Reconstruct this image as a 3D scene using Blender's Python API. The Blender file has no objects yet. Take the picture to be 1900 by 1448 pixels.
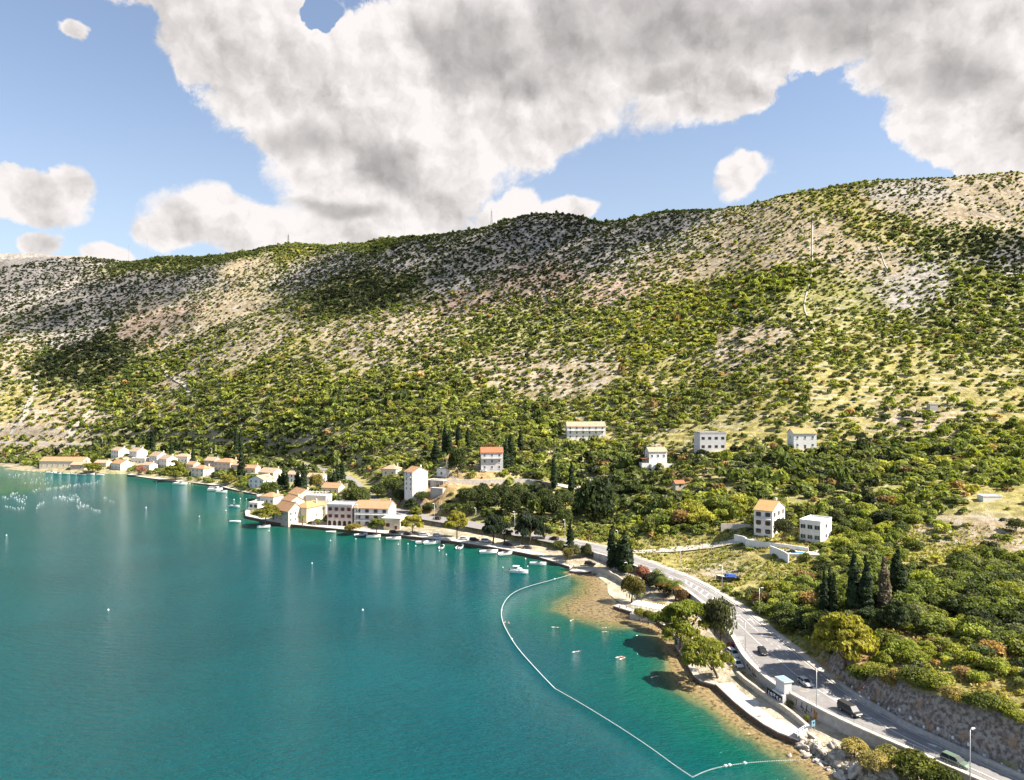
import bpy, bmesh, math, random
import numpy as np
from mathutils import Vector, Matrix
rng = np.random.default_rng(7)
random.seed(7)
S = bpy.context.scene
COL = S.collection

# ------------------------------------------------------------------ camera
CAMH, F, CX, CY = 72.0, 1330.0, 950.0, 724.0     # survey constants of the photograph (1900 px wide)
cam_d = bpy.data.cameras.new('camera')
cam_d.sensor_width = 36.0
cam_d.lens = F / 1900.0 * 36.0
cam_d.clip_start = 1.0
cam_d.clip_end = 9000.0
cam = bpy.data.objects.new('camera', cam_d)
cam.location = (0, 0, CAMH)
cam.rotation_euler = (math.radians(90), 0, 0)
COL.objects.link(cam)
S.camera = cam

S.view_settings.view_transform = 'Standard'
S.view_settings.look = 'None'
S.view_settings.exposure = 1.35
S.view_settings.gamma = 1.0
S.cycles.max_bounces = 5
S.cycles.diffuse_bounces = 2
S.cycles.glossy_bounces = 2
S.cycles.transmission_bounces = 2
S.cycles.transparent_max_bounces = 24
S.cycles.use_denoising = True

# ------------------------------------------------------------------ sun and sky
SUN = Vector((1.0, -0.22, 0.94)).normalized()
sun_d = bpy.data.lights.new('sun', 'SUN')
sun_d.energy = 4.9
sun_d.angle = math.radians(0.5)
sun_d.color = (1.0, 0.93, 0.82)
sun = bpy.data.objects.new('sun', sun_d)
sun.rotation_euler = (-SUN).to_track_quat('-Z', 'Y').to_euler()
COL.objects.link(sun)

W = bpy.data.worlds.new('World')
S.world = W
W.use_nodes = True
nt = W.node_tree
nt.nodes.clear()
N, LK = nt.nodes, nt.links


def wn(t, **kw):
    n = N.new(t)
    for k, v in kw.items():
        setattr(n, k, v)
    return n


def setin(n, i, v):
    if hasattr(v, 'is_linked') or isinstance(v, bpy.types.NodeSocket):
        LK.new(v, n.inputs[i])
    else:
        n.inputs[i].default_value = v


def wmath(op, a, b=0.0, c=0.0, clamp=False):
    n = wn('ShaderNodeMath', operation=op, use_clamp=clamp)
    setin(n, 0, a); setin(n, 1, b)
    if len(n.inputs) > 2:
        setin(n, 2, c)
    return n.outputs[0]


def wvec(op, a, b=(0, 0, 0), c=(0, 0, 0)):
    n = wn('ShaderNodeVectorMath', operation=op)
    setin(n, 0, a)
    if op != 'LENGTH':
        setin(n, 1, b)
    if op == 'MULTIPLY_ADD':
        setin(n, 2, c)
    return n.outputs['Value'] if op == 'LENGTH' else n.outputs['Vector']


def wsmooth(x, lo, hi, to0=0.0, to1=1.0):
    n = wn('ShaderNodeMapRange', interpolation_type='SMOOTHSTEP')
    setin(n, 0, x); setin(n, 1, lo); setin(n, 2, hi); setin(n, 3, to0); setin(n, 4, to1)
    return n.outputs[0]


def wmix(f, a, b):
    n = wn('ShaderNodeMix', data_type='RGBA')
    setin(n, 0, f); setin(n, 6, a); setin(n, 7, b)
    return n.outputs[2]


def wnoise(v, scale, detail=8.0, rough=0.55, dist=0.0, col=False):
    n = wn('ShaderNodeTexNoise')
    setin(n, 'Vector', v); n.inputs['Scale'].default_value = scale
    n.inputs['Detail'].default_value = detail; n.inputs['Roughness'].default_value = rough
    n.inputs['Distortion'].default_value = dist
    return n.outputs['Color'] if col else n.outputs[0]


sky = wn('ShaderNodeTexSky', sky_type='NISHITA')
sky.sun_disc = False
sky.sun_elevation = math.asin(SUN.z)
sky.sun_rotation = math.atan2(SUN.x, SUN.y)
sky.altitude = 70
sky.air_density = 1.0
sky.dust_density = 0.6
sky.ozone_density = 1.5
skyc = wvec('MULTIPLY', sky.outputs[0], (0.070, 0.070, 0.073))

tc = wn('ShaderNodeTexCoord')
sep = wn('ShaderNodeSeparateXYZ')
LK.new(tc.outputs['Generated'], sep.inputs[0])
az = wmath('ARCTAN2', sep.outputs[0], sep.outputs[1])
el = wmath('ARCSINE', sep.outputs[2])
cmb = wn('ShaderNodeCombineXYZ')
LK.new(az, cmb.inputs[0]); LK.new(el, cmb.inputs[1])
ae = cmb.outputs[0]
warp = wvec('SUBTRACT', wnoise(ae, 7.0, 5.0, 0.6, col=True), (0.5, 0.5, 0.5))
aew = wvec('MULTIPLY_ADD', warp, (0.085, 0.07, 0.0), ae)


def blob_field(blobs, vec):
    f = 1.32
    for (u, v, ru, rv) in blobs:
        a = math.atan2(u - CX, F)
        e = math.atan2(CY - v, math.hypot(F, u - CX))
        sc = math.cos(a) ** 2
        ra, re = ru / F * sc, rv / F * math.cos(e) ** 2 * math.cos(a)
        d = wvec('LENGTH', wvec('MULTIPLY_ADD', vec, (1 / ra, 1 / re, 0), (-a / ra, -e / re, 0)))
        f = wmath('SMOOTH_MIN', d, f, 0.22)
    return f


CLOUDS = [(330, -20, 170, 70), (470, 70, 190, 110), (560, 180, 170, 120), (650, 290, 165, 110), (720, 380, 175, 90),
          (800, 200, 260, 190), (950, 110, 300, 180), (1010, 205, 130, 85), (1080, 50, 330, 150), (1310, 140, 150, 95),
          (1270, 50, 300, 130), (1560, 20, 350, 105), (1800, 60, 250, 130), (1830, 190, 175, 115), (1880, 280, 130, 80),
          (40, 365, 115, 52), (125, 345, 52, 46), (400, 405, 115, 62), (330, 425, 85, 42), (470, 430, 120, 55),
          (600, 450, 170, 42), (740, 430, 130, 50), (68, 452, 40, 24), (205, 468, 60, 22), (1380, 322, 56, 50),
          (930, 408, 60, 40), (975, 385, 40, 34), (1045, 385, 52, 27), (135, 52, 30, 20)]
GREYS = [(1150, 45, 330, 120), (1500, 30, 340, 100), (560, 262, 110, 45), (720, 300, 90, 70), (880, 70, 150, 110),
         (1760, 150, 130, 60), (640, 395, 150, 22), (1250, 130, 90, 40), (980, 150, 80, 50),
         (300, -200, 900, 120)]
def wbillow(v, scale, detail=4.0):
    """cauliflower relief: inverted fractal cell distance"""
    n = wn('ShaderNodeTexVoronoi', feature='SMOOTH_F1', voronoi_dimensions='2D')
    n.normalize = True
    setin(n, 'Vector', v)
    n.inputs['Scale'].default_value = scale; n.inputs['Detail'].default_value = detail
    n.inputs['Roughness'].default_value = 0.55; n.inputs['Lacunarity'].default_value = 2.1
    n.inputs['Smoothness'].default_value = 0.35
    return wmath('SUBTRACT', 1.0, n.outputs['Distance'])


fld = blob_field(CLOUDS, aew)
wp = wvec('MULTIPLY_ADD', wvec('SUBTRACT', wnoise(ae, 14.0, 6.0, 0.65, col=True), (0.5, 0.5, 0.5)), (0.05, 0.042, 0.0), ae)
puff = wbillow(wp, 12.0, 4.0)
puff2 = wbillow(wvec('ADD', wp, (0.010, 0.012, 0.0)), 12.0, 4.0)
lump = wbillow(wp, 5.0, 2.0)
lump2 = wbillow(wvec('ADD', wp, (0.030, 0.036, 0.0)), 5.0, 2.0)
fine = wnoise(aew, 30.0, 9.0, 0.68)
wisp = wnoise(aew, 9.0, 8.0, 0.62)
big = wnoise(ae, 3.2, 6.0, 0.55)
hole = blob_field([(602, 14, 34, 26)], aew)
dens = wmath('SUBTRACT', 1.03, fld)
dens = wmath('MULTIPLY_ADD', wmath('SUBTRACT', puff, 0.62), 0.62, dens)
dens = wmath('MULTIPLY_ADD', wmath('SUBTRACT', wisp, 0.5), 0.85, dens)
dens = wmath('MULTIPLY_ADD', wmath('SUBTRACT', fine, 0.5), 0.42, dens)
dens = wmath('SUBTRACT', dens, wsmooth(hole, 1.25, 0.5, 0.0, 0.9))
soft = wsmooth(big, 0.40, 0.62, 0.13, 0.36)
nsm = wn('ShaderNodeMapRange', interpolation_type='SMOOTHSTEP')
setin(nsm, 0, dens); setin(nsm, 1, 0.0); setin(nsm, 2, soft); setin(nsm, 3, 0.0); setin(nsm, 4, 1.0)
alpha = nsm.outputs[0]
gf = blob_field(GREYS, aew)
grey = wmath('MULTIPLY_ADD', wmath('SUBTRACT', big, 0.5), 0.8, wmath('SUBTRACT', 1.0, gf))
grey = wmath('MULTIPLY_ADD', wmath('SUBTRACT', wisp, 0.5), 0.5, grey)
wf = blob_field([(40, 365, 130, 65), (400, 405, 150, 80), (480, 435, 130, 60), (68, 452, 50, 32), (205, 468, 70, 30), (1380, 322, 66, 60), (990, 395, 120, 50), (135, 52, 40, 30)], aew)
fair = wsmooth(wf, 1.25, 0.80)
grey = wsmooth(grey, -0.10, 0.80)
grey = wmath('MULTIPLY', grey, wmath('MULTIPLY_ADD', fair, -0.85, 1.0))
relief = wmath('MULTIPLY_ADD', wmath('SUBTRACT', puff, puff2), 0.42, wmath('MULTIPLY', wmath('SUBTRACT', lump, lump2), 0.46))
lite = wmath('MULTIPLY_ADD', relief, wmath('MULTIPLY_ADD', grey, -0.45, 1.0), 0.334)
lite = wmath('MULTIPLY_ADD', wmath('SUBTRACT', wisp, 0.5), 0.07, lite)
lite = wmath('MULTIPLY_ADD', wmath('SUBTRACT', fine, 0.5), 0.025, lite)
lite = wmath('MULTIPLY_ADD', fair, 0.018, lite)
lite = wmath('MULTIPLY_ADD', wmath('SUBTRACT', big, 0.5), 0.10, lite)
lite = wmath('MULTIPLY_ADD', grey, -0.118, lite)
lite = wmath('ADD', lite, wsmooth(dens, 0.60, 0.05, 0.0, 0.04))
lite = wmath('MAXIMUM', wmath('MINIMUM', lite, 0.39), 0.16)
cmbc = wn('ShaderNodeCombineXYZ')
for i, k in enumerate((1.0, 0.952, 0.935)):
    LK.new(wmath('MULTIPLY', lite, k), cmbc.inputs[i])
veil = wsmooth(el, 0.02, 0.45, 0.50, 0.14)
base = wmix(veil, skyc, (0.31, 0.34, 0.37, 1))
outc = wmix(alpha, base, cmbc.outputs[0])
bg = wn('ShaderNodeBackground')
LK.new(outc, bg.inputs[0])
bg.inputs[1].default_value = 1.0
wo = wn('ShaderNodeOutputWorld')
LK.new(bg.outputs[0], wo.inputs[0])
W.cycles.sampling_method = 'MANUAL'
W.cycles.sample_map_resolution = 512


# ------------------------------------------------------------------ helpers
def P(u, v, z=0.0):
    Y = (CAMH - z) * F / (v - CY)
    return np.array(((u - CX) * Y / F, Y, z))


def PY(u, v, Y):
    return np.array(((u - CX) * Y / F, Y, CAMH - (v - CY) * Y / F))


def proj(x, y, z):
    return CX + F * x / y, CY - (z - CAMH) * F / y


def tag(o, label=None, cat=None, group=None, kind=None):
    if label: o['label'] = label
    if cat: o['category'] = cat
    if group: o['group'] = group
    if kind: o['kind'] = kind
    return o


def link(o, parent=None):
    COL.objects.link(o)
    if parent is not None:
        o.parent = parent
    return o


def empty(name, loc, rz=0.0):
    o = bpy.data.objects.new(name, None)
    o.empty_display_size = 0.5
    o.location = loc
    o.rotation_euler = (0, 0, rz)
    return link(o)


def inst(name, mesh, parent=None, loc=(0, 0, 0), rot=(0, 0, 0), scale=(1, 1, 1), color=None):
    o = bpy.data.objects.new(name, mesh)
    o.location = loc
    o.rotation_euler = rot
    o.scale = scale
    if color is not None:
        o.color = (*color[:3], 1)
    return link(o, parent)


class MB:
    def __init__(s):
        s.v, s.f, s.m = [], [], []

    def add(s, vs, fs, m=0):
        b = len(s.v)
        s.v.extend([tuple(map(float, p)) for p in vs])
        for f in fs:
            s.f.append([b + i for i in f]); s.m.append(m)
        return s

    def box(s, c, d, rz=0.0, m=0, taper=1.0):
        cx, cy, cz = c; hx, hy, hz = d[0] / 2, d[1] / 2, d[2] / 2
        ca, sa = math.cos(rz), math.sin(rz)
        vs = []
        for dz, t in ((-hz, 1.0), (hz, taper)):
            for dx, dy in ((-hx, -hy), (hx, -hy), (hx, hy), (-hx, hy)):
                dx *= t; dy *= t
                vs.append((cx + dx * ca - dy * sa, cy + dx * sa + dy * ca, cz + dz))
        return s.add(vs, [(3, 2, 1, 0), (4, 5, 6, 7), (0, 1, 5, 4), (1, 2, 6, 5), (2, 3, 7, 6), (3, 0, 4, 7)], m)

    def b6(s, x0, x1, y0, y1, z0, z1, m=0):
        return s.box(((x0 + x1) / 2, (y0 + y1) / 2, (z0 + z1) / 2), (x1 - x0, y1 - y0, z1 - z0), 0, m)

    def tube(s, pts, rad, n=8, m=0, cap=True):
        pts = [Vector(p) for p in pts]
        if not hasattr(rad, '__len__'): rad = [rad] * len(pts)
        rings = []
        up = Vector((0, 0, 1))
        for i, p in enumerate(pts):
            d = (pts[min(i + 1, len(pts) - 1)] - pts[max(i - 1, 0)]).normalized()
            a = d.cross(up if abs(d.z) < 0.95 else Vector((1, 0, 0))).normalized()
            b = d.cross(a)
            rings.append([p + (a * math.cos(2 * math.pi * k / n) + b * math.sin(2 * math.pi * k / n)) * rad[i] for k in range(n)])
        return s.loft(rings, m, cap)

    def loft(s, rings, m=0, cap=True, closed=True):
        n = len(rings[0]); vs = [p for r in rings for p in r]; fs = []
        for i in range(len(rings) - 1):
            for k in range(n if closed else n - 1):
                a, b = i * n + k, i * n + (k + 1) % n
                fs.append((a, b, b + n, a + n))
        if cap:
            fs.append(tuple(range(n))[::-1]); fs.append(tuple(range((len(rings) - 1) * n, len(rings) * n)))
        return s.add(vs, fs, m)

    def prism(s, poly, z0, z1, m=0):
        n = len(poly)
        vs = [(x, y, z0) for x, y in poly] + [(x, y, z1) for x, y in poly]
        fs = [tuple(range(n))[::-1], tuple(range(n, 2 * n))] + [(i, (i + 1) % n, n + (i + 1) % n, n + i) for i in range(n)]
        return s.add(vs, fs, m)

    def blob(s, c, r, sub=2, jit=0.15, m=0, rg=None):
        rg = rg or rng
        bm = bmesh.new(); bmesh.ops.create_icosphere(bm, subdivisions=sub, radius=1)
        k = rg.normal(size=(4, 3)) * 2.2; ph = rg.random(4) * 6.3
        vs = []
        for q in bm.verts:
            p = np.array(q.co); w = 1 + jit * sum(math.sin(float(k[j] @ p) + ph[j]) for j in range(4)) / 2
            vs.append((c[0] + p[0] * r[0] * w, c[1] + p[1] * r[1] * w, c[2] + p[2] * r[2] * w))
        fs = [[q.index for q in f.verts] for f in bm.faces]
        bm.free()
        return s.add(vs, fs, m)

    def mesh(s, name, mats, smooth=False):
        me = bpy.data.meshes.new(name)
        me.from_pydata(s.v, [], s.f)
        if not isinstance(mats, (list, tuple)): mats = [mats]
        for q in mats: me.materials.append(q)
        me.polygons.foreach_set('material_index', s.m)
        bm = bmesh.new(); bm.from_mesh(me); bmesh.ops.recalc_face_normals(bm, faces=bm.faces[:]); bm.to_mesh(me); bm.free()
        if smooth: me.polygons.foreach_set('use_smooth', [True] * len(me.polygons))
        me.update()
        return me

    def obj(s, name, mats, parent=None, loc=(0, 0, 0), rz=0.0, smooth=False, color=None):
        return inst(name, s.mesh(name, mats, smooth), parent, loc, (0, 0, rz), color=color)


def big_mesh(name, V, quads, mats, color=None, smooth=False):
    """fast builder for very large quad meshes; color: per-vertex RGB"""
    me = bpy.data.meshes.new(name)
    nv, nq = len(V), len(quads)
    me.vertices.add(nv)
    me.vertices.foreach_set('co', np.ascontiguousarray(V, dtype=np.float32).ravel())
    me.loops.add(nq * 4)
    me.loops.foreach_set('vertex_index', np.ascontiguousarray(quads, dtype=np.int32).ravel())
    me.polygons.add(nq)
    me.polygons.foreach_set('loop_start', np.arange(0, nq * 4, 4, dtype=np.int32))
    me.polygons.foreach_set('loop_total', np.full(nq, 4, dtype=np.int32))
    if smooth: me.polygons.foreach_set('use_smooth', np.ones(nq, dtype=bool))
    for q in (mats if isinstance(mats, (list, tuple)) else [mats]): me.materials.append(q)
    if color is not None:
        at = me.attributes.new('tone', 'FLOAT_COLOR', 'POINT')
        c4 = np.ones((nv, 4), dtype=np.float32); c4[:, :3] = color
        at.data.foreach_set('color', c4.ravel())
    me.update(calc_edges=True)
    return me


# ---- materials
MATS = {}


def newmat(name):
    m = bpy.data.materials.new(name); m.use_nodes = True
    nt = m.node_tree
    for n in list(nt.nodes): nt.nodes.remove(n)
    o = nt.nodes.new('ShaderNodeOutputMaterial')
    return m, nt, o


class G:
    """small node-graph helper for one material"""
    def __init__(s, name):
        s.m, s.nt, s.o = newmat(name)

    def n(s, t, ins=None, **kw):
        q = s.nt.nodes.new(t)
        for k, v in kw.items(): setattr(q, k, v)
        for k, v in (ins or {}).items():
            if isinstance(v, bpy.types.NodeSocket): s.nt.links.new(v, q.inputs[k])
            else: q.inputs[k].default_value = v
        return q

    def math(s, op, a, b=0.0, c=0.0, clamp=False):
        q = s.n('ShaderNodeMath', {0: a, 1: b, 2: c}, operation=op, use_clamp=clamp)
        return q.outputs[0]

    def mix(s, f, a, b, mode='MIX'):
        q = s.n('ShaderNodeMix', {0: f, 6: a, 7: b}, data_type='RGBA', blend_type=mode)
        return q.outputs[2]

    def noise(s, vec, scale, detail=4.0, rough=0.55, col=False):
        q = s.n('ShaderNodeTexNoise', {'Vector': vec, 'Scale': scale, 'Detail': detail, 'Roughness': rough})
        return q.outputs['Color' if col else 0]

    def smooth(s, x, lo, hi, a=0.0, b=1.0):
        q = s.n('ShaderNodeMapRange', {0: x, 1: lo, 2: hi, 3: a, 4: b}, interpolation_type='SMOOTHSTEP')
        return q.outputs[0]

    def coord(s, what='Object'):
        return s.n('ShaderNodeTexCoord').outputs[what]

    def pos(s):
        return s.n('ShaderNodeNewGeometry').outputs['Position']

    def done(s, shader):
        s.nt.links.new(shader, s.o.inputs[0])
        MATS[s.m.name] = s.m
        return s.m


def surf(name, col, rough=0.8, var=0.25, scale=1.5, bump=0.0, bscale=8.0, metal=0.0, spec=0.3, objcol=False, second=None, sec_amt=0.4, sec_scale=0.6, coat=0.0):
    """weathered procedural surface"""
    g = G(name)
    p = g.pos()
    n1 = g.noise(p, scale, 6, 0.6)
    base = g.n('ShaderNodeObjectInfo').outputs['Color'] if objcol else None
    c = base if objcol else (*col, 1)
    lo = g.mix(1.0, c, (1 - var, 1 - var, 1 - var, 1), 'MULTIPLY')
    hi = g.mix(1.0, c, (1 + var, 1 + var, 1 + var, 1), 'MULTIPLY')
    cc = g.mix(g.smooth(n1, 0.3, 0.7), lo, hi)
    if second:
        n2 = g.noise(p, sec_scale, 6, 0.65)
        cc = g.mix(g.smooth(n2, 0.52, 0.62, 0, sec_amt), cc, (*second, 1))
    ins = {'Base Color': cc, 'Roughness': rough, 'Metallic': metal, 'Specular IOR Level': spec, 'Coat Weight': coat}
    if bump:
        b = g.n('ShaderNodeBump', {'Strength': bump, 'Distance': 0.1, 'Height': g.noise(p, bscale, 5, 0.6)})
        ins['Normal'] = b.outputs[0]
    return g.done(g.n('ShaderNodeBsdfPrincipled', ins).outputs[0])


def leafmat(name, attr=True, trans=0.40, var=0.28):
    g = G(name)
    if attr: c = g.n('ShaderNodeAttribute', attribute_name='tone').outputs['Color']
    else:
        oi = g.n('ShaderNodeObjectInfo')
        a = g.n('ShaderNodeAttribute', attribute_name='tone').outputs['Color']
        c = g.mix(1.0, oi.outputs['Color'], a, 'MULTIPLY')
    n1 = g.noise(g.pos(), 0.35, 3, 0.6)
    c = g.mix(g.smooth(n1, 0.35, 0.65, 0, 1), g.mix(1.0, c, (1 - var, 1 - var, 1 - var * 0.9, 1), 'MULTIPLY'), g.mix(1.0, c, (1 + var, 1 + var, 1 + 0.3 * var, 1), 'MULTIPLY'))
    d = g.n('ShaderNodeBsdfPrincipled', {'Base Color': c, 'Roughness': 0.65, 'Specular IOR Level': 0.25})
    t = g.n('ShaderNodeBsdfTranslucent', {'Color': g.mix(1.0, c, (1.4, 1.4, 0.6, 1), 'MULTIPLY')})
    m = g.n('ShaderNodeMixShader', {0: trans})
    g.nt.links.new(d.outputs[0], m.inputs[1]); g.nt.links.new(t.outputs[0], m.inputs[2])
    return g.done(m.outputs[0])


M = dict(
    white=surf('white_render', (0.74, 0.72, 0.68), 0.85, 0.08, 0.7, second=(0.55, 0.5, 0.44), sec_amt=0.25),
    cream=surf('cream_render', (0.68, 0.58, 0.43), 0.85, 0.1, 0.7, second=(0.5, 0.42, 0.32), sec_amt=0.3),
    pink=surf('pale_pink_render', (0.62, 0.50, 0.42), 0.85, 0.1, 0.8, second=(0.45, 0.36, 0.3), sec_amt=0.3),
    greyw=surf('pale_grey_render', (0.56, 0.54, 0.53), 0.85, 0.08, 0.8),
    stone=surf('limestone_masonry', (0.47, 0.41, 0.33), 0.9, 0.35, 3.0, 0.6, 5.0, second=(0.3, 0.26, 0.22), sec_amt=0.5, sec_scale=1.5),
    concrete=surf('raw_concrete', (0.44, 0.41, 0.38), 0.9, 0.18, 1.2, 0.2, 6.0, second=(0.28, 0.25, 0.23), sec_amt=0.4),
    quay=surf('quay_concrete', (0.55, 0.49, 0.42), 0.9, 0.18, 0.9, 0.2, 6.0, second=(0.38, 0.33, 0.28), sec_amt=0.45),
    wetstone=surf('tide_stained_stone', (0.13, 0.075, 0.05), 0.7, 0.4, 2.0, 0.5, 4.0),
    redwin=surf('red_shutter', (0.19, 0.045, 0.035), 0.7, 0.15, 2.0),
    greenwin=surf('green_shutter', (0.05, 0.09, 0.06), 0.7, 0.15, 2.0),
    brownwin=surf('brown_joinery', (0.13, 0.07, 0.04), 0.7, 0.2, 2.0),
    frame=surf('white_joinery', (0.7, 0.7, 0.68), 0.6, 0.05, 2.0),
    glass=surf('window_glass', (0.035, 0.045, 0.055), 0.08, 0.2, 2.0, spec=0.6),
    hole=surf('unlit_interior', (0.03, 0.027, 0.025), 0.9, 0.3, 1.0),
    metal=surf('galvanised_steel', (0.46, 0.46, 0.45), 0.45, 0.1, 3.0, metal=0.6),
    lampw=surf('lamp_housing', (0.78, 0.78, 0.77), 0.5, 0.05, 3.0),
    dark=surf('dark_steel', (0.05, 0.05, 0.055), 0.5, 0.2, 3.0),
    rubber=surf('rubber', (0.02, 0.02, 0.02), 0.8, 0.2, 4.0),
    paint=surf('vehicle_paint', (1, 1, 1), 0.45, 0.05, 1.0, spec=0.35, objcol=True, coat=0.0),
    gel=surf('boat_gelcoat', (1, 1, 1), 0.3, 0.06, 1.5, spec=0.5, objcol=True, coat=0.3),
    vglass=surf('tinted_glass', (0.02, 0.024, 0.028), 0.45, 0.1, 2.0, spec=0.25),
    lens=surf('lamp_lens', (0.7, 0.7, 0.68), 0.15, 0.05, 3.0, spec=0.6),
    tail=surf('tail_lens', (0.35, 0.02, 0.02), 0.2, 0.05, 3.0, spec=0.6),
    rim=surf('alloy_rim', (0.5, 0.5, 0.5), 0.35, 0.1, 3.0, metal=0.7),
    line=surf('road_paint', (0.66, 0.64, 0.60), 0.8, 0.12, 3.0),
    lineY=surf('worn_yellow_paint', (0.52, 0.38, 0.14), 0.85, 0.2, 2.0),
    float_=surf('float_plastic', (0.7, 0.7, 0.67), 0.5, 0.08, 5.0),
    rope=surf('rope', (0.4, 0.38, 0.33), 0.9, 0.2, 5.0),
    bark=surf('bark', (0.14, 0.095, 0.065), 0.95, 0.35, 4.0, 0.6, 10.0),
    skin=surf('skin', (0.58, 0.36, 0.26), 0.6, 0.06, 6.0),
    hair=surf('hair', (0.03, 0.02, 0.015), 0.7, 0.2, 8.0),
    cloth=surf('cloth', (1, 1, 1), 0.85, 0.1, 5.0, objcol=True),
    drystone=surf('dry_stone', (0.50, 0.45, 0.38), 0.9, 0.25, 1.5), rock=surf('pale_limestone', (0.46, 0.40, 0.33), 0.9, 0.3, 1.2, 0.6, 4.0, second=(0.28, 0.24, 0.22), sec_amt=0.5),
    signred=surf('sign_red', (0.5, 0.03, 0.03), 0.5, 0.05, 3.0),
    signblue=surf('sign_blue', (0.03, 0.07, 0.32), 0.5, 0.05, 3.0),
    black=surf('black_paint', (0.014, 0.014, 0.016), 0.8, 0.2, 2.0),
    orange=surf('rust_orange', (0.45, 0.2, 0.06), 0.85, 0.3, 2.0),
    bluepanel=surf('blue_roof_sheet', (0.2, 0.36, 0.46), 0.5, 0.1, 2.0),
    canvas=surf('blue_canvas', (0.03, 0.08, 0.3), 0.8, 0.12, 2.0),
    pool=surf('pool_water', (0.05, 0.25, 0.5), 0.1, 0.1, 2.0, spec=0.5),
    leafM=leafmat('maquis_leaves', True), leafI=leafmat('tree_leaves', False),
)


def tilemat(name, a, b):
    g = G(name)
    p = g.pos()
    oc = g.coord('Object')
    sp = g.n('ShaderNodeSeparateXYZ', {0: oc})
    wv = g.math('SINE', g.math('MULTIPLY', g.math('ADD', sp.outputs[0], sp.outputs[1]), 16.0))
    c = g.mix(g.smooth(g.noise(p, 2.2, 5, 0.7), 0.3, 0.7), (*a, 1), (*b, 1))
    c = g.mix(g.smooth(g.noise(p, 0.45, 4, 0.6), 0.52, 0.7, 0, 0.45), c, (a[0] * .62, a[1] * .66, a[2] * .75, 1))
    bmp = g.n('ShaderNodeBump', {'Strength': 0.5, 'Distance': 0.06, 'Height': wv})
    return g.done(g.n('ShaderNodeBsdfPrincipled', {'Base Color': c, 'Roughness': 0.9, 'Specular IOR Level': 0.2, 'Normal': bmp.outputs[0]}).outputs[0])


M['tile'] = tilemat('terracotta_tiles', (0.40, 0.205, 0.105), (0.50, 0.32, 0.18))
M['tileP'] = tilemat('pale_terracotta_tiles', (0.42, 0.27, 0.17), (0.52, 0.40, 0.28))
M['tileR'] = tilemat('red_terracotta_tiles', (0.40, 0.13, 0.065), (0.48, 0.2, 0.1))
M['tileY'] = tilemat('sandy_tiles', (0.42, 0.255, 0.10), (0.50, 0.335, 0.155))
# ------------------------------------------------------------------ surveyed data
# road stations: sea-side edge px, hill-side edge px, height
ST = [(2010, 1534, 2110, 1548, 4.5), (1900, 1483, 1990, 1490, 4.5), (1823, 1448, 1905, 1453, 4.5), (1750, 1416, 1840, 1424, 4.5), (1680, 1386, 1777, 1396, 4.5),
      (1620, 1361, 1730, 1374, 4.5), (1560, 1334, 1680, 1351, 4.5), (1514, 1311, 1630, 1322, 4.5), (1467, 1285, 1583, 1294, 4.5),
      (1438, 1269, 1549, 1269, 4.5), (1400, 1236, 1516, 1244, 4.5), (1380, 1214, 1487, 1220, 4.5), (1362, 1180, 1447, 1187, 4.5),
      (1335, 1146, 1410, 1156, 4.5), (1308, 1120, 1380, 1131, 4.5), (1279, 1098, 1340, 1106, 4.5), (1249, 1080, 1309, 1087, 4.5),
      (1215, 1064, 1262, 1065, 4.5), (1175, 1048, 1215, 1046, 4.5), (1131, 1033, 1174, 1032, 4.5), (1100, 1024, 1130, 1017, 4.5),
      (1062, 1015, 1099, 1009, 4.5), (1023, 1007, 1050, 1000, 4.5), (955, 994, 975, 986, 4.5), (890, 982, 910, 974, 4.5),
      (845, 974, 860, 966, 4.5), (775, 963, 790, 955, 4.6), (735, 953, 750, 945, 5.0), (700, 938, 720, 930, 6.0), (678, 922, 698, 914, 7.5),
      (662, 906, 680, 899, 9.0), (650, 894, 667, 888, 10.0), (630, 882, 640, 877, 11.0), (560, 862, 562, 857, 12.5), (480, 850, 479, 846, 13.5),
      (400, 842, 399, 838, 14.0), (300, 833, 299, 829, 14.5), (200, 828, 199, 824, 15.0), (0, 824, -2, 820, 15.0), (-200, 822, -202, 818, 15.0)]
RL = np.array([P(a, b, z) for a, b, c, d, z in ST])
RR = np.array([P(c, d, z) for a, b, c, d, z in ST])
RC = (RL + RR) / 2
RHW = np.linalg.norm((RR - RL)[:, :2], axis=1) / 2

SHORE_PX = [(-260, 872), (0, 872), (60, 875), (150, 880), (235, 880), (262, 886), (330, 897), (400, 902), (440, 914), (478, 921),
            (470, 940), (454, 951), (455, 962), (520, 976), (620, 986), (750, 999), (860, 1012), (930, 1024), (1000, 1038), (1030, 1047),
            (1058, 1057), (1062, 1063), (1100, 1063), (1126, 1084), (1129, 1102), (1156, 1123), (1138, 1129), (1190, 1147), (1225, 1160), (1248, 1183),
            (1252, 1204), (1275, 1238), (1292, 1270), (1328, 1278), (1375, 1325), (1432, 1366), (1482, 1386), (1500, 1398), (1530, 1420),
            (1575, 1448), (1640, 1480), (1760, 1530), (1900, 1600)]
SHORE = np.array([P(u, v, 0)[:2] for u, v in SHORE_PX])
SEAPOLY = np.vstack([SHORE, [[160, 60], [160, -400], [-1600, -400], [-1600, 700]]])
BANK_PX = [(1000, 1043), (1058, 1066), (1074, 1082), (1070, 1100), (1040, 1117), (1024, 1132), (1058, 1148), (1120, 1162), (1188, 1168), (1222, 1190),
           (1238, 1222), (1236, 1248), (1248, 1278), (1280, 1300), (1326, 1326), (1382, 1364), (1444, 1402), (1500, 1448), (1640, 1520), (1760, 1560)]
BANK = np.vstack([[P(u, v, 0)[:2] for u, v in BANK_PX], SHORE[::-1][0:24]])
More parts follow.
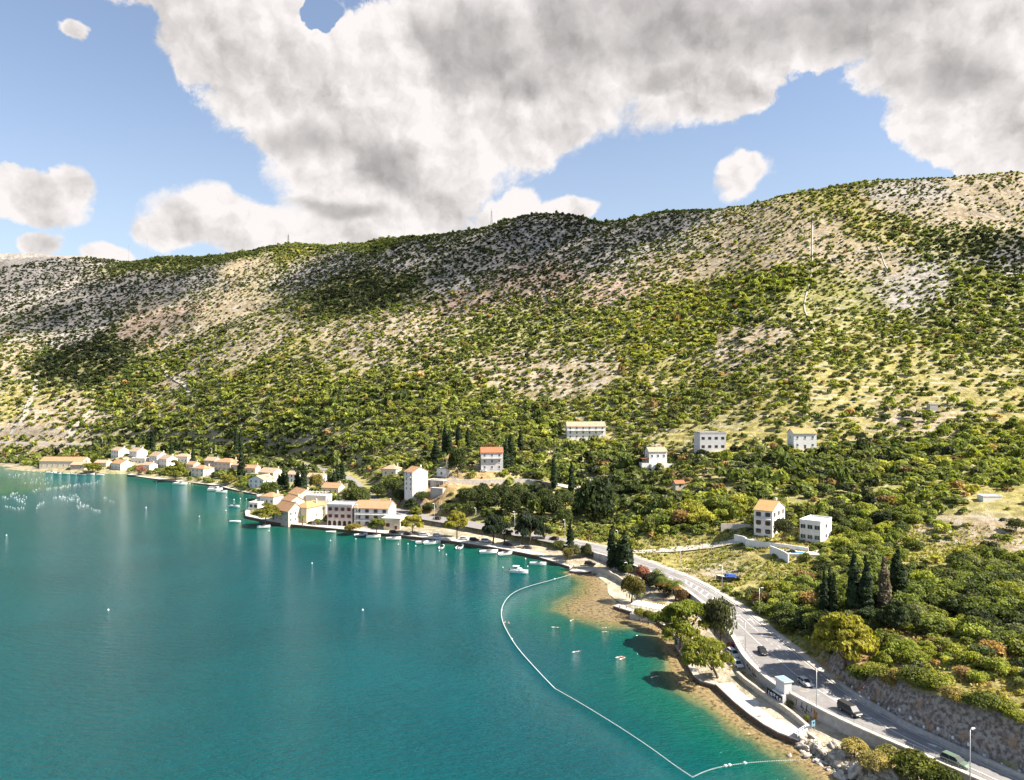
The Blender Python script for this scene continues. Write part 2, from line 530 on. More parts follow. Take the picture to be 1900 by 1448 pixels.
BEACH = np.array([P(u, v, 0.3)[:2] for u, v in [(1094, 1064), (1112, 1064), (1126, 1069), (1144, 1078), (1162, 1089), (1178, 1104), (1190, 1122), (1160, 1130), (1130, 1104), (1120, 1082)]])
HEAD = np.array([P(u, v, 0)[:2] for u, v in [(1225, 1150), (1300, 1150), (1340, 1215), (1340, 1285), (1290, 1290), (1240, 1210)]])

# buildings: u, v of the front-base centre; z (ground height) or Y (distance); width, depth, wall height, rotation; roof kind, roof height
HS = [
    dict(k='warehouse', l='long low stone warehouse with orange roof on the far left shore', u=113, v=869, z=2.0, W=40, D=13, h=6.2, r=-3, rf='gx', rh=3.2, wm='cream', rm='tile', rows=1, cols=8, side=1, win='dark'),
    dict(k='house', l='white gabled waterfront house standing alone right of the long warehouse', u=215, v=873, z=1.8, W=15, D=11, h=6.0, r=-32, rf='gx', rh=3, wm='white', rm='tile', rows=1, cols=3, side=0, win='dark'),
    dict(k='house', l='tall white house with pale tiled roof uphill behind the long warehouse', u=213, v=851, z=9.0, W=12, D=10, h=7.5, r=-30, rf='gx', rh=2.6, wm='white', rm='tileP', rows=2, cols=3, side=1, win='dark'),
    dict(k='house', l='white gabled house touching the tall house behind the warehouse', u=247, v=852, z=9.0, W=12, D=10, h=7.0, r=-30, rf='gx', rh=3, wm='white', rm='tileP', rows=2, cols=2, side=1, win='dark'),
    dict(k='house', l='flat roofed white house with a row of dark openings in the far hamlet', u=256, v=862, z=5.0, W=15, D=8, h=5.2, r=-14, rf='flat', rh=0.4, wm='white', rm='white', rows=1, cols=4, side=1, win='dark'),
    dict(k='house', l='tall white house with steep gable in the middle of the far hamlet', u=284, v=864, z=4.5, W=13, D=11, h=8.5, r=-35, rf='gx', rh=3.4, wm='white', rm='tileP', rows=2, cols=3, side=2, win='dark'),
    dict(k='house', l='white house with veranda pressed against the steep gabled house', u=302, v=869, z=3.0, W=13, D=10, h=8.2, r=-35, rf='gx', rh=3, wm='white', rm='tileP', rows=2, cols=3, side=2, win='dark'),
    dict(k='house', l='white house with a hipped roof behind the round waterfront pine', u=335, v=860, z=6.0, W=15, D=9, h=6.0, r=-18, rf='hip', rh=2.4, wm='white', rm='tileP', rows=1, cols=4, side=1, win='dark'),
    dict(k='house', l='two storey white house on the quay just right of the round pine', u=366, v=885, z=2.5, W=15, D=10, h=6.6, r=-28, rf='hip', rh=2.4, wm='white', rm='tile', rows=2, cols=3, side=2, win='dark'),
    dict(k='house', l='stone house with pale roof behind the quay house by the pine', u=388, v=868, z=6.0, W=11, D=9, h=6.0, r=-22, rf='gx', rh=2.6, wm='stone', rm='tileP', rows=2, cols=3, side=1, win='dark'),
    dict(k='house', l='broad pinkish stone house with hipped roof left of the lone tall cypress', u=412, v=874, z=5.5, W=18, D=12, h=7.0, r=-25, rf='hip', rh=3.0, wm='pink', rm='tile', rows=2, cols=4, side=2, win='dark'),
    dict(k='house', l='low cottage with orange roof just right of the lone tall cypress', u=463, v=880, z=6.5, W=10, D=8, h=4.6, r=-15, rf='gx', rh=2.2, wm='cream', rm='tile', rows=1, cols=2, side=0, win='dark'),
    dict(k='house', l='white house with its gable end facing the water below the cottage', u=475, v=906, z=3.0, W=13, D=12, h=6.0, r=-22, rf='gy', rh=2.6, wm='white', rm='tileP', rows=2, cols=3, side=2, win='dark'),
    dict(k='house', l='taller pale house rising behind the white gable facing the water', u=493, v=898, z=4.0, W=14, D=11, h=8.2, r=-25, rf='gx', rh=2.8, wm='cream', rm='tileP', rows=2, cols=3, side=2, win='dark'),
    dict(k='house', l='small white house half hidden left of the twin cypresses', u=541, v=896, z=6.0, W=7, D=7, h=6.0, r=-15, rf='gx', rh=2, wm='white', rm='tileP', rows=2, cols=1, side=1, win='dark'),
    dict(k='house', l='white house in the trees right of the twin cypresses', u=584, v=901, z=5.5, W=12, D=8, h=6.0, r=-10, rf='gx', rh=2, wm='white', rm='tileP', rows=2, cols=3, side=1, win='dark'),
    dict(k='house', l='small cottage with bright orange roof above the hotel', u=612, v=918, z=4.5, W=12, D=9, h=4.4, r=-15, rf='gx', rh=2.6, wm='cream', rm='tile', rows=1, cols=3, side=0, win='dark'),
    dict(k='house', l='house with ochre gable and orange roof at the back of the headland', u=545, v=934, z=3.5, W=14, D=10, h=5.6, r=-48, rf='gx', rh=3, wm='cream', rm='tile', rows=1, cols=3, side=1, win='dark'),
    dict(k='house', l='orange roofed house in the middle of the packed headland roofs', u=530, v=947, z=3.0, W=12, D=9, h=5.4, r=-50, rf='gx', rh=2.8, wm='cream', rm='tile', rows=1, cols=3, side=2, win='dark'),
    dict(k='house', l='small white house with hipped orange roof on the headland tip', u=495, v=937, z=2.5, W=10, D=9, h=4.8, r=-20, rf='hip', rh=2.4, wm='white', rm='tile', rows=1, cols=3, side=1, win='dark'),
    dict(k='boathouse', l='low flat roofed white hut at the very tip of the headland', u=470, v=945, z=1.8, W=6.5, D=5, h=3.6, r=-20, rf='flat', rh=0.3, wm='white', rm='white', rows=1, cols=2, side=0, win='brown'),
    dict(k='house', l='stone gabled house beside the big parasol pine on the quay', u=522, v=969, z=1.8, W=14, D=8.5, h=6.4, r=-42, rf='gx', rh=4.0, wm='pink', rm='tile', rows=2, cols=3, side=3, win='dark'),
    dict(k='house', l='plain cream house with sandy hipped roof left of the quay palm', u=558, v=969, z=1.7, W=8.5, D=14, h=7.6, r=-28, rf='hip', rh=2.8, wm='cream', rm='tileY', rows=1, cols=1, side=1, win='dark'),
    dict(k='house', l='white terrace house with a pergola roof terrace behind the quay houses', u=586, v=938, z=3.0, W=13, D=8, h=5.0, r=-12, rf='flat', rh=0.9, wm='white', rm='white', rows=1, cols=2, side=1, win='dark', pergola=1),
    dict(k='house', l='narrow cream house with small dark windows left of the pink hotel', u=589, v=962, z=2.0, W=10, D=9, h=6.6, r=-14, rf='gx', rh=2.2, wm='cream', rm='tileP', rows=2, cols=3, side=1, win='dark'),
    dict(k='hotel', l='pink three storey hotel wing with red shutters and arched ground floor', u=630, v=976, z=1.5, W=13.6, D=11, h=10.4, r=-9, rf='flat', rh=0.7, wm='pink', rm='greyw', rows=2, cols=4, side=2, win='red', arches=5),
    dict(k='hotel', l='white hotel wing with orange gabled roof and long balconies on the quay', u=689, v=978, z=1.5, W=18.6, D=12, h=9.6, r=-9, rf='gx', rh=3.0, wm='greyw', rm='tile', rows=3, cols=4, side=0, win='brown', balc=2),
    dict(k='annex', l='low flat roofed restaurant annex with red door at the hotel end', u=727, v=984, z=1.5, W=8.5, D=8, h=6.0, r=-9, rf='flat', rh=0.4, wm='cream', rm='white', rows=1, cols=2, side=2, win='red', door='redwin', over=0.9),
    dict(k='house', l='small house with faded orange roof above the shaded road cutting', u=722, v=884, Y=470, W=10, D=8, h=4.6, r=-20, rf='hip', rh=2.6, wm='cream', rm='tileP', rows=1, cols=2, side=1, win='dark'),
    dict(k='house', l='tall narrow white house with blank gable above the rock cutting', u=758, v=912, Y=405, W=8.0, D=10.5, h=11.0, r=-47, rf='gx', rh=2.6, wm='white', rm='tile', rows=4, cols=2, side=0, win='dark', balc=1),
    dict(k='outbuilding', l='white flat roofed box beside the unfinished concrete frame', u=819, v=885, Y=425, W=6, D=5, h=4.6, r=-25, rf='flat', rh=0.3, wm='white', rm='concrete', rows=1, cols=1, side=0, win='dark'),
    dict(k='house', l='cream house half hidden by a pine above the curved lane wall', u=836, v=868, Y=440, W=7.5, D=8, h=5.6, r=-35, rf='gx', rh=2.6, wm='cream', rm='tileY', rows=2, cols=1, side=1, win='dark'),
    dict(k='house', l='grey white three storey house with red roof above the curved lane', u=913, v=873, Y=430, W=13.2, D=9, h=10.8, r=4, rf='gx', rh=2.6, wm='greyw', rm='tileR', rows=3, cols=3, side=0, win='dark', balc=1, chim=1),
    dict(k='house', l='long white apartment house highest in the trees on the slope', u=1088, v=815, Y=520, W=28, D=12, h=9.2, r=2, rf='gx', rh=3.0, wm='white', rm='tileP', rows=3, cols=6, side=1, win='dark', balc=1),
    dict(k='house', l='white house with red porch roof between the long apartment house and concrete shell', u=1221, v=868, Y=430, W=11, D=9, h=9.6, r=6, rf='gx', rh=2.2, wm='white', rm='tileP', rows=2, cols=3, side=1, win='dark', porch=1),
    dict(k='house', l='low white house between the steep gables and the pink oleander', u=270, v=872, z=3.0, W=10, D=8, h=4.2, r=-25, rf='gx', rh=2, wm='white', rm='tileP', rows=1, cols=2, side=1, win='dark'),
    dict(k='house', l='cream cottage right of the hipped white house behind the pine', u=352, v=872, z=4.0, W=9, D=8, h=4.6, r=-25, rf='gx', rh=2.2, wm='cream', rm='tile', rows=1, cols=2, side=1, win='dark'),
    dict(k='house', l='small stone house between the pinkish house and the lone cypress', u=436, v=874, z=6.0, W=9, D=8, h=4.8, r=-25, rf='gx', rh=2.2, wm='stone', rm='tileP', rows=1, cols=2, side=1, win='dark'),
    dict(k='boathouse', l='stone boathouse attached to the right end of the long warehouse', u=143, v=872, z=1.8, W=13, D=9, h=4.4, r=-6, rf='gx', rh=2.2, wm='stone', rm='tileP', rows=1, cols=2, side=0, win='dark'),
    dict(k='house', l='cottage with pale roof behind the low spreading pine', u=186, v=868, z=3.0, W=12, D=8, h=4.4, r=-10, rf='gx', rh=2.0, wm='cream', rm='tileP', rows=1, cols=3, side=0, win='dark'),
    dict(k='unfinished_house', l='unfinished grey concrete house with open black window holes', u=1323, v=836, Y=430, W=16, D=11, h=10.0, r=4, rf='flat', rh=0.8, wm='greyw', rm='concrete', rows=2, cols=4, side=1, win='hole', big=1),
    dict(k='house', l='white house with sandy gabled roof highest on the right slope', u=1494, v=833, Y=420, W=13.6, D=9, h=9.0, r=2, rf='gx', rh=2.6, wm='white', rm='tileY', rows=2, cols=3, side=1, win='dark', door='brownwin', chim=1),
    dict(k='villa', l='large white villa with sandy tiled roof above the grass meadow', u=1416, v=994, Y=286, W=7.4, D=15.5, h=10.0, r=-38, rf='gx', rh=3.0, wm='white', rm='tileY', rows=3, cols=2, side=3, win='brown', balc=1),
    dict(k='villa', l='white cubic flat roofed villa with band windows beside the pool', u=1503, v=1006, Y=280, W=8.0, D=12.5, h=7.8, r=-42, rf='flat', rh=0.6, wm='white', rm='white', rows=2, cols=3, side=1, win='dark', big=1),
    dict(k='hut', l='tiny stone hut on the terraced slope at the right', u=1733, v=760, Y=462, W=5, D=4, h=3.0, r=0, rf='flat', rh=0.2, wm='concrete', rm='concrete', rows=0, cols=0, side=0, win='dark'),
    dict(k='shed', l='long low white shed beside the olive terraces at right', u=1842, v=929, Y=300, W=8, D=4, h=1.6, r=0, rf='flat', rh=0.25, wm='white', rm='white', rows=0, cols=0, side=0, win='dark'),
    dict(k='ruin', l='small stone ruin with a reddish roof in the brush below', u=1262, v=907, Y=372, W=5, D=4, h=2.8, r=10, rf='gx', rh=1.2, wm='stone', rm='tileR', rows=1, cols=1, side=0, win='hole'),
]
for d in HS:
    d['p'] = P(d['u'], d['v'], d['z']) if 'z' in d else PY(d['u'], d['v'], d['Y'])

CT = [(50, 790, 800), (100, 740, 850), (100, 700, 900), (100, 620, 1010), (100, 540, 1140), (-150, 700, 900), (-150, 560, 1120),
      (250, 790, 780), (250, 700, 900), (250, 620, 1000), (250, 540, 1130), (400, 800, 700), (400, 740, 770), (400, 660, 880), (400, 580, 1010), (420, 510, 1150),
      (550, 800, 640), (550, 740, 710), (550, 660, 810), (560, 580, 950), (560, 510, 1110),
      (700, 820, 560), (700, 760, 620), (700, 680, 720), (700, 600, 840), (720, 520, 980), (850, 800, 540), (850, 740, 610), (850, 660, 710), (850, 580, 830), (860, 500, 950),
      (1000, 760, 580), (1000, 700, 640), (1000, 620, 740), (1000, 540, 850), (1000, 460, 960), (1150, 740, 570), (1150, 680, 630), (1150, 600, 720), (1150, 520, 820), (1180, 450, 920),
      (1300, 760, 520), (1300, 700, 580), (1300, 620, 660), (1320, 540, 750), (1320, 450, 870), (1450, 760, 480), (1450, 690, 540), (1450, 610, 620), (1450, 530, 700), (1450, 440, 810),
      (1600, 760, 470), (1600, 690, 530), (1600, 600, 620), (1600, 520, 690), (1620, 420, 790), (1750, 760, 460), (1750, 680, 530), (1750, 600, 600), (1750, 500, 690), (1780, 400, 800),
      (1900, 760, 450), (1900, 680, 520), (1900, 580, 610), (1900, 480, 700), (1900, 390, 800), (2150, 600, 600), (2150, 450, 760), (2150, 760, 450), (2150, 900, 330), (2150, 1100, 215),
      (1100, 860, 450), (1000, 830, 480), (1250, 880, 400), (1400, 880, 370), (1350, 920, 340), (1600, 880, 360), (1750, 900, 330), (1900, 900, 320), (1100, 930, 400), (1150, 970, 355),
      (900, 906, 408), (900, 922, 397), (820, 906, 404), (960, 912, 406), (1010, 920, 400), (820, 893, 413), (850, 894, 414), (900, 894, 415), (950, 893, 418), (1000, 896, 420), (1040, 903, 417), (1250, 960, 330), (1300, 1000, 300), (1400, 1040, 268), (1350, 1062, 260), (1280, 1045, 280), (1500, 1040, 262), (1600, 1000, 280), (1750, 1000, 270), (1900, 1000, 262),
      (1500, 1100, 225), (1600, 1100, 214), (1750, 1100, 206), (1900, 1100, 205), (1480, 1160, 202), (1600, 1170, 181), (1700, 1170, 177), (1850, 1170, 172), (1610, 1232, 164),
      (1700, 1230, 159), (1850, 1230, 151), (1620, 1250, 158), (1690, 1261, 150), (1720, 1276, 146), (1800, 1301, 137), (1850, 1318, 132.5), (1910, 1333, 128.5), (2000, 1352, 123), (750, 925, 404), (800, 930, 402), (780, 905, 410)]
RIDGE = [(-150, 472, 1300), (0, 471, 1300), (100, 473, 1300), (180, 477, 1290), (250, 487, 1290), (300, 481, 1295), (380, 478, 1295), (450, 471, 1295), (510, 463, 1295), (560, 459, 1295), (600, 469, 1300), (660, 457, 1220), (720, 449, 1190), (760, 441, 1150), (830, 437, 1110), (880, 431, 1090), (910, 425, 1080), (950, 411, 1070), (1000, 400, 1060), (1040, 398, 1060), (1080, 405, 1060), (1120, 420, 1050), (1160, 413, 1040), (1220, 400, 1020), (1300, 389, 990), (1380, 387, 970), (1420, 375, 955), (1480, 361, 935), (1550, 348, 920), (1620, 338, 905), (1700, 338, 900), (1760, 329, 895), (1830, 325, 890), (1900, 323, 890), (2100, 327, 880)]
ctl = [PY(*c) for c in CT] + [PY(*c) for c in RIDGE]
for u, v, Y in RIDGE:
    p = PY(u, v, Y); q = p * 1.13; q[2] = p[2] - 45
    ctl.append(q)
    q = p * 1.45; q[2] = p[2] - 190
    ctl.append(q)
ctl += [d['p'] for d in HS]
ctl += [RC[i] for i in range(13, len(ST))]
ctl += [np.array([SHORE[i][0], SHORE[i][1], 0.8]) for i in range(0, 26, 2)]
ctl = np.array(ctl)


def smooth_pl(pl, it=2):
    pl = np.asarray(pl, float)
    for _ in range(it):
        q = [pl[0]]
        for i in range(len(pl) - 1):
            q += [pl[i] * .75 + pl[i + 1] * .25, pl[i] * .25 + pl[i + 1] * .75]
        pl = np.array(q + [pl[-1]])
    return pl


def tps_fit(p, lam=1e-4):
    sc = 300.0
    q = p[:, :2] / sc
    n = len(q)
    r2 = ((q[:, None] - q[None]) ** 2).sum(-1)
    K = np.where(r2 > 0, 0.5 * r2 * np.log(r2 + 1e-12), 0) + lam * np.eye(n)
    A = np.zeros((n + 3, n + 3)); A[:n, :n] = K
    A[:n, n] = 1; A[:n, n + 1:] = q; A[n, :n] = 1; A[n + 1:, :n] = q.T
    w = np.linalg.solve(A, np.concatenate([p[:, 2], [0, 0, 0]]))

    def ev(x, y):
        out = np.empty(len(x)); 
        for i in range(0, len(x), 20000):
            a = np.stack([x[i:i + 20000], y[i:i + 20000]], 1) / sc
            r2 = ((a[:, None] - q[None]) ** 2).sum(-1)
            out[i:i + 20000] = (0.5 * r2 * np.log(r2 + 1e-12)) @ w[:n] + w[n] + a @ w[n + 1:]
        return out
    return ev


tps = tps_fit(ctl)
_T = np.random.default_rng(11).random((256, 256))


def vnoise(x, y):
    xi, yi = np.floor(x).astype(int), np.floor(y).astype(int)
    fx, fy = x - xi, y - yi
    fx = fx * fx * (3 - 2 * fx); fy = fy * fy * (3 - 2 * fy)
    a, b, c, d = _T[xi & 255, yi & 255], _T[(xi + 1) & 255, yi & 255], _T[xi & 255, (yi + 1) & 255], _T[(xi + 1) & 255, (yi + 1) & 255]
    return (a * (1 - fx) + b * fx) * (1 - fy) + (c * (1 - fx) + d * fx) * fy


def fbm(x, y, sc, o=4, g=0.5):
    s, a, t = 0, 1.0, 0
    for i in range(o):
        s = s + a * vnoise(x / sc + 17.3 * i, y / sc + 9.1 * i); t += a; a *= g; sc /= 2.03
    return s / t - 0.5


def sstep(x, a, b):
    t = np.clip((x - a) / (b - a), 0, 1)
    return t * t * (3 - 2 * t)


def seg_dist(x, y, pl):
    """distance to polyline, segment index, parameter, side (+ left)"""
    best = np.full(len(x), 1e18); bi = np.zeros(len(x), int); bt = np.zeros(len(x)); bs = np.zeros(len(x))
    for i in range(len(pl) - 1):
        a, b = pl[i][:2], pl[i + 1][:2]
        d = b - a; L2 = d @ d
        t = np.clip(((x - a[0]) * d[0] + (y - a[1]) * d[1]) / L2, 0, 1)
        ex, ey = x - a[0] - t * d[0], y - a[1] - t * d[1]
        e = ex * ex + ey * ey
        s = d[0] * (y - a[1]) - d[1] * (x - a[0])
        m = e < best
        best[m] = e[m]; bi[m] = i; bt[m] = t[m]; bs[m] = s[m]
    return np.sqrt(best), bi, bt, bs


def inpoly(x, y, poly):
    ins = np.zeros(len(x), bool)
    n = len(poly); j = n - 1
    for i in range(n):
        xi, yi = poly[i][:2]; xj, yj = poly[j][:2]
        c = ((yi > y) != (yj > y)) & (x < (xj - xi) * (y - yi) / (yj - yi + 1e-12) + xi)
        ins ^= c; j = i
    return ins




WST0 = np.array([3.2] * 10 + [5, 8, 9, 9, 14, 25, 25, 25, 25, 25, 22, 20, 18, 12, 10, 9, 7, 6, 6, 6, 7, 8, 14, 18, 18, 18, 18, 18, 18, 18], float)
RT = smooth_pl(np.concatenate([RL, RR, np.arange(len(ST))[:, None], WST0[:, None]], 1), 2)   # smoothed road table
RLs, RRs = RT[:, :3], RT[:, 3:6]
RCs = (RLs + RRs) / 2
_d = np.gradient(RCs[:, :2], axis=0); _d /= np.linalg.norm(_d, axis=1)[:, None]
RHs = np.abs((RRs - RLs)[:, 0] * _d[:, 1] - (RRs - RLs)[:, 1] * _d[:, 0]) / 2


def road_q(x, y):
    """distance beyond the road edge, side (+ towards the sea), station number, road height, bank width"""
    d, i, t, s = seg_dist(x, y, RCs)
    L = lambda a: a[i] * (1 - t) + a[i + 1] * t
    return d - L(RHs), s, L(RT[:, 6]), L(RCs[:, 2]), L(RT[:, 7])


def height(x, y):
    zb = tps(x, y)
    far = sstep(y, 330, 800)
    zb = zb + far * (fbm(x, y, 70, 5, 0.55) * 9 + np.abs(fbm(x + 300, y, 26, 4, 0.55)) * 7) + (1 - far) * fbm(x, y, 14, 4) * 1.3
    # dry-stone terraces: gentle steps on the middle slopes
    tr = sstep(zb, 14, 24) * (1 - sstep(zb, 135, 175)) * sstep(y, 330, 420)
    st = 3.2
    k = np.floor(zb / st); f = zb / st - k
    zb = zb * (1 - 0.6 * tr) + 0.6 * tr * st * (k + sstep(f, 0.62, 1.0))
    ds, si, _, _ = seg_dist(x, y, SHORE)
    sea = inpoly(x, y, SEAPOLY)
    dsg = np.where(sea, -ds, ds)
    e, s, par, zr, w = road_q(x, y)
    rock = fbm(x, y, 5, 4, 0.6)
    nearcut = 1 - sstep(par, 9, 12)
    up = sstep(e + (rock * 3.2 + fbm(x, y, 14, 3) * 4.5) * nearcut, 1.6, 1.6 + w + nearcut * 1.0)
    zR = zr * (1 - up) + np.maximum(zb, zr) * up
    lowm = 1 - sstep(par, 26.5, 28.5)                      # stretch where the road runs on a sea wall
    zlow = np.clip(0.95 + 0.10 * dsg, 0.9, 2.1)
    zlow = zlow + 0.5 * fbm(x, y, 6, 3) * sstep(dsg, 3, 6)
    zL0 = np.where(e > -0.8, zlow, zr)
    tl = sstep(e, 0.8, 14)
    zL1 = zr * (1 - tl) + np.minimum(zb, 0.9 + 0.33 * np.maximum(dsg, 0)) * tl
    z = np.where(s > 0, zL0 * lowm + zL1 * (1 - lowm), zR)
    z = np.where((e <= 0.15) & ((s <= 0) | (e <= -0.8) | (par > 27.5)), np.minimum(z, zr - 0.12) * 0 + zr - 0.12, z)
    # low coast of the village
    z = np.where((y > 300) & (s > 0), np.minimum(z, 1.0 + 0.33 * np.maximum(dsg - 2, 0)), z)
    bch = inpoly(x, y, BEACH) & (s > 0)
    z = np.where(bch, np.clip(0.01 + 0.09 * ds, 0, 1.2), z)
    natural = sstep(-y, -122, -112)                            # rough rocks towards the near corner
    z = z + natural * (s > 0) * (e > 1) * np.maximum(rock, 0) * 2.0
    z = np.where(dsg < 1.2, np.minimum(z, np.where(bch | ((dsg > 0) & (y < 121)), z, -0.7 + 0.0 * z)), z)
    soft = ((si >= 22) & (si <= 25)) | (y < 121)
    z = np.where(dsg < 0, np.where(soft, -0.02 - 0.10 * ds, -0.35 - 0.16 * ds), z)
    return z, dict(e=e, s=s, par=par, dsg=dsg, rock=rock)


# graded ground sheet (finer towards the viewer's side of the bay)
NA, NR = 800, 800
AZ = np.linspace(-0.79, 0.79, NA)
LR = np.linspace(math.log(78), math.log(1900), NR)
ga, gr = np.meshgrid(AZ, np.exp(LR), indexing='ij')
gx, gy = gr * np.sin(ga), gr * np.cos(ga)
hz, inf = height(gx.ravel(), gy.ravel())
HZ = hz.reshape(NA, NR)


def ground(x, y):
    x = np.atleast_1d(np.asarray(x, float)); y = np.atleast_1d(np.asarray(y, float))
    a = np.clip((np.arctan2(x, y) - AZ[0]) / (AZ[1] - AZ[0]), 0, NA - 1.001)
    r = np.clip((np.log(np.hypot(x, y)) - LR[0]) / (LR[1] - LR[0]), 0, NR - 1.001)
    i, j = a.astype(int), r.astype(int); fa, fr = a - i, r - j
    return (HZ[i, j] * (1 - fa) + HZ[i + 1, j] * fa) * (1 - fr) + (HZ[i, j + 1] * (1 - fa) + HZ[i + 1, j + 1] * fa) * fr


def g1(x, y):
    return float(ground(x, y)[0])


_ys = np.exp(np.linspace(math.log(100), math.log(1700), 2600))


def hit(u, v, dz=0.0):
    """first ground point seen at a surveyed photo position"""
    x = (u - CX) / F * _ys; z = CAMH - (v - CY) / F * _ys
    h = np.maximum(ground(x, _ys), 0) + dz
    m = np.nonzero(h >= z)[0]
    j = m[0] if len(m) else len(_ys) - 1
    return np.array((x[j], _ys[j], float(h[j])))


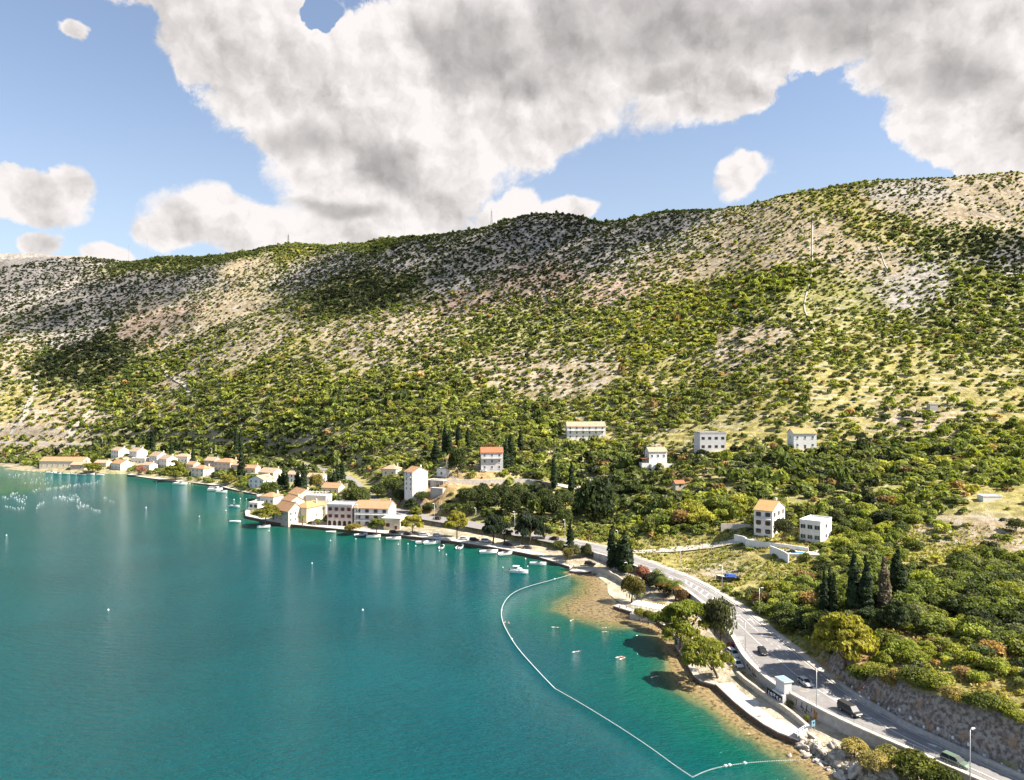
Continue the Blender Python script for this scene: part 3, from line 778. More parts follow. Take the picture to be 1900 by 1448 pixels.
# landcover table: u, v, tone, bush density, bush radius, bush hue (0 dark evergreen .. 1 lime)
TONE = dict(R=(.315, .275, .245), T=(.335, .258, .155), Y=(.325, .275, .095), G=(.275, .255, .085), W=(.50, .45, .375), P=(.36, .245, .18), O=(.38, .24, .12))
LC = [(60, 520, 'R', .6, 1.8, .08), (200, 560, 'R', .62, 2, .06), (350, 520, 'R', .6, 1.9, .1), (150, 620, 'R', .6, 2, .08), (300, 600, 'P', .5, 1.9, .15), (430, 560, 'T', .3, 1.7, .3), (420, 500, 'T', .32, 1.7, .3),
      (480, 640, 'T', .4, 1.8, .3), (600, 500, 'R', .7, 2, .08), (640, 548, 'G', .97, 3, .03), (700, 556, 'G', .95, 3, .03), (750, 480, 'R', .72, 2.2, .06), (850, 520, 'R', .7, 2.2, .08), (1000, 440, 'R', .75, 2.3, .06),
      (1000, 520, 'P', .72, 2.2, .1), (1120, 470, 'R', .72, 2.3, .08), (1150, 555, 'P', .5, 2, .25), (1250, 425, 'R', .7, 2.2, .1), (1300, 500, 'T', .35, 2, .4), (1380, 420, 'T', .42, 2, .35), (215, 640, 'G', .97, 3.4, .03),
      (60, 670, 'T', .6, 2.5, .4), (350, 480, 'G', .97, 2.6, .15), (450, 472, 'G', .97, 2.6, .15), (550, 462, 'Y', .85, 2.4, .4), (720, 446, 'G', .92, 2.6, .3), (20, 500, 'R', .6, 1.9, .08),
      (50, 740, 'Y', .5, 2.8, .55), (120, 670, 'G', .95, 3.6, .08), (170, 690, 'G', .97, 3.6, .1), (250, 720, 'G', .9, 3.4, .4), (60, 780, 'T', .5, 3, .45), (150, 765, 'T', .5, 3, .5), (330, 740, 'G', .8, 3, .5), (350, 690, 'T', .5, 2.5, .4),
      (450, 720, 'G', .9, 3.2, .55), (560, 640, 'Y', .6, 2.5, .5), (600, 700, 'Y', .7, 2.9, .6), (650, 600, 'T', .5, 2.2, .45), (550, 760, 'G', .95, 3.5, .6), (700, 640, 'T', .65, 2.4, .45), (800, 600, 'T', .6, 2.3, .4),
      (720, 780, 'G', .9, 3.8, .5), (850, 560, 'P', .6, 2.3, .2), (900, 620, 'G', .8, 2.6, .35), (950, 680, 'T', .6, 2.4, .4), (1050, 690, 'T', .65, 2.5, .4), (850, 750, 'G', .9, 3.5, .5), (1000, 600, 'G', .82, 2.4, .28),
      (1100, 600, 'G', .85, 2.6, .45), (1200, 580, 'G', .85, 2.9, .7), (1300, 560, 'Y', .85, 3.1, .6), (1430, 530, 'G', .95, 3.6, .5), (1250, 650, 'G', .9, 3, .75), (1150, 740, 'G', .95, 3.4, .6), (1350, 650, 'T', .6, 2.5, .4),
      (1400, 620, 'T', .5, 2.3, .4), (1300, 740, 'G', .9, 3.2, .55), (1000, 780, 'G', .95, 3.9, .5), (1180, 785, 'Y', .8, 3, .5), (1270, 815, 'Y', .3, 2.2, .5), (1420, 805, 'Y', .45, 2.8, .4), (1450, 720, 'Y', .65, 2.9, .5),
      (1550, 700, 'Y', .5, 2.6, .45), (1650, 700, 'Y', .33, 2.4, .4), (1650, 650, 'Y', .5, 2.6, .5), (1750, 640, 'G', .85, 3, .5), (1850, 700, 'Y', .42, 2.6, .4), (1800, 760, 'Y', .45, 2.8, .5), (1700, 780, 'T', .42, 2.8, .4),
      (1860, 820, 'G', .85, 4, .6), (1560, 650, 'G', .8, 3, .6), (1550, 760, 'Y', .5, 2.8, .4), (1500, 430, 'T', .35, 1.8, .35), (1450, 470, 'T', .4, 1.8, .35), (1560, 380, 'Y', .5, 2.3, .4), (1620, 420, 'Y', .6, 2.4, .3),
      (1600, 480, 'T', .42, 1.8, .35), (1600, 560, 'G', .55, 1.6, .4), (1520, 560, 'G', .6, 1.7, .4), (1680, 555, 'R', .45, 1.8, .35), (1740, 530, 'R', .4, 1.8, .3), (1750, 380, 'T', .3, 1.7, .3), (1850, 350, 'T', .35, 1.8, .3), (1700, 350, 'R', .4, 1.8, .25),
      (1800, 455, 'G', .92, 2.6, .04), (1860, 480, 'R', .6, 2.2, .08), (1850, 540, 'G', .85, 3, .35), (1800, 600, 'G', .9, 3, .4), (1650, 600, 'G', .85, 2.6, .5),
      (1450, 875, 'G', .98, 4.3, .12), (1600, 870, 'G', .95, 4, .32), (1700, 850, 'G', .92, 3.8, .35), (1800, 880, 'G', .85, 3.5, .55), (1750, 920, 'G', .85, 3.2, .5), (1850, 930, 'Y', .42, 2.8, .4), (1850, 1000, 'T', .25, 2.6, .33), (1780, 985, 'T', .3, 2.6, .33),
      (1720, 1035, 'Y', .25, 2.2, .7), (1650, 950, 'G', .9, 3.2, .4), (1600, 1015, 'G', .85, 2.8, .5), (1250, 890, 'Y', .6, 2.8, .35), (1100, 930, 'G', .97, 4.8, .1), (1150, 870, 'G', .95, 4, .15), (1000, 870, 'G', .95, 3.8, .4),
      (960, 925, 'G', .97, 4.5, .08), (880, 905, 'O', .45, 1.8, .35), (790, 930, 'O', .4, 2, .35), (1200, 960, 'G', .8, 3, .3), (1150, 985, 'Y', .55, 1.8, .55), (1280, 960, 'G', .95, 3.8, .8), (1100, 1003, 'Y', .5, 1.4, .55),
      (700, 880, 'Y', .6, 2.4, .75), (640, 840, 'G', .97, 3.9, .25), (500, 840, 'G', .97, 3.8, .25), (400, 820, 'G', .92, 3.8, .35), (250, 812, 'G', .92, 3.8, .2), (100, 835, 'T', .55, 3, .3), (560, 890, 'G', .8, 3, .3),
      (1320, 1035, 'Y', .08, 1.5, .5), (1420, 1045, 'Y', .12, 1.8, .45), (1450, 1110, 'G', .95, 2.6, .5), (1520, 1080, 'G', .9, 2.6, .45), (1560, 1110, 'G', .7, 2.8, .3), (1700, 1120, 'G', .92, 3, .35), (1800, 1100, 'G', .97, 3, .35),
      (1850, 1180, 'G', .92, 2.8, .42), (1700, 1200, 'O', .75, 2.4, .5), (1800, 1250, 'Y', .55, 2, .6), (1850, 1290, 'Y', .38, 1.6, .5), (1820, 1050, 'G', .92, 2.8, .4), (1480, 1165, 'G', .97, 2.5, .3), (1620, 1235, 'O', .6, 2, .5), (1370, 1070, 'T', .05, 1, .4), (1280, 1030, 'Y', .06, 1.4, .6), (1350, 1020, 'Y', .1, 1.4, .55), (1330, 1062, 'T', .03, 1, .5), (1290, 1052, 'Y', .05, 1.2, .6), (1440, 1030, 'Y', .1, 1.4, .5), (1395, 1075, 'Y', .12, 1.4, .5), (1385, 1105, 'G', .8, 1.8, .6), (1500, 1050, 'Y', .35, 2, .45), (1220, 1030, 'Y', .2, 1.5, .6), (1000, 700, 'T', .45, 2.3, .4), (1120, 700, 'T', .5, 2.3, .45), (650, 660, 'T', .5, 2.3, .5), (1200, 700, 'Y', .6, 2.6, .6), (690, 900, 'G', .92, 3.2, .35), (715, 905, 'G', .92, 3.4, .3), (742, 918, 'G', .9, 3, .3), (930, 915, 'G', .95, 3.6, .2), (900, 940, 'G', .97, 4, .15), (860, 925, 'G', .8, 3, .3), (1000, 925, 'G', .97, 4.2, .12), (1040, 930, 'G', .97, 4.2, .15)]
lc_w = np.array([hit(a[0], a[1]) for a in LC])
lc_ar = np.stack([np.arctan2(lc_w[:, 0], lc_w[:, 1]) * 6.0, np.log(np.hypot(lc_w[:, 0], lc_w[:, 1])) * 6.0], 1)
lc_v = np.array([[*TONE[a[2]], a[3], a[4], a[5]] for a in LC])


def landcover(x, y):
    q = np.stack([np.arctan2(x, y) * 6.0, np.log(np.hypot(x, y)) * 6.0], 1)
    q = q + np.stack([fbm(x, y, 60, 3) * 0.5, fbm(x + 500, y, 60, 3) * 0.35], 1)
    out = np.empty((len(x), 6))
    for i in range(0, len(x), 20000):
        r2 = ((q[i:i + 20000, None] - lc_ar[None]) ** 2).sum(-1) + 1e-3
        w = 1 / r2 ** 1.9
        out[i:i + 20000] = (w @ lc_v) / w.sum(1)[:, None]
    return out


CLEAR = [([(1195, 1034), (1300, 1022), (1420, 1024), (1500, 1044), (1560, 1058), (1490, 1078), (1425, 1092), (1392, 1112), (1345, 1094), (1270, 1060)], .04),
         ([(1660, 1000), (1740, 960), (1830, 925), (1930, 895), (1940, 1040), (1800, 1045), (1700, 1020)], .16), ([(1680, 1022), (1740, 1018), (1800, 1040), (1780, 1085), (1690, 1075)], .08), ([(1640, 1200), (1760, 1190), (1900, 1230), (1900, 1320), (1700, 1280)], .6), ([(1560, 900), (1660, 890), (1700, 950), (1600, 990)], .7),
         ([(1640, 640), (1760, 650), (1740, 740), (1620, 760), (1560, 770), (1500, 760), (1560, 720)], .58), ([(1270, 795), (1480, 795), (1475, 830), (1290, 838), (1180, 812)], .35),
         ([(1760, 690), (1900, 680), (1900, 760), (1740, 800), (1690, 790)], .65), ([(560, 625), (800, 590), (820, 640), (760, 700), (600, 690)], .6), ([(900, 660), (1150, 660), (1120, 740), (880, 730)], .62),
         ([(0, 690), (110, 690), (190, 770), (160, 820), (0, 820)], .45), ([(300, 680), (380, 690), (370, 790), (280, 780)], .6), ([(790, 915), (900, 898), (925, 912), (860, 935), (800, 940)], .4), ([(1130, 1000), (1200, 990), (1240, 1020), (1150, 1018)], .3)]
CLEARW = [(np.array([hit(*q)[:2] for q in c_]), f_) for c_, f_ in CLEAR]
X, Yg = gx.ravel(), gy.ravel()
lcg = landcover(X, Yg)
tone = lcg[:, :3].copy()
rock01 = sstep(np.linalg.norm(tone - np.array(TONE['R']), axis=1), 0.16, 0.04)
# lower shore, road verges and the rock cutting get their own ground
low = (inf['s'] > 0) & (inf['par'] < 27) & (inf['e'] > 0)
tone[low] = (.43, .36, .26)
bchm = inpoly(X, Yg, BEACH) & (inf['s'] > 0)
tone[bchm] = (.60, .50, .36)
vg = (inf['s'] <= 0) & (inf['e'] < 2.2) & (inf['par'] < 22)
tone[vg] = (.52, .47, .39)
vil = (inf['s'] > 0) & (inf['dsg'] < 60) & (Yg > 340)
tone[vil] = tone[vil] * 0.5 + np.array((.36, .31, .22)) * 0.5
tone *= (1 + 0.5 * fbm(X, Yg, 22, 4)[:, None])
cutm = ((inf['par'] < 10.5) & (inf['s'] <= 0) & (inf['e'] < 7.5)).astype(float)
cutm = np.maximum(cutm, ((inf['par'] > 25.5) & (inf['par'] < 31) & (inf['s'] <= 0) & (inf['e'] < 14)) * .9)

g = G('hillside_ground')
p = g.pos()
at = g.n('ShaderNodeAttribute', attribute_name='tone').outputs['Color']
geo = g.n('ShaderNodeNewGeometry')
nz = g.n('ShaderNodeSeparateXYZ', {0: geo.outputs['Normal']}).outputs[2]
nA = g.noise(p, 0.22, 8, 0.65)
nB = g.noise(p, 1.3, 6, 0.6)
nC = g.noise(p, 0.06, 6, 0.6)
c = g.mix(g.smooth(nA, 0.42, 0.60), g.mix(1.0, at, (0.72, 0.74, 0.7, 1), 'MULTIPLY'), g.mix(1.0, at, (1.22, 1.2, 1.16, 1), 'MULTIPLY'))
# bare limestone showing through
vor = g.n('ShaderNodeTexVoronoi', {'Vector': p, 'Scale': 0.16, 'Randomness': 1.0})
rockf = g.math('MULTIPLY', g.smooth(vor.outputs['Distance'], 0.55, 0.25), g.smooth(nC, 0.44, 0.6))
rk = g.n('ShaderNodeAttribute', attribute_name='rocky').outputs['Fac']
c = g.mix(g.math('MULTIPLY', g.smooth(nA, 0.50, 0.60), g.math('MULTIPLY_ADD', rk, 0.75, 0.16)), c, (0.36, 0.33, 0.30, 1))
c = g.mix(g.math('MULTIPLY', rockf, g.math('MULTIPLY_ADD', rk, 0.7, 0.15)), c, (0.43, 0.395, 0.355, 1))
# dry-stone terrace risers
zz = g.n('ShaderNodeSeparateXYZ', {0: p}).outputs[2]
fz = g.math('FRACT', g.math('ADD', g.math('DIVIDE', zz, 3.2), g.math('MULTIPLY', g.noise(p, 0.035, 4, 0.6), 3.0)))
tmask = g.n('ShaderNodeAttribute', attribute_name='terrace').outputs['Fac']
trc = g.math('MULTIPLY', g.math('MULTIPLY', g.smooth(fz, 0.56, 0.66), g.smooth(fz, 0.98, 0.92)), g.math('MULTIPLY', tmask, g.smooth(g.noise(p, 0.06, 5, 0.65), 0.42, 0.58)))
c = g.mix(g.math('MULTIPLY', trc, 0.62), c, g.mix(nB, (0.30, 0.26, 0.20, 1), (0.66, 0.59, 0.49, 1)))
# steep faces are broken rock
steep = g.smooth(nz, 0.84, 0.62)
rc = g.mix(g.smooth(nB, 0.35, 0.65), (0.15, 0.125, 0.11, 1), (0.40, 0.345, 0.295, 1))
rc = g.mix(g.smooth(g.noise(p, 0.35, 5, 0.6), 0.55, 0.68, 0, 0.75), rc, (0.36, 0.23, 0.14, 1))
cut = g.n('ShaderNodeAttribute', attribute_name='cutting').outputs['Fac']
c = g.mix(g.math('MULTIPLY', steep, g.math('MULTIPLY_ADD', cut, 0.6, 0.4)), c, rc)
c = g.mix(1.0, c, g.mix(nB, (0.8, 0.8, 0.8, 1), (1.2, 1.2, 1.2, 1)), 'MULTIPLY')
bh = g.math('ADD', g.math('MULTIPLY', nA, 1.6), g.math('MULTIPLY', nB, 0.5))
bmp = g.n('ShaderNodeBump', {'Strength': 0.85, 'Distance': 0.9, 'Height': bh})
GROUND = g.done(g.n('ShaderNodeBsdfPrincipled', {'Base Color': c, 'Roughness': 0.95, 'Specular IOR Level': 0.1, 'Normal': bmp.outputs[0]}).outputs[0])

ii, jj = np.meshgrid(np.arange(NA - 1), np.arange(NR - 1), indexing='ij')
a = (ii * NR + jj).ravel()
quads = np.stack([a, a + NR, a + NR + 1, a + 1], 1)
gm = big_mesh('hillside', np.stack([X, Yg, hz], 1), quads, GROUND, np.clip(tone, 0.01, 0.8), smooth=True)
terr = sstep(hz, 14, 26) * (1 - sstep(hz, 140, 180)) * sstep(Yg, 330, 420)
for nm, val in (('rocky', rock01), ('cutting', cutm), ('terrace', terr)):
    t_ = gm.attributes.new(nm, 'FLOAT', 'POINT'); t_.data.foreach_set('value', val.astype(np.float32))
tag(link(bpy.data.objects.new('hillside', gm)), kind='structure', label='steep rocky hillside with terraces rising from the bay')

# ------------------------------------------------------------------ sea
na, nr = 420, 420
wa, wr = np.meshgrid(np.linspace(-0.85, 0.85, na), np.exp(np.linspace(math.log(30), math.log(900), nr)), indexing='ij')
wx, wy = (wr * np.sin(wa)).ravel(), (wr * np.cos(wa)).ravel()
ds, _, _, _ = seg_dist(wx, wy, SHORE)
db, _, _, _ = seg_dist(wx, wy, BANK[:len(BANK_PX)])
inb = inpoly(wx, wy, BANK)
jit = fbm(wx, wy, 9, 4) * 5
depth = np.where(inb, 0.05 + 0.85 * np.clip(1 - db / 9.0, 0, 1) * np.clip(ds / 6, 0, 1), 0.9 + (db + jit) * 0.11)
lat = np.array([P(u, v, 0)[:2] for u, v in [(-300, 880), (0, 882), (110, 890), (150, 905), (60, 915), (-20, 925), (-300, 940)]])
inl = inpoly(wx, wy, lat)
dl, _, _, _ = seg_dist(wx, wy, np.vstack([lat, lat[:1]]))
depth_far = 1.2 + ds * 0.05 + jit * 0.15
depth_far = np.where(inl, np.minimum(depth_far, 1.75 - 0.02 * np.minimum(dl, 25)), depth_far)
depth = np.where(wy > 285, np.minimum(depth_far, 4.2), depth)
depth = np.clip(depth, 0.0, 4.2) / 4.2
g = G('sea_water')
p = g.pos()
dp = g.n('ShaderNodeAttribute', attribute_name='depth').outputs['Fac']
dn = g.math('MULTIPLY_ADD', g.math('SUBTRACT', g.noise(p, 0.10, 5, 0.6), 0.5), 0.10, dp)
ramp = g.n('ShaderNodeValToRGB', {0: dn})
cr = ramp.color_ramp
cr.elements[0].position = 0.0; cr.elements[0].color = (0.42, 0.30, 0.155, 1)
cr.elements[1].position = 1.0; cr.elements[1].color = (0.0009, 0.080, 0.093, 1)
for po, co in ((0.10, (0.35, 0.26, 0.12, 1)), (0.19, (0.20, 0.21, 0.09, 1)), (0.27, (0.035, 0.115, 0.07, 1)), (0.36, (0.004, 0.105, 0.072, 1)), (0.60, (0.0011, 0.090, 0.084, 1))):
    e_ = cr.elements.new(po); e_.color = co
spk = g.noise(p, 0.9, 6, 0.7)
cc = g.mix(g.math('MULTIPLY', g.smooth(spk, 0.47, 0.66), g.smooth(dp, 0.30, 0.12)), ramp.outputs[0], (0.075, 0.05, 0.022, 1))
cc = g.mix(g.smooth(g.noise(p, 0.012, 4, 0.6), 0.40, 0.66, 0.0, 0.45), cc, g.mix(1.0, cc, (0.55, 0.62, 0.72, 1), 'MULTIPLY'))
st = g.n('ShaderNodeMapping', {'Vector': p, 'Scale': (0.55, 1.5, 1.0), 'Rotation': (0, 0, 0.35)}).outputs[0]
w1 = g.noise(st, 0.42, 5, 0.7)
w2 = g.noise(st, 1.3, 4, 0.65)
hgt = g.math('ADD', g.math('MULTIPLY', w1, 0.75), g.math('MULTIPLY', w2, 0.25))
gust = g.smooth(g.noise(p, 0.018, 4, 0.6), 0.35, 0.65, 0.75, 1.0)
bmp = g.n('ShaderNodeBump', {'Strength': gust, 'Distance': 2.6, 'Height': hgt})
pr = g.n('ShaderNodeBsdfPrincipled', {'Base Color': cc, 'Roughness': 0.06, 'IOR': 1.33, 'Specular IOR Level': 0.15, 'Normal': bmp.outputs[0]})
WATER = g.done(pr.outputs[0])
ii, jj = np.meshgrid(np.arange(na - 1), np.arange(nr - 1), indexing='ij')
a = (ii * nr + jj).ravel()
wm_ = big_mesh('sea', np.stack([wx, wy, np.zeros_like(wx)], 1), np.stack([a, a + nr, a + nr + 1, a + 1], 1), WATER, None, True)
t_ = wm_.attributes.new('depth', 'FLOAT', 'POINT'); t_.data.foreach_set('value', depth.astype(np.float32))
tag(link(bpy.data.objects.new('sea', wm_)), kind='structure', label='calm turquoise bay water turning sandy gold at the beach')


# ------------------------------------------------------------------ roads, quays, walls
def unit(d):
    return d / (np.linalg.norm(d) + 1e-9)


def norms(pl):
    """left-pointing horizontal normals of a polyline"""
    out = []
    for i in range(len(pl)):
        d = unit(pl[min(i + 1, len(pl) - 1)][:2] - pl[max(i - 1, 0)][:2])
        out.append(np.array((-d[1], d[0], 0.0)))
    return np.array(out)


def resample(pl, step):
    pl = np.asarray(pl, float)
    s = np.concatenate([[0], np.cumsum(np.linalg.norm(np.diff(pl[:, :2], axis=0), axis=1))])
    t = np.linspace(0, s[-1], max(2, int(s[-1] / step) + 1))
    return np.stack([np.interp(t, s, pl[:, k]) for k in range(pl.shape[1])], 1)


def ribbon(a, b, m=0, mb=None, dz=0.0):
    mb = mb or MB()
    n = len(a)
    vs = [(*p[:2], p[2] + dz) for p in a] + [(*p[:2], p[2] + dz) for p in b]
    return mb.add(vs, [(i, i + 1, n + i + 1, n + i) for i in range(n - 1)], m)


def wall_strip(pl, th, z0, z1, mb=None, m=0):
    """solid wall along polyline pl; z0,z1 arrays or numbers; thickness th to the left of pl"""
    mb = mb or MB()
    pl = np.asarray(pl); nn = norms(pl); n = len(pl)
    z0 = np.broadcast_to(z0, n); z1 = np.broadcast_to(z1, n)
    rings = []
    for i in range(n):
        p, q = pl[i], pl[i] + nn[i] * th
        rings.append([(p[0], p[1], z0[i]), (p[0], p[1], z1[i]), (q[0], q[1], z1[i]), (q[0], q[1], z0[i])])
    return mb.loft(rings, m)


asph = surf('pale_asphalt', (0.25, 0.232, 0.218), 0.9, 0.12, 0.5, 0.15, 20.0, second=(0.18, 0.17, 0.165), sec_amt=0.5, sec_scale=0.12)
gravel = surf('pale_gravel', (0.50, 0.44, 0.36), 0.95, 0.2, 1.5, 0.3, 8.0)
tag(ribbon(RLs, RRs).obj('road', asph), kind='structure', label='two lane coast road curving round the bay')

side = smooth_pl([P(1140, 1024, 4.5), P(1190, 1025, 4.6), PY(1250, 1022, 296), PY(1310, 1018, 292), PY(1360, 1016, 288), PY(1400, 1014, 284)], 2)


def drape(pl, w, step=1.5, dz=0.12, cross=4):
    pl = resample(pl, step); nn = norms(pl)
    rows = []
    for p, n_ in zip(pl, nn):
        r = []
        for k in range(cross + 1):
            q = p + n_ * w * (k / cross - .5)
            r.append((q[0], q[1], g1(q[0], q[1]) + dz))
        zc = max(r_[2] for r_ in r)
        rows.append([(r_[0], r_[1], 0.75 * r_[2] + 0.25 * zc) for r_ in r])
    return MB().loft(rows, cap=False, closed=False)


tag(drape(side, 5.0, dz=0.15).obj('side_road', gravel), kind='structure', label='pale side road climbing to the villas')
lane_pl = smooth_pl([PY(818, 893, 413), PY(850, 894, 413), PY(900, 895, 415), PY(950, 893, 418), PY(1000, 896, 420), PY(1040, 902, 418), PY(1085, 905, 414), PY(1105, 890, 430)], 2)
tag(drape(lane_pl, 4.5, dz=0.25).obj('lane', gravel), kind='structure', label='narrow lane curving below the red roofed house')
pth = surf('stony_track', (0.40, 0.35, 0.285), 0.95, 0.2, 0.6, 0.3, 4.0)
for k, px in enumerate([[(20, 808), (44, 782), (52, 752), (66, 722), (70, 696)], [(128, 815), (142, 790), (172, 762)], [(300, 688), (330, 708), (352, 726), (345, 748), (322, 770)],
                        [(0, 720), (40, 700), (62, 690)]]):
    tag(drape(smooth_pl([hit(*q) for q in px], 1), [6, 9, 4, 4, 8][k], step=5, dz=0.5).obj('hill_path', pth), kind='structure')

# painted markings, each sheet a little above the asphalt
ZM = 4.5 + 0.02


def px3(pts, z=ZM):
    return np.array([P(u, v, z) for u, v in pts])


def stripe(pl, w, mb, m=0, dashes=None):
    pl = resample(smooth_pl(pl, 2) if len(pl) > 2 else pl, 0.5)
    nn = norms(pl)
    if dashes is None:
        ribbon(pl + nn * w / 2, pl - nn * w / 2, m, mb)
        return
    on, off = dashes
    k = 0; st_ = 0.5
    while k < len(pl) - 2:
        e_ = min(len(pl), k + int(on / st_) + 1)
        q, n_ = pl[k:e_], nn[k:e_]
        ribbon(q + n_ * w / 2, q - n_ * w / 2, m, mb)
        k = e_ - 1 + int(off / st_)


mk = MB()
stripe(px3([(1990, 1512), (1840, 1443), (1750, 1402), (1680, 1368.5), (1634, 1344)]), 0.22, mk)
stripe(px3([(1634, 1344), (1610, 1335), (1578, 1318), (1556, 1304), (1520, 1282), (1505, 1271)]), 0.16, mk)
stripe(px3([(1634, 1342), (1608, 1327), (1562, 1299), (1520, 1275), (1505, 1268)]), 0.16, mk)
for uu, vv in ((1508, 1271.5), (1531.5, 1285.5), (1550.5, 1297.5), (1572, 1310), (1592, 1322), (1612, 1333)):
    c_ = P(uu, vv, ZM); d_ = unit((P(1556, 1302, ZM) - P(1520, 1278, ZM)))
    stripe(np.array([c_ - np.array((.9, -.2, 0)) * .6, c_ + np.array((.9, -.2, 0)) * .6]), 0.55, mk)
stripe(px3([(1505, 1270), (1481, 1255), (1474, 1250), (1440, 1220), (1411.5, 1197), (1385, 1172), (1359, 1147), (1334, 1124), (1324, 1118)]), 0.17, mk)
stripe(px3([(1404, 1170), (1388, 1156), (1373, 1142)]), 0.16, mk)
stripe(px3([(1351, 1140.5), (1362, 1142), (1373, 1142)]), 0.45, mk)
stripe(px3([(1490, 1246), (1470, 1229), (1440, 1203), (1404, 1170)]), 0.15, mk, dashes=(1.7, 2.4))
stripe(px3([(1530, 1276), (1500, 1252), (1466, 1219), (1436, 1190)]), 0.15, mk, dashes=(2.2, 3.2))
stripe(px3([(1373, 1141), (1350, 1123), (1334, 1113)]), 0.22, mk, dashes=(0.9, 1.2))
stripe(px3([(1324, 1119), (1300, 1101), (1270, 1081)]), 0.18, mk)
stripe(px3([(1333, 1113), (1312, 1097), (1270, 1075)]), 0.18, mk)
stripe(px3([(1324, 1119), (1333, 1118), (1334, 1113)]), 0.3, mk)
for t_ in np.linspace(0.06, 0.9, 6):
    a_, b_ = P(1270, 1081, ZM) * (1 - t_) + P(1324, 1119, ZM) * t_, P(1270, 1075, ZM) * (1 - t_) + P(1333, 1112, ZM) * t_
    stripe(np.array([a_, b_]), 0.6, mk)
stripe(px3([(1268, 1078), (1215, 1055), (1160, 1038), (1100, 1016), (1040, 1002), (960, 989.5)]), 0.18, mk)
rin = RRs + 0.0
nnr = norms(RRs)
k0, k1 = 3, np.argmin(np.abs(RRs[:, 1] - P(1050, 1000, 4.5)[1]))
edge = RRs[k0:k1] + nnr[k0:k1] * 0.45; edge[:, 2] += 0.02
stripe(edge, 0.16, mk)
edge = RLs[k0:60] - norms(RLs)[k0:60] * 0.5; edge[:, 2] += 0.02
stripe(edge, 0.14, mk)
stripe(px3([(1421, 1248), (1400, 1224), (1386, 1205), (1374, 1190)]), 0.14, mk, dashes=(0.9, 1.3))
stripe(px3([(1520, 1290), (1480, 1272), (1450, 1255), (1425, 1236)]), 0.14, mk, dashes=(1.1, 1.6))
stripe(px3([(1262, 1082), (1300, 1112), (1330, 1139)]), 0.14, mk, dashes=(1.0, 1.2))


def arrow(px, head, w=0.22, turn=0):
    a_, b_ = P(*px, ZM), P(*head, ZM)
    d_ = unit(b_ - a_); n_ = np.array((-d_[1], d_[0], 0))
    stripe(np.array([a_, b_ - d_ * 0.5]), w, mk)
    if turn:
        b_ = b_ + n_ * 1.2; d_, n_ = n_, -d_
        stripe(np.array([b_ - d_ * 1.3, b_ - d_ * .3]), w, mk)
    mk.add([b_ + d_ * .9, b_ - d_ * .9 + n_ * .55, b_ - d_ * .9 - n_ * .55], [(0, 1, 2)])


arrow((1400, 1157), (1392, 1149)); arrow((1380, 1155), (1372, 1148), turn=1); arrow((1585, 1303), (1570, 1292)); arrow((1748, 1389), (1728, 1382)); arrow((1338, 1104), (1328, 1098))
tag(mk.obj('road_markings', M['line']), kind='structure', label='white painted lane lines, arrows and hatching on the road')
ym = MB()
for uu, vv, ww in ((1438, 1253, 8), (1492, 1283, 7), (1500, 1301, 11), (1476, 1262, 5)):
    stripe(np.array([P(uu - ww, vv - 1, ZM), P(uu + ww, vv + 1, ZM)]), 0.35, ym)
tag(ym.obj('bus_bay_marking', M['lineY']), kind='structure', label='faded yellow bus stop lettering band on the road')

# seaward retaining wall with pale coping
kA = np.argmin(np.abs(RLs[:, 1] - P(1100, 1024, 4.5)[1]))
rw = RLs[:kA + 1][::-1]
wl = empty('retaining_wall', rw[0])
tag(wl, 'long pale concrete retaining wall carrying the road above the shore', 'wall')
o = rw[0]
w_ = wall_strip(rw - o, -0.55, -4.2, 0.02).obj('wall_face', M['concrete'], wl)
co_ = wall_strip(rw - o + norms(rw) * 0.25 * 0 - norms(rw) * -0.12, -1.0, 0.03, 0.30).obj('coping', M['quay'], wl)
# rail on the coping
rt = RLs[1:np.argmin(np.abs(RLs[:, 1] - P(1410, 1245, 4.5)[1]))]
rt = resample(rt, 2.0); rt = rt + norms(rt) * 0.45
rail = empty('guard_rail', rt[0])
tag(rail, 'thin steel guard rail along the top of the retaining wall', 'railing')
for hgt_ in (0.75, 1.25):
    MB().tube([(p_ - rt[0]) + np.array((0, 0, hgt_)) for p_ in rt], 0.025, 5).obj('rail', M['metal'], rail)
pm = MB().tube([(0, 0, 0.25), (0, 0, 1.27)], 0.03, 5).mesh('post', M['metal'])
for p_ in rt[:95]:
    inst('post', pm, rail, tuple(p_ - rt[0]))
# grey toe wall on the hill side below the cutting
kB = np.argmin(np.abs(RRs[:, 1] - P(1549, 1269, 4.5)[1]))
tw = RRs[:kB + 1]
o = tw[0]
tag(wall_strip(tw - o - norms(tw) * 0.55, -0.6, -0.5, 0.75).obj('toe_wall', M['concrete'], loc=o), 'low grey concrete kerb wall along the foot of the rock cutting', 'wall')
kC = np.argmin(np.abs(RRs[:, 1] - P(1262, 1065, 4.5)[1]))
vw = RRs[kB:kC] 
tag(ribbon(vw - norms(vw) * 0.05, vw - norms(vw) * 1.9, dz=0.10).obj('verge', gravel), kind='structure')

# rock-fall marker stones along the cutting
sm = MB().box((0, 0, 0.25), (0.38, 0.38, 0.55), 0.2, taper=0.8).mesh('marker_stone', M['lampw'])
ts = resample(tw, 2.9)
for k, p_ in enumerate(ts[1:]):
    n_ = norms(ts)[k + 1]
    q = p_ - n_ * (1.75 + 0.2 * random.random())
    o = inst('marker_stone', sm, None, (q[0], q[1], g1(q[0], q[1]) + 0.15), (0, 0, random.random()))
    tag(o, 'small white marker stone in the row at the foot of the rock cutting', 'marker', 'white marker stones under the rock cutting')


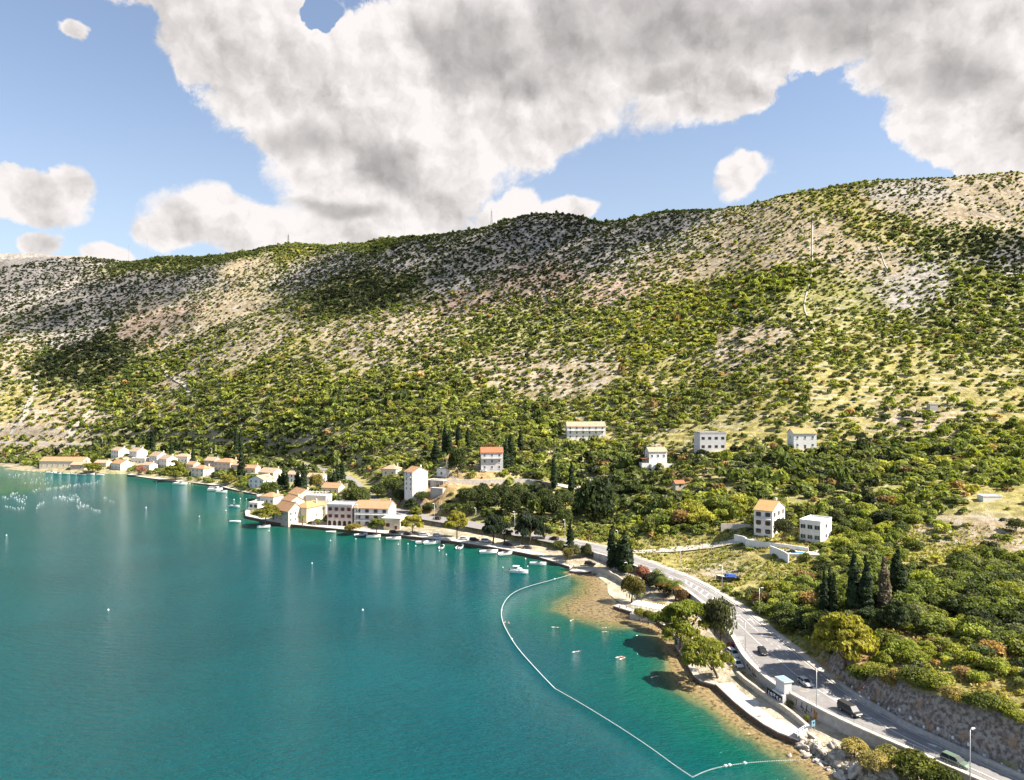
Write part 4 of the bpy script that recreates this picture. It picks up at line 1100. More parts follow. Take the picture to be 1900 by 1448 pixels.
def quay(name, px, label, top=1.25, width=6.0, cat='quay', mat='quay', z=0.0, foot=True):
    pl = smooth_pl([P(u, v, z) for u, v in px], 1)
    # land is on the left of the polyline when walking from the far end to the near end
    q = empty(name, tuple(pl[0]))
    tag(q, label, cat)
    o = pl[0]
    wall_strip(pl - o, width, -1.0, top).obj('deck', M[mat], q)
    wall_strip(pl - o - norms(pl) * 0.06, 0.35, -1.0, top - 0.28).obj('tide_band', M['wetstone'], q)
    return q


quay('quay', [(455, 962), (520, 976), (620, 986), (750, 999), (860, 1012), (930, 1024), (1000, 1038)], 'long stone quay in front of the hotel with parked cars on it', 1.5, 15.0)
quay('quay', [(1000, 1038), (1030, 1047), (1057, 1056)], 'short lower quay end just above the beach jetty', 1.0, 9.0)
quay('quay', [(335, 896), (400, 903), (440, 913), (476, 920)], 'far stone quay with moored boats below the lone cypress', 1.1, 6.0)
quay('quay', [(235, 882), (262, 887), (334, 896)], 'low quay under the round pine in the far hamlet', 0.8, 5.0)
quay('quay', [(478, 921), (470, 940), (454, 951), (456, 962)], 'white terrace quay round the headland tip', 1.3, 6.0)
quay('jetty', [(1057, 1063.5), (1080, 1066), (1103, 1063)], 'stubby concrete jetty at the top of the little beach', 0.9, 4.0, 'jetty')
quay('sea_wall', [(1138, 1130), (1190, 1147.5), (1226, 1161), (1250, 1184)], 'low stone sea wall below the beach pergola', 1.1, 3.0, 'wall')
quay('bathing_platform', [(1327, 1279), (1375, 1325), (1432, 1366), (1482, 1385)], 'broad pale concrete bathing platform at the water below the road', 1.35, 6.5, 'platform')
quay('rock_quay', [(1252, 1204), (1274, 1238), (1291, 1269), (1327, 1279)], 'rough stone edge under the leaning shore pines', 1.1, 5.0, 'quay', 'rock')


def freewall(name, pts, h, th, label, mat, zb=None, cat='wall', top=None):
    pl = resample(smooth_pl(pts, 1), 2.0)
    o = pl[0].copy()
    g_ = ground(pl[:, 0], pl[:, 1])
    z1 = (pl[:, 2] if top else g_ + h) - o[2]
    ob = wall_strip(pl - o, th, np.minimum(g_, pl[:, 2]) - 1.0 - o[2], z1).obj(name, M[mat], loc=tuple(o))
    return tag(ob, label, cat)


freewall('stone_wall', [P(1366, 1253, 1.9), P(1385, 1270, 1.9), P(1410, 1289, 1.9), P(1440, 1310, 1.9), P(1475, 1334, 1.9), P(1497, 1352, 1.9)], 1.2, 0.7, 'low rubble wall along the back of the bathing platform', 'stone')
freewall('beach_wall', [P(1094, 1061, .5), P(1112, 1063, .5), P(1126, 1068, .5), P(1144, 1077, .5), P(1160, 1088, .5)], 1.7, 0.6, 'curved stone wall behind the little sandy beach', 'stone')
freewall('lane_wall', [PY(800, 889, 410), PY(820, 889, 410), PY(850, 890, 411), PY(900, 890.5, 412), PY(950, 888, 415), PY(990, 890, 417), PY(1025, 897, 415)], 2.0, 0.6, 'long curved white lane wall on the slope above the pines', 'quay', top=True)
freewall('terrace_wall', [PY(832, 884, 424), PY(870, 886, 424), PY(912, 885, 424), PY(935, 878, 426)], 2.2, 0.6, 'stone garden terrace wall under the red roofed house', 'stone', top=True)
freewall('garden_wall', [PY(1362, 992, 288), PY(1382, 996, 284), PY(1384, 1001, 279), PY(1420, 1006, 277), PY(1470, 1012, 273), PY(1500, 1017, 270)], 3.2, 0.5, 'white garden wall in front of the large villa', 'white', top=True)
freewall('garden_wall', [PY(1428, 1013, 271), PY(1448, 1020, 265), PY(1462, 1028, 261)], 1.6, 0.5, 'angled white wall beside the villa driveway', 'white', top=True)
freewall('garden_wall', [PY(1338, 972, 300), PY(1362, 972, 300), PY(1392, 974, 298)], 2.0, 0.4, 'pale stone wall left of the large villa', 'quay', top=True)
freewall('dry_stone_wall', [hit(1508, 397), hit(1506, 440), hit(1507, 500), hit(1500, 532), hit(1494, 552), hit(1490, 575), hit(1504, 600), hit(1512, 618)], 0.8, 0.9, 'long thin dry stone wall running down the right hand spur', 'drystone')
freewall('dry_stone_wall', [hit(1627, 458), hit(1636, 476), hit(1642, 494), hit(1650, 506)], 0.7, 0.8, 'shorter dry stone wall on the right hand spur', 'drystone')
# ------------------------------------------------------------------ buildings
def win_mesh(kind, w, h):
    mb = MB()
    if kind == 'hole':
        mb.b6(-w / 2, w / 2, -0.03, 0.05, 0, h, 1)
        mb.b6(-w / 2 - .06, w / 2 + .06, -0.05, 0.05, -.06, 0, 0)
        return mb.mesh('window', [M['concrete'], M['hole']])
    f = 0.09
    mb.b6(-w / 2, w / 2, -0.02, 0.05, 0, h, 1)
    for x0, x1, z0, z1 in ((-w / 2 - f, -w / 2 + .02, -f, h + f), (w / 2 - .02, w / 2 + f, -f, h + f), (-w / 2, w / 2, h - .02, h + f), (-w / 2, w / 2, -f, .03), (-.03, .03, 0, h)):
        mb.b6(x0, x1, -0.07, 0.06, z0, z1, 0)
    mb.b6(-w / 2 - .15, w / 2 + .15, -0.16, 0.04, -f - .08, -f, 0)
    mats = [M['frame'], M['glass'], M['redwin']]
    if kind in ('red', 'green', 'brown'):
        mats[2] = M[kind + 'win']
        mats[0] = M[kind + 'win'] if kind != 'brown' else M['brownwin']
        for s in (-1, 1):
            mb.box((s * (w / 2 + .30), -.06, h / 2), (.46, .05, h), 0, 2)
    return mb.mesh('window', mats)


WM = {}


def getwin(kind, w, h):
    k = (kind, round(w, 1), round(h, 1))
    if k not in WM: WM[k] = win_mesh(kind, w, h)
    return WM[k]


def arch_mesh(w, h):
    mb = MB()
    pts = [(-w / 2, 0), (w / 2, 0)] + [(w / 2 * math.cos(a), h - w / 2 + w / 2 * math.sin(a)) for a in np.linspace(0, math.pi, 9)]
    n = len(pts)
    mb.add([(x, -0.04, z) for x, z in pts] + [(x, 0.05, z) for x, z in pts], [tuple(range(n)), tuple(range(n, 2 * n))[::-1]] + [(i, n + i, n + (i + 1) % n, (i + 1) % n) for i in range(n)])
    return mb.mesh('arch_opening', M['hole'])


def build_house(d):
    p = d['p']; W_, D, h, rh = d['W'], d['D'], d['h'], d['rh']
    e = empty(d['k'], tuple(p), math.radians(d['r']))
    tag(e, d['l'], 'hotel' if d['k'] == 'hotel' else {'villa': 'villa', 'ruin': 'ruin', 'hut': 'hut', 'shed': 'shed', 'warehouse': 'warehouse'}.get(d['k'], 'house'))
    wm, rm = M[d['wm']], M[d['rm']]
    mb = MB(); x0, x1 = -W_ / 2, W_ / 2
    rf = d['rf']
    if rf == 'gx':
        prof = [(0, -5), (D, -5), (D, h), (D / 2, h + rh), (0, h)]
        mb.add([(x, y, z) for x in (x0, x1) for y, z in prof], [(0, 1, 2, 3, 4), (9, 8, 7, 6, 5), (0, 5, 6, 1), (1, 6, 7, 2), (2, 7, 8, 3), (3, 8, 9, 4), (4, 9, 5, 0)])
    elif rf == 'gy':
        prof = [(x0, -5), (x1, -5), (x1, h), (0, h + rh), (x0, h)]
        mb.add([(x, y, z) for y in (0, D) for x, z in prof], [(0, 1, 2, 3, 4), (9, 8, 7, 6, 5), (0, 5, 6, 1), (1, 6, 7, 2), (2, 7, 8, 3), (3, 8, 9, 4), (4, 9, 5, 0)])
    else:
        mb.b6(x0, x1, 0, D, -5, h)
    mb.obj('wall', wm, e)
    # roof
    rb = MB(); ov, th = 0.45, 0.22
    if rf == 'gx':
        sl = rh / (D / 2)
        for s in (0, 1):
            y0, y1 = (-ov, D / 2) if s == 0 else (D + ov, D / 2)
            za, zb = h - ov * sl, h + rh
            vs = []
            for x in (x0 - .3, x1 + .3):
                vs += [(x, y0, za + .01), (x, y1, zb + .01), (x, y1, zb + th), (x, y0, za + th)]
            rb.add(vs, [(0, 1, 2, 3), (7, 6, 5, 4), (0, 4, 5, 1), (1, 5, 6, 2), (2, 6, 7, 3), (3, 7, 4, 0)])
        rb.tube([(x0 - .3, D / 2, h + rh + th), (x1 + .3, D / 2, h + rh + th)], 0.14, 6)
    elif rf == 'gy':
        sl = rh / (W_ / 2)
        for s in (-1, 1):
            xa, za, zb = s * (W_ / 2 + ov), h - ov * sl, h + rh
            vs = []
            for y in (-.3, D + .3):
                vs += [(xa, y, za + .01), (0, y, zb + .01), (0, y, zb + th), (xa, y, za + th)]
            rb.add(vs, [(0, 1, 2, 3), (7, 6, 5, 4), (0, 4, 5, 1), (1, 5, 6, 2), (2, 6, 7, 3), (3, 7, 4, 0)])
    elif rf == 'hip':
        a, b = x0 - ov, x1 + ov; c, dd = -ov, D + ov
        m_ = min(W_, D) / 2
        if W_ >= D: r0, r1 = (x0 + m_, D / 2), (x1 - m_, D / 2)
        else: r0, r1 = (0, m_), (0, D - m_)
        z0 = h + .01
        vs = [(a, c, z0), (b, c, z0), (b, dd, z0), (a, dd, z0), (a, c, z0 + th), (b, c, z0 + th), (b, dd, z0 + th), (a, dd, z0 + th), (*r0, h + rh), (*r1, h + rh)]
        fs = [(3, 2, 1, 0), (0, 1, 5, 4), (1, 2, 6, 5), (2, 3, 7, 6), (3, 0, 4, 7)]
        fs += [(4, 5, 9, 8), (5, 6, 9), (6, 7, 8, 9), (7, 4, 8)] if W_ >= D else [(4, 5, 8), (5, 6, 9, 8), (6, 7, 9), (7, 4, 8, 9)]
        rb.add(vs, fs)
    else:
        o_ = d.get('over', 0.12)
        rb.b6(x0 - o_, x1 + o_, -o_, D + o_, h + .004, h + .2)
        if not d.get('over'):
            for a in ((x0 - .12, x1 + .12, -.12, .1), (x0 - .12, x1 + .12, D - .1, D + .12), (x0 - .12, x0 + .1, .1, D - .1), (x1 - .1, x1 + .12, .1, D - .1)):
                rb.b6(*a, h + .2, h + .2 + rh)
    roof = rb.obj('roof', rm, e)
    if rf != 'flat' and d['k'] in ('house', 'hotel', 'villa'):
        zc = h + rh * .55
        MB().b6(x1 - 2.2, x1 - 1.5, D * .62, D * .62 + .7, zc, h + rh + .9).b6(x1 - 2.3, x1 - 1.4, D * .62 - .1, D * .62 + .8, h + rh + .9, h + rh + 1.05).obj('chimney', wm, roof)
    # windows, storey by storey
    rows, cols, side = d['rows'], d['cols'], d['side']
    if rows:
        g0 = 3.3 if d.get('arches') else 0.0
        sh = (h - g0) / rows
        ww, wh = (1.9, 1.6) if d.get('big') else (1.05, min(1.55, sh * .52))
        for r_ in range(rows):
            z = g0 + sh * r_ + sh * .30
            for c_ in range(cols):
                x = x0 + W_ * (c_ + .5) / cols
                if r_ == 0 and d.get('door') and c_ == cols // 2:
                    MB().b6(-.6, .6, -.06, .05, 0, 2.3, 0).b6(-.75, .75, -.1, .04, 2.3, 2.45, 1).obj('door', [M[d['door']], M['frame']], e, (x, 0, .05))
                    continue
                inst('window', getwin(d['win'], ww, wh), e, (x, -.012, z))
            for c_ in range(side):
                inst('window', getwin(d['win'], ww if d.get('big') else .9, wh), e, (x1 + .012, D * (c_ + .5) / side, z), (0, 0, math.pi / 2))
            if D > 8 and d['k'] == 'house' and r_ == rows - 1:
                inst('window', getwin(d['win'], .9, wh), e, (x0 - .012, D * .5, z), (0, 0, -math.pi / 2))
    if d.get('arches'):
        am = arch_mesh(1.7, 2.6)
        for k in range(d['arches']):
            inst('arch_opening', am, e, (x0 + W_ * (k + .5) / d['arches'], -.012, .1))
    for k in range(d.get('balc', 0)):
        zb = (h / rows) * (rows - 1 - k)
        bm_ = MB().b6(x0 + .6, x1 - .6, -1.3, -.01, zb + .0, zb + .18, 0)
        for t_ in np.linspace(x0 + .7, x1 - .7, int(W_ * 1.5)):
            bm_.b6(t_ - .02, t_ + .02, -1.27, -1.23, zb + .18, zb + 1.05, 1)
        bm_.b6(x0 + .6, x1 - .6, -1.29, -1.21, zb + 1.05, zb + 1.12, 1)
        bm_.obj('balcony', [M['white'], M['metal']], e)
    if d.get('pergola'):
        pg = MB()
        for t_ in np.linspace(x0 + .4, x1 - .4, 7):
            pg.b6(t_ - .08, t_ + .08, .4, .56, h + .3, h + 2.7).b6(t_ - .06, t_ + .06, -.2, D * .7, h + 2.7, h + 2.85)
        pg.obj('pergola', M['frame'], e)
    if d.get('porch'):
        MB().add([(x0 - 4.5, -.5, 5.2), (x0 - .02, -.5, 6.0), (x0 - .02, 6, 6.0), (x0 - 4.5, 6, 5.2), (x0 - 4.5, -.5, 5.4), (x0 - .02, -.5, 6.2), (x0 - .02, 6, 6.2), (x0 - 4.5, 6, 5.4)],
                 [(3, 2, 1, 0), (4, 5, 6, 7), (0, 1, 5, 4), (1, 2, 6, 5), (2, 3, 7, 6), (3, 0, 4, 7)]).obj('porch_roof', M['tileR'], e)
        pp = MB()
        for xx in (x0 - 4.2, x0 - 2.2, x0 - .4):
            pp.b6(xx - .12, xx + .12, -.2, .04, 2.8, 5.25)
        pp.obj('porch_column', M['brownwin'], e)
        MB().b6(x0 - 4.6, x0 - .02, -.4, 6, -5, 2.8).obj('porch_base', M['white'], e)
        MB().b6(x0 + .5, x1 + 4, -3.5, -.02, -5, 2.4).obj('front_terrace', M['white'], e)
    return e


HOUSES = [build_house(d) for d in HS]

# unfinished concrete frame beside the tall narrow house
q = PY(806, 912, 409)
e = empty('unfinished_building', tuple(q), math.radians(-25))
tag(e, 'unfinished concrete building frame with bare columns under a flat slab', 'building site')
MB().b6(-6, 6, 0, 8, 6.0, 6.35).obj('roof_slab', M['concrete'], e)
MB().b6(-6, 6, 0, 8, -5, 1.2).obj('base', M['concrete'], e)
MB().b6(-6, 2.0, 3.2, 3.6, 1.2, 6.0).b6(-6, -5.7, .4, 3.2, 1.2, 6.0).obj('wall', M['pink'], e)
for xx in (-5.8, -2.6, .6, 3.2, 5.8):
    MB().b6(xx - .2, xx + .2, .1, .5, 1.2, 6.0).obj('column', M['concrete'], e)
q = PY(810, 917, 402)
tag(MB().b6(-4, 4, 0, 3, -4, 3.2).b6(-4.15, 4.15, -.15, 3.15, 3.2, 3.4).obj('concrete_bunker', M['concrete'], loc=tuple(q), rz=math.radians(-25)), 'low grey concrete block below the unfinished frame', 'bunker')

# swimming pool and terrace of the villas
q = PY(1478, 1013, 268); q[2] = g1(q[0], q[1]) + .3
e = empty('swimming_pool', tuple(q), math.radians(-10))
tag(e, 'small blue swimming pool between the two villas', 'pool')
MB().b6(-5, 9, -2.5, 6, -1.6, .35).obj('surround', M['quay'], e)
MB().b6(-2.2, 2.6, -1.4, 1.6, .2, .38).obj('pool_surface', M['pool'], e)
MB().b6(-2.4, 2.8, -1.6, -1.4, .2, .42).b6(-2.4, 2.8, 1.6, 1.8, .2, .42).b6(-2.4, -2.2, -1.4, 1.6, .2, .42).b6(2.6, 2.8, -1.4, 1.6, .2, .42).obj('rim', M['white'], e)

# white tarpaulin heap in the brush
q = hit(1729, 1092)
e = empty('tarpaulin', tuple(q))
tag(e, 'white tarpaulin sheet spread over a heap in the brush at right', 'tarpaulin')
tb = MB(); nx = 13
vs = [((i / 12 - .5) * 6.4, (j / 12 - .5) * 4.2, 1.3 + .35 * math.sin(i * .9) * math.cos(j * .7) + .7 * math.exp(-((i - 4) ** 2 + (j - 8) ** 2) / 5) - 1.1 * max(abs(i - 6), abs(j - 6)) / 6) for i in range(nx) for j in range(nx)]
tb.add(vs, [(i * nx + j, (i + 1) * nx + j, (i + 1) * nx + j + 1, i * nx + j + 1) for i in range(nx - 1) for j in range(nx - 1)])
tb.obj('sheet', M['white'], e)
MB().blob((0, 0, .3), (2.6, 1.6, .8), 2, .2).obj('heap', M['rock'], e)

# bus shelter on the sea wall, painted below with a club mural
qa, qb = P(1437, 1303, 4.5 - 4.5 + 2.0), P(1456, 1313, 2.0)
sa, sb = P(1438.5, 1279, 4.55), P(1454.5, 1289.5, 4.55)
dx = unit(sb - sa); ang = math.atan2(dx[1], dx[0]); L_ = float(np.linalg.norm(sb - sa))
e = empty('bus_shelter', tuple(sa), ang)
tag(e, 'concrete bus shelter on the sea wall with a black mural below', 'bus shelter')
MB().b6(0, L_, .1, .3, 0.02, 2.6).obj('back_wall', M['greyw'], e)
MB().b6(0, .2, .3, 2.0, 0.02, 2.6).obj('side_wall', M['greyw'], e)
MB().b6(L_ - .2, L_, .3, 2.0, 0.02, 2.6).obj('side_wall', M['greyw'], e)
MB().b6(-.2, L_ + .2, -.05, 2.4, 2.61, 2.8).obj('roof', M['greyw'], e)
for k in range(4):
    x_ = (L_ + .1) * (k + .15) / 4
    MB().b6(x_, x_ + (L_ / 4) * .72, .05, 2.3, 2.805, 2.84).obj('roof_panel', M['bluepanel'], e)
MB().b6(.3, L_ - .3, .31, .7, .4, .5).obj('bench', M['brownwin'], e)
MB().b6(-.3, L_ + .35, -.55, .3, -3.4, -.03).obj('base_wall', M['greyw'], e)
mu = MB().b6(-2.3, L_ + .2, -.62, -.56, -2.75, -.35).obj('mural_panel', M['black'], e)


def glyph(parent, ch, x, z, h, mat, y=-.64):
    t = bpy.data.curves.new('numeral', 'FONT'); t.body = ch; t.size = h * 1.38; t.extrude = .01; t.align_x = 'CENTER'; t.offset = .018
    tmp = bpy.data.objects.new('numeral', t); COL.objects.link(tmp)
    dg = bpy.context.evaluated_depsgraph_get()
    me = bpy.data.meshes.new_from_object(tmp.evaluated_get(dg))
    bpy.data.objects.remove(tmp)
    me.materials.clear(); me.materials.append(mat)
    me.name = 'numeral'
    return inst('numeral', me, parent, (x, y, z), (math.pi / 2, 0, 0))


tot = L_ + 2.4
for ch, f_ in (('1', .14), ('9', .31), ('5', .71), ('0', .90)):
    glyph(mu, ch, -2.25 + tot * f_, -2.05, 1.25, M['lampw'])
xs = -2.25 + tot * .51
cr_ = MB()
sh_ = [(-.42, 0), (-.42, -.7), (-.25, -1.2), (0, -1.45), (.25, -1.2), (.42, -.7), (.42, 0)]
n_ = len(sh_)
cr_.add([(xs + x, -.655, -.7 + z) for x, z in sh_] + [(xs + x, -.625, -.7 + z) for x, z in sh_], [tuple(range(n_)), tuple(range(n_, 2 * n_))[::-1]] + [(i, (i + 1) % n_, n_ + (i + 1) % n_, n_ + i) for i in range(n_)], 0)
for i in range(3):
    for j in range(3):
        cr_.b6(xs - .3 + .2 * i, xs - .1 + .2 * i, -.67, -.658, -1.3 + .2 * j, -1.1 + .2 * j, 1 if (i + j) % 2 else 2)
cr_.obj('crest', [M['signblue'], M['signred'], M['lampw']], mu)

# spray-painted strokes along the sea wall
gra = MB()
wl_pts = resample(RLs[np.argmin(np.abs(RLs[:, 1] - P(1590, 1348, 4.5)[1])):np.argmin(np.abs(RLs[:, 1] - P(1380, 1215, 4.5)[1]))], 0.25)


def wall_pt(u):
    uu = proj(wl_pts[:, 0], wl_pts[:, 1], 4.5)[0]
    k = int(np.argmin(np.abs(uu - u))); n_ = norms(wl_pts)[k]
    return wl_pts[k] + n_ * .60, n_


def stroke(u0, z0, u1, z1, w, m):
    a_, n_ = wall_pt(u0); b_, _ = wall_pt(u1)
    a_ = np.array((a_[0], a_[1], z0)); b_ = np.array((b_[0], b_[1], z1))
    t_ = unit(b_ - a_); s_ = np.cross(t_, n_)
    gra.add([a_ + s_ * w, b_ + s_ * w, b_ - s_ * w, a_ - s_ * w, a_ + s_ * w - n_ * .03, b_ + s_ * w - n_ * .03, b_ - s_ * w - n_ * .03, a_ - s_ * w - n_ * .03],
            [(0, 1, 2, 3), (7, 6, 5, 4), (0, 4, 5, 1), (1, 5, 6, 2), (2, 6, 7, 3), (3, 7, 4, 0)], m)


for (u0, z0, u1, z1, w, m) in [(1482, 4.0, 1481.5, 2.6, .07, 0), (1492, 4.0, 1491.5, 2.7, .08, 0), (1488, 3.0, 1495, 2.9, .10, 0), (1495, 2.9, 1493, 2.2, .09, 0), (1502, 4.0, 1500, 2.4, .09, 0),
                               (1498, 3.0, 1506, 2.7, .08, 0), (1497, 2.5, 1502, 1.9, .1, 0), (1510, 4.0, 1510, 3.0, .06, 0), (1515, 3.9, 1516, 1.7, .24, 1), (1519, 3.6, 1517, 2.2, .2, 1), (1514, 1.9, 1516, 1.4, .12, 0), (1520, 1.9, 1521, 1.4, .1, 1), (1480, 4.1, 1482, 3.5, .16, 1),
                               (1391, 3.9, 1393, 2.6, .14, 0), (1396, 3.9, 1395, 2.4, .12, 0), (1400, 3.7, 1403, 2.2, .16, 0), (1404, 3.8, 1406, 2.4, .13, 0), (1389, 3.2, 1399, 2.9, .12, 0), (1399, 2.6, 1408, 2.8, .12, 0)]:
    stroke(u0, z0, u1, z1, w, m)
o_ = wl_pts[0]
ob = MB(); ob.v = [tuple(np.array(v) - o_) for v in gra.v]; ob.f, ob.m = gra.f, gra.m
go = ob.obj('graffiti', [M['black'], M['orange']], wl); go.location = tuple(o_ - np.array(wl.location))
go['label'] = 'black and orange sprayed graffiti'

# white pergola on the beach terrace
q = P(1203, 1136, 2.2)
e = empty('pergola', tuple(q), math.radians(-35))
tag(e, 'white slatted beach pergola above the low sea wall', 'pergola')
MB().b6(-5.0, 5.0, -2.9, 2.6, -2.2, -.6).obj('terrace', M['quay'], e)
for xx in (-4.5, -1.5, 1.5, 4.5):
    for yy in (-2.2, 2.2):
        MB().b6(xx - .09, xx + .09, yy - .09, yy + .09, -.6, 2.0).obj('post', M['frame'], e)
for yy in (-2.2, 2.2):
    MB().b6(-5.0, 5.0, yy - .1, yy + .1, 2.0, 2.2).obj('beam', M['frame'], e)
for xx in np.linspace(-4.8, 4.8, 13):
    MB().b6(xx - .12, xx + .12, -2.7, 2.7, 2.2, 2.36).obj('slat', M['frame'], e)
for k, (uu, vv) in enumerate(((1500, 1352), (1493, 1355))):
    pass
# slatted loungers/steps with a board by the platform
q = P(1489, 1359, 2.0)
e = empty('wooden_stair', tuple(q), math.radians(28))
tag(e, 'short white stepped wooden stair with a blue information board', 'stair')
for k in range(8):
    MB().b6(-2.0 + k * .5, -1.7 + k * .5, -.5, .5, .1 + .12 * k, .22 + .12 * k).obj('step', M['frame'], e)
for s in (-.55, .5):
    MB().add([(-2.1, s, -.3), (2.1, s, .6), (2.1, s, 1.2), (-2.1, s, .2), (-2.1, s + .06, -.3), (2.1, s + .06, .6), (2.1, s + .06, 1.2), (-2.1, s + .06, .2)],
             [(0, 1, 2, 3), (7, 6, 5, 4), (0, 4, 5, 1), (1, 5, 6, 2), (2, 6, 7, 3), (3, 7, 4, 0)]).obj('stringer', M['greyw'], e)
q = P(1509, 1357, 2.2)
e = empty('information_board', tuple(q), math.radians(30))
tag(e, 'pale blue information board on posts beside the wooden stair', 'board')
MB().b6(-.5, .5, -.05, .0, 1.0, 2.2).b6(-.3, .3, -.06, -.052, 1.2, 1.28, 1).b6(-.2, .3, -.06, -.052, 1.5, 1.95, 1).obj('panel', [M['bluepanel'], M['dark']], e)
for s in (-.45, .45):
    MB().b6(s - .04, s + .04, .0, .08, 0, 2.2).obj('post', M['metal'], e)
q = P(1571, 1352, 2.2)
e = empty('utility_cabinet', tuple(q), math.radians(-55))
tag(e, 'small white cabinet with red graffiti against the sea wall', 'cabinet')
MB().b6(-.7, .7, -.3, .4, -.5, 1.8).obj('box', M['white'], e)
MB().b6(-.5, .3, -.33, -.305, .1, .9).obj('red_tag', M['signred'], e)

# masts on the skyline
for (u, vt, vb, lab, lat_) in [(912, 392, 424, 'tall lattice mast on the skyline left of the summit', 1), (535, 436, 453, 'red and white lattice mast on the wooded skyline knoll', 1), (512, 444, 456, 'thin pole mast just left of the lattice mast on the knoll', 0),
                               (273, 447, 475, 'tall thin mast alone on the saddle of the left skyline', 0), (239, 459, 477, 'short thin mast at the lowest dip of the left skyline', 0), (750, 423, 438, 'small mast between the wooded knoll and the summit', 0), (455, 447, 463, 'tiny mast on the wooded left skyline', 0)]:
    b_ = hit(u, vb + 3) if False else None
    Yr = np.interp(u, [r[0] for r in RIDGE], [r[2] for r in RIDGE])
    x_ = (u - CX) / F * Yr
    zb = g1(x_, Yr) - 1
    zt = CAMH - (vt - CY) / F * Yr
    e = empty('mast', (x_, Yr, zb)); tag(e, lab, 'mast')
    Hm = max(8.0, zt - zb)
    if lat_:
        mb = MB(); w0, w1 = 1.6, .5; ns = 10
        for sx, sy in ((-1, -1), (1, -1), (1, 1), (-1, 1)):
            mb.tube([(sx * w0, sy * w0, 0), (sx * w1, sy * w1, Hm)], .16, 4)
        for k in range(ns):
            a_, c_ = w0 + (w1 - w0) * k / ns, w0 + (w1 - w0) * (k + 1) / ns
            z0, z1 = Hm * k / ns, Hm * (k + 1) / ns
            for sx in (-1, 1):
                mb.tube([(-a_, sx * a_, z0), (c_, sx * c_, z1)], .1, 4); mb.tube([(sx * a_, a_, z0), (sx * c_, -c_, z1)], .1, 4)
        mb.obj('lattice', M['dark'], e)
    else:
        MB().tube([(0, 0, 0), (0, 0, Hm)], [.4, .22], 6).obj('pole', M['metal'], e)
    MB().tube([(0, 0, Hm), (0, 0, Hm + 4)], .12, 5).obj('antenna', M['dark'], e)


# ------------------------------------------------------------------ street furniture
def road_heading(x, y):
    d, i, t, s = seg_dist(np.array([x]), np.array([y]), RC)
    v = RC[i[0] + 1] - RC[i[0]]
    return math.atan2(v[1], v[0])


def lamp_meshes(H_):
    return (MB().tube([(0, 0, -1), (0, 0, .8), (0, 0, H_)], [.11, .10, .06], 8).mesh('pole', M['metal'], True),
            MB().tube([(0, 0, H_ - .05), (.25, 0, H_ + .05), (.7, 0, H_ + .1)], .04, 6).mesh('arm', M['metal']),
            MB().box((.85, 0, H_ + .1), (.95, .32, .16), taper=.75).mesh('lamp_head', M['lampw']))


LM = {}
for (u, vb, vt, z, lab) in [(1800, 1452, 1357, 4.6, 'street lamp at the corner in front of the green car'), (1515, 1312, 1243, 4.6, 'street lamp on the sea wall between shelter and van'), (1383, 1208, 1150, 4.6, 'thin lamp post on the sea wall above the parked white cars'),
                            (1409, 1141, 1091, 4.6, 'lamp post carrying a white diamond sign beside the scrub'), (1340, 1093, 1049, 4.6, 'lamp post in front of the boat trailer'), (1262, 1057, 1016, 4.6, 'lamp post at the edge of the grass meadow'),
                            (1247, 1102, 1071, 4.0, 'lamp post in front of the palms'), (1164, 1066, 1043, 1.6, 'short white lamp post below the cypress group'), (1111, 1042, 1026, 1.6, 'short lamp post at the bend of the quay car park'),
                            (1048, 997, 964, 4.6, 'lamp post left of the single quay cypress'), (955, 982, 950, 4.6, 'lamp post between the two dark conifer groups'), (883, 964, 942, 4.8, 'lamp post right of the bright road pine'),
                            (664, 969, 936, 4.8, 'tall lamp post behind the white hotel wing'), (806, 965, 934, 4.8, 'lamp post below the rock cutting behind the quay'), (393, 848, 832, 14.2, 'lamp post on the far road above the lone cypress'), (190, 826, 812, 15.0, 'lamp post on the far left road'), (1146, 1001, 984, 6, 'lamp post behind the cypress group')]:
    b_ = P(u, vb, z) if z < 10 else PY(u, vb, (CAMH - z) * F / (vb - CY))
    H_ = round((vb - vt) * b_[1] / F * 2) / 2
    if H_ not in LM: LM[H_] = lamp_meshes(H_)
    e = empty('street_lamp', tuple(b_), road_heading(b_[0], b_[1]) + (-math.pi / 2 if u > 1380 else math.pi / 2))
    tag(e, lab, 'street lamp', 'street lamps along the coast road')
    for nm, me in zip(('pole', 'arm', 'lamp_head'), LM[H_]): inst(nm, me, e)
for (u, vb, vt, lab) in [(1443, 1124, 1100, 'thin utility pole in the scrub right of the diamond sign'), (1510, 1064, 1038, 'slender wooden pole in the meadow behind the cypresses'), (1303, 1030, 1006, 'thin pole on the villa side road'), (1160, 826, 808, 'utility pole beside the path above the long apartment house'), (1268, 838, 812, 'utility pole left of the unfinished concrete house')]:
    b_ = hit(u, vb)
    e = tag(MB().tube([(0, 0, -1), (0, 0, (vb - vt) * b_[1] / F)], [.12, .08], 7).b6(-.7, .7, -.05, .05, (vb - vt) * b_[1] / F - .5, (vb - vt) * b_[1] / F - .38).obj('utility_pole', M['bark'], loc=tuple(b_)), lab, 'pole')


def sign(name, base, Hs, build, lab):
    e = empty(name, tuple(base)); tag(e, lab, 'road sign')
    MB().tube([(0, 0, -.5), (0, 0, Hs)], .04, 6).obj('post', M['metal'], e)
    build(e, Hs)
    return e


def plate(poly, y0, y1, m):
    n = len(poly)
    return MB().add([(x, y0, z) for x, z in poly] + [(x, y1, z) for x, z in poly], [tuple(range(n)), tuple(range(n, 2 * n))[::-1]] + [(i, (i + 1) % n, n + (i + 1) % n, n + i) for i in range(n)], m)


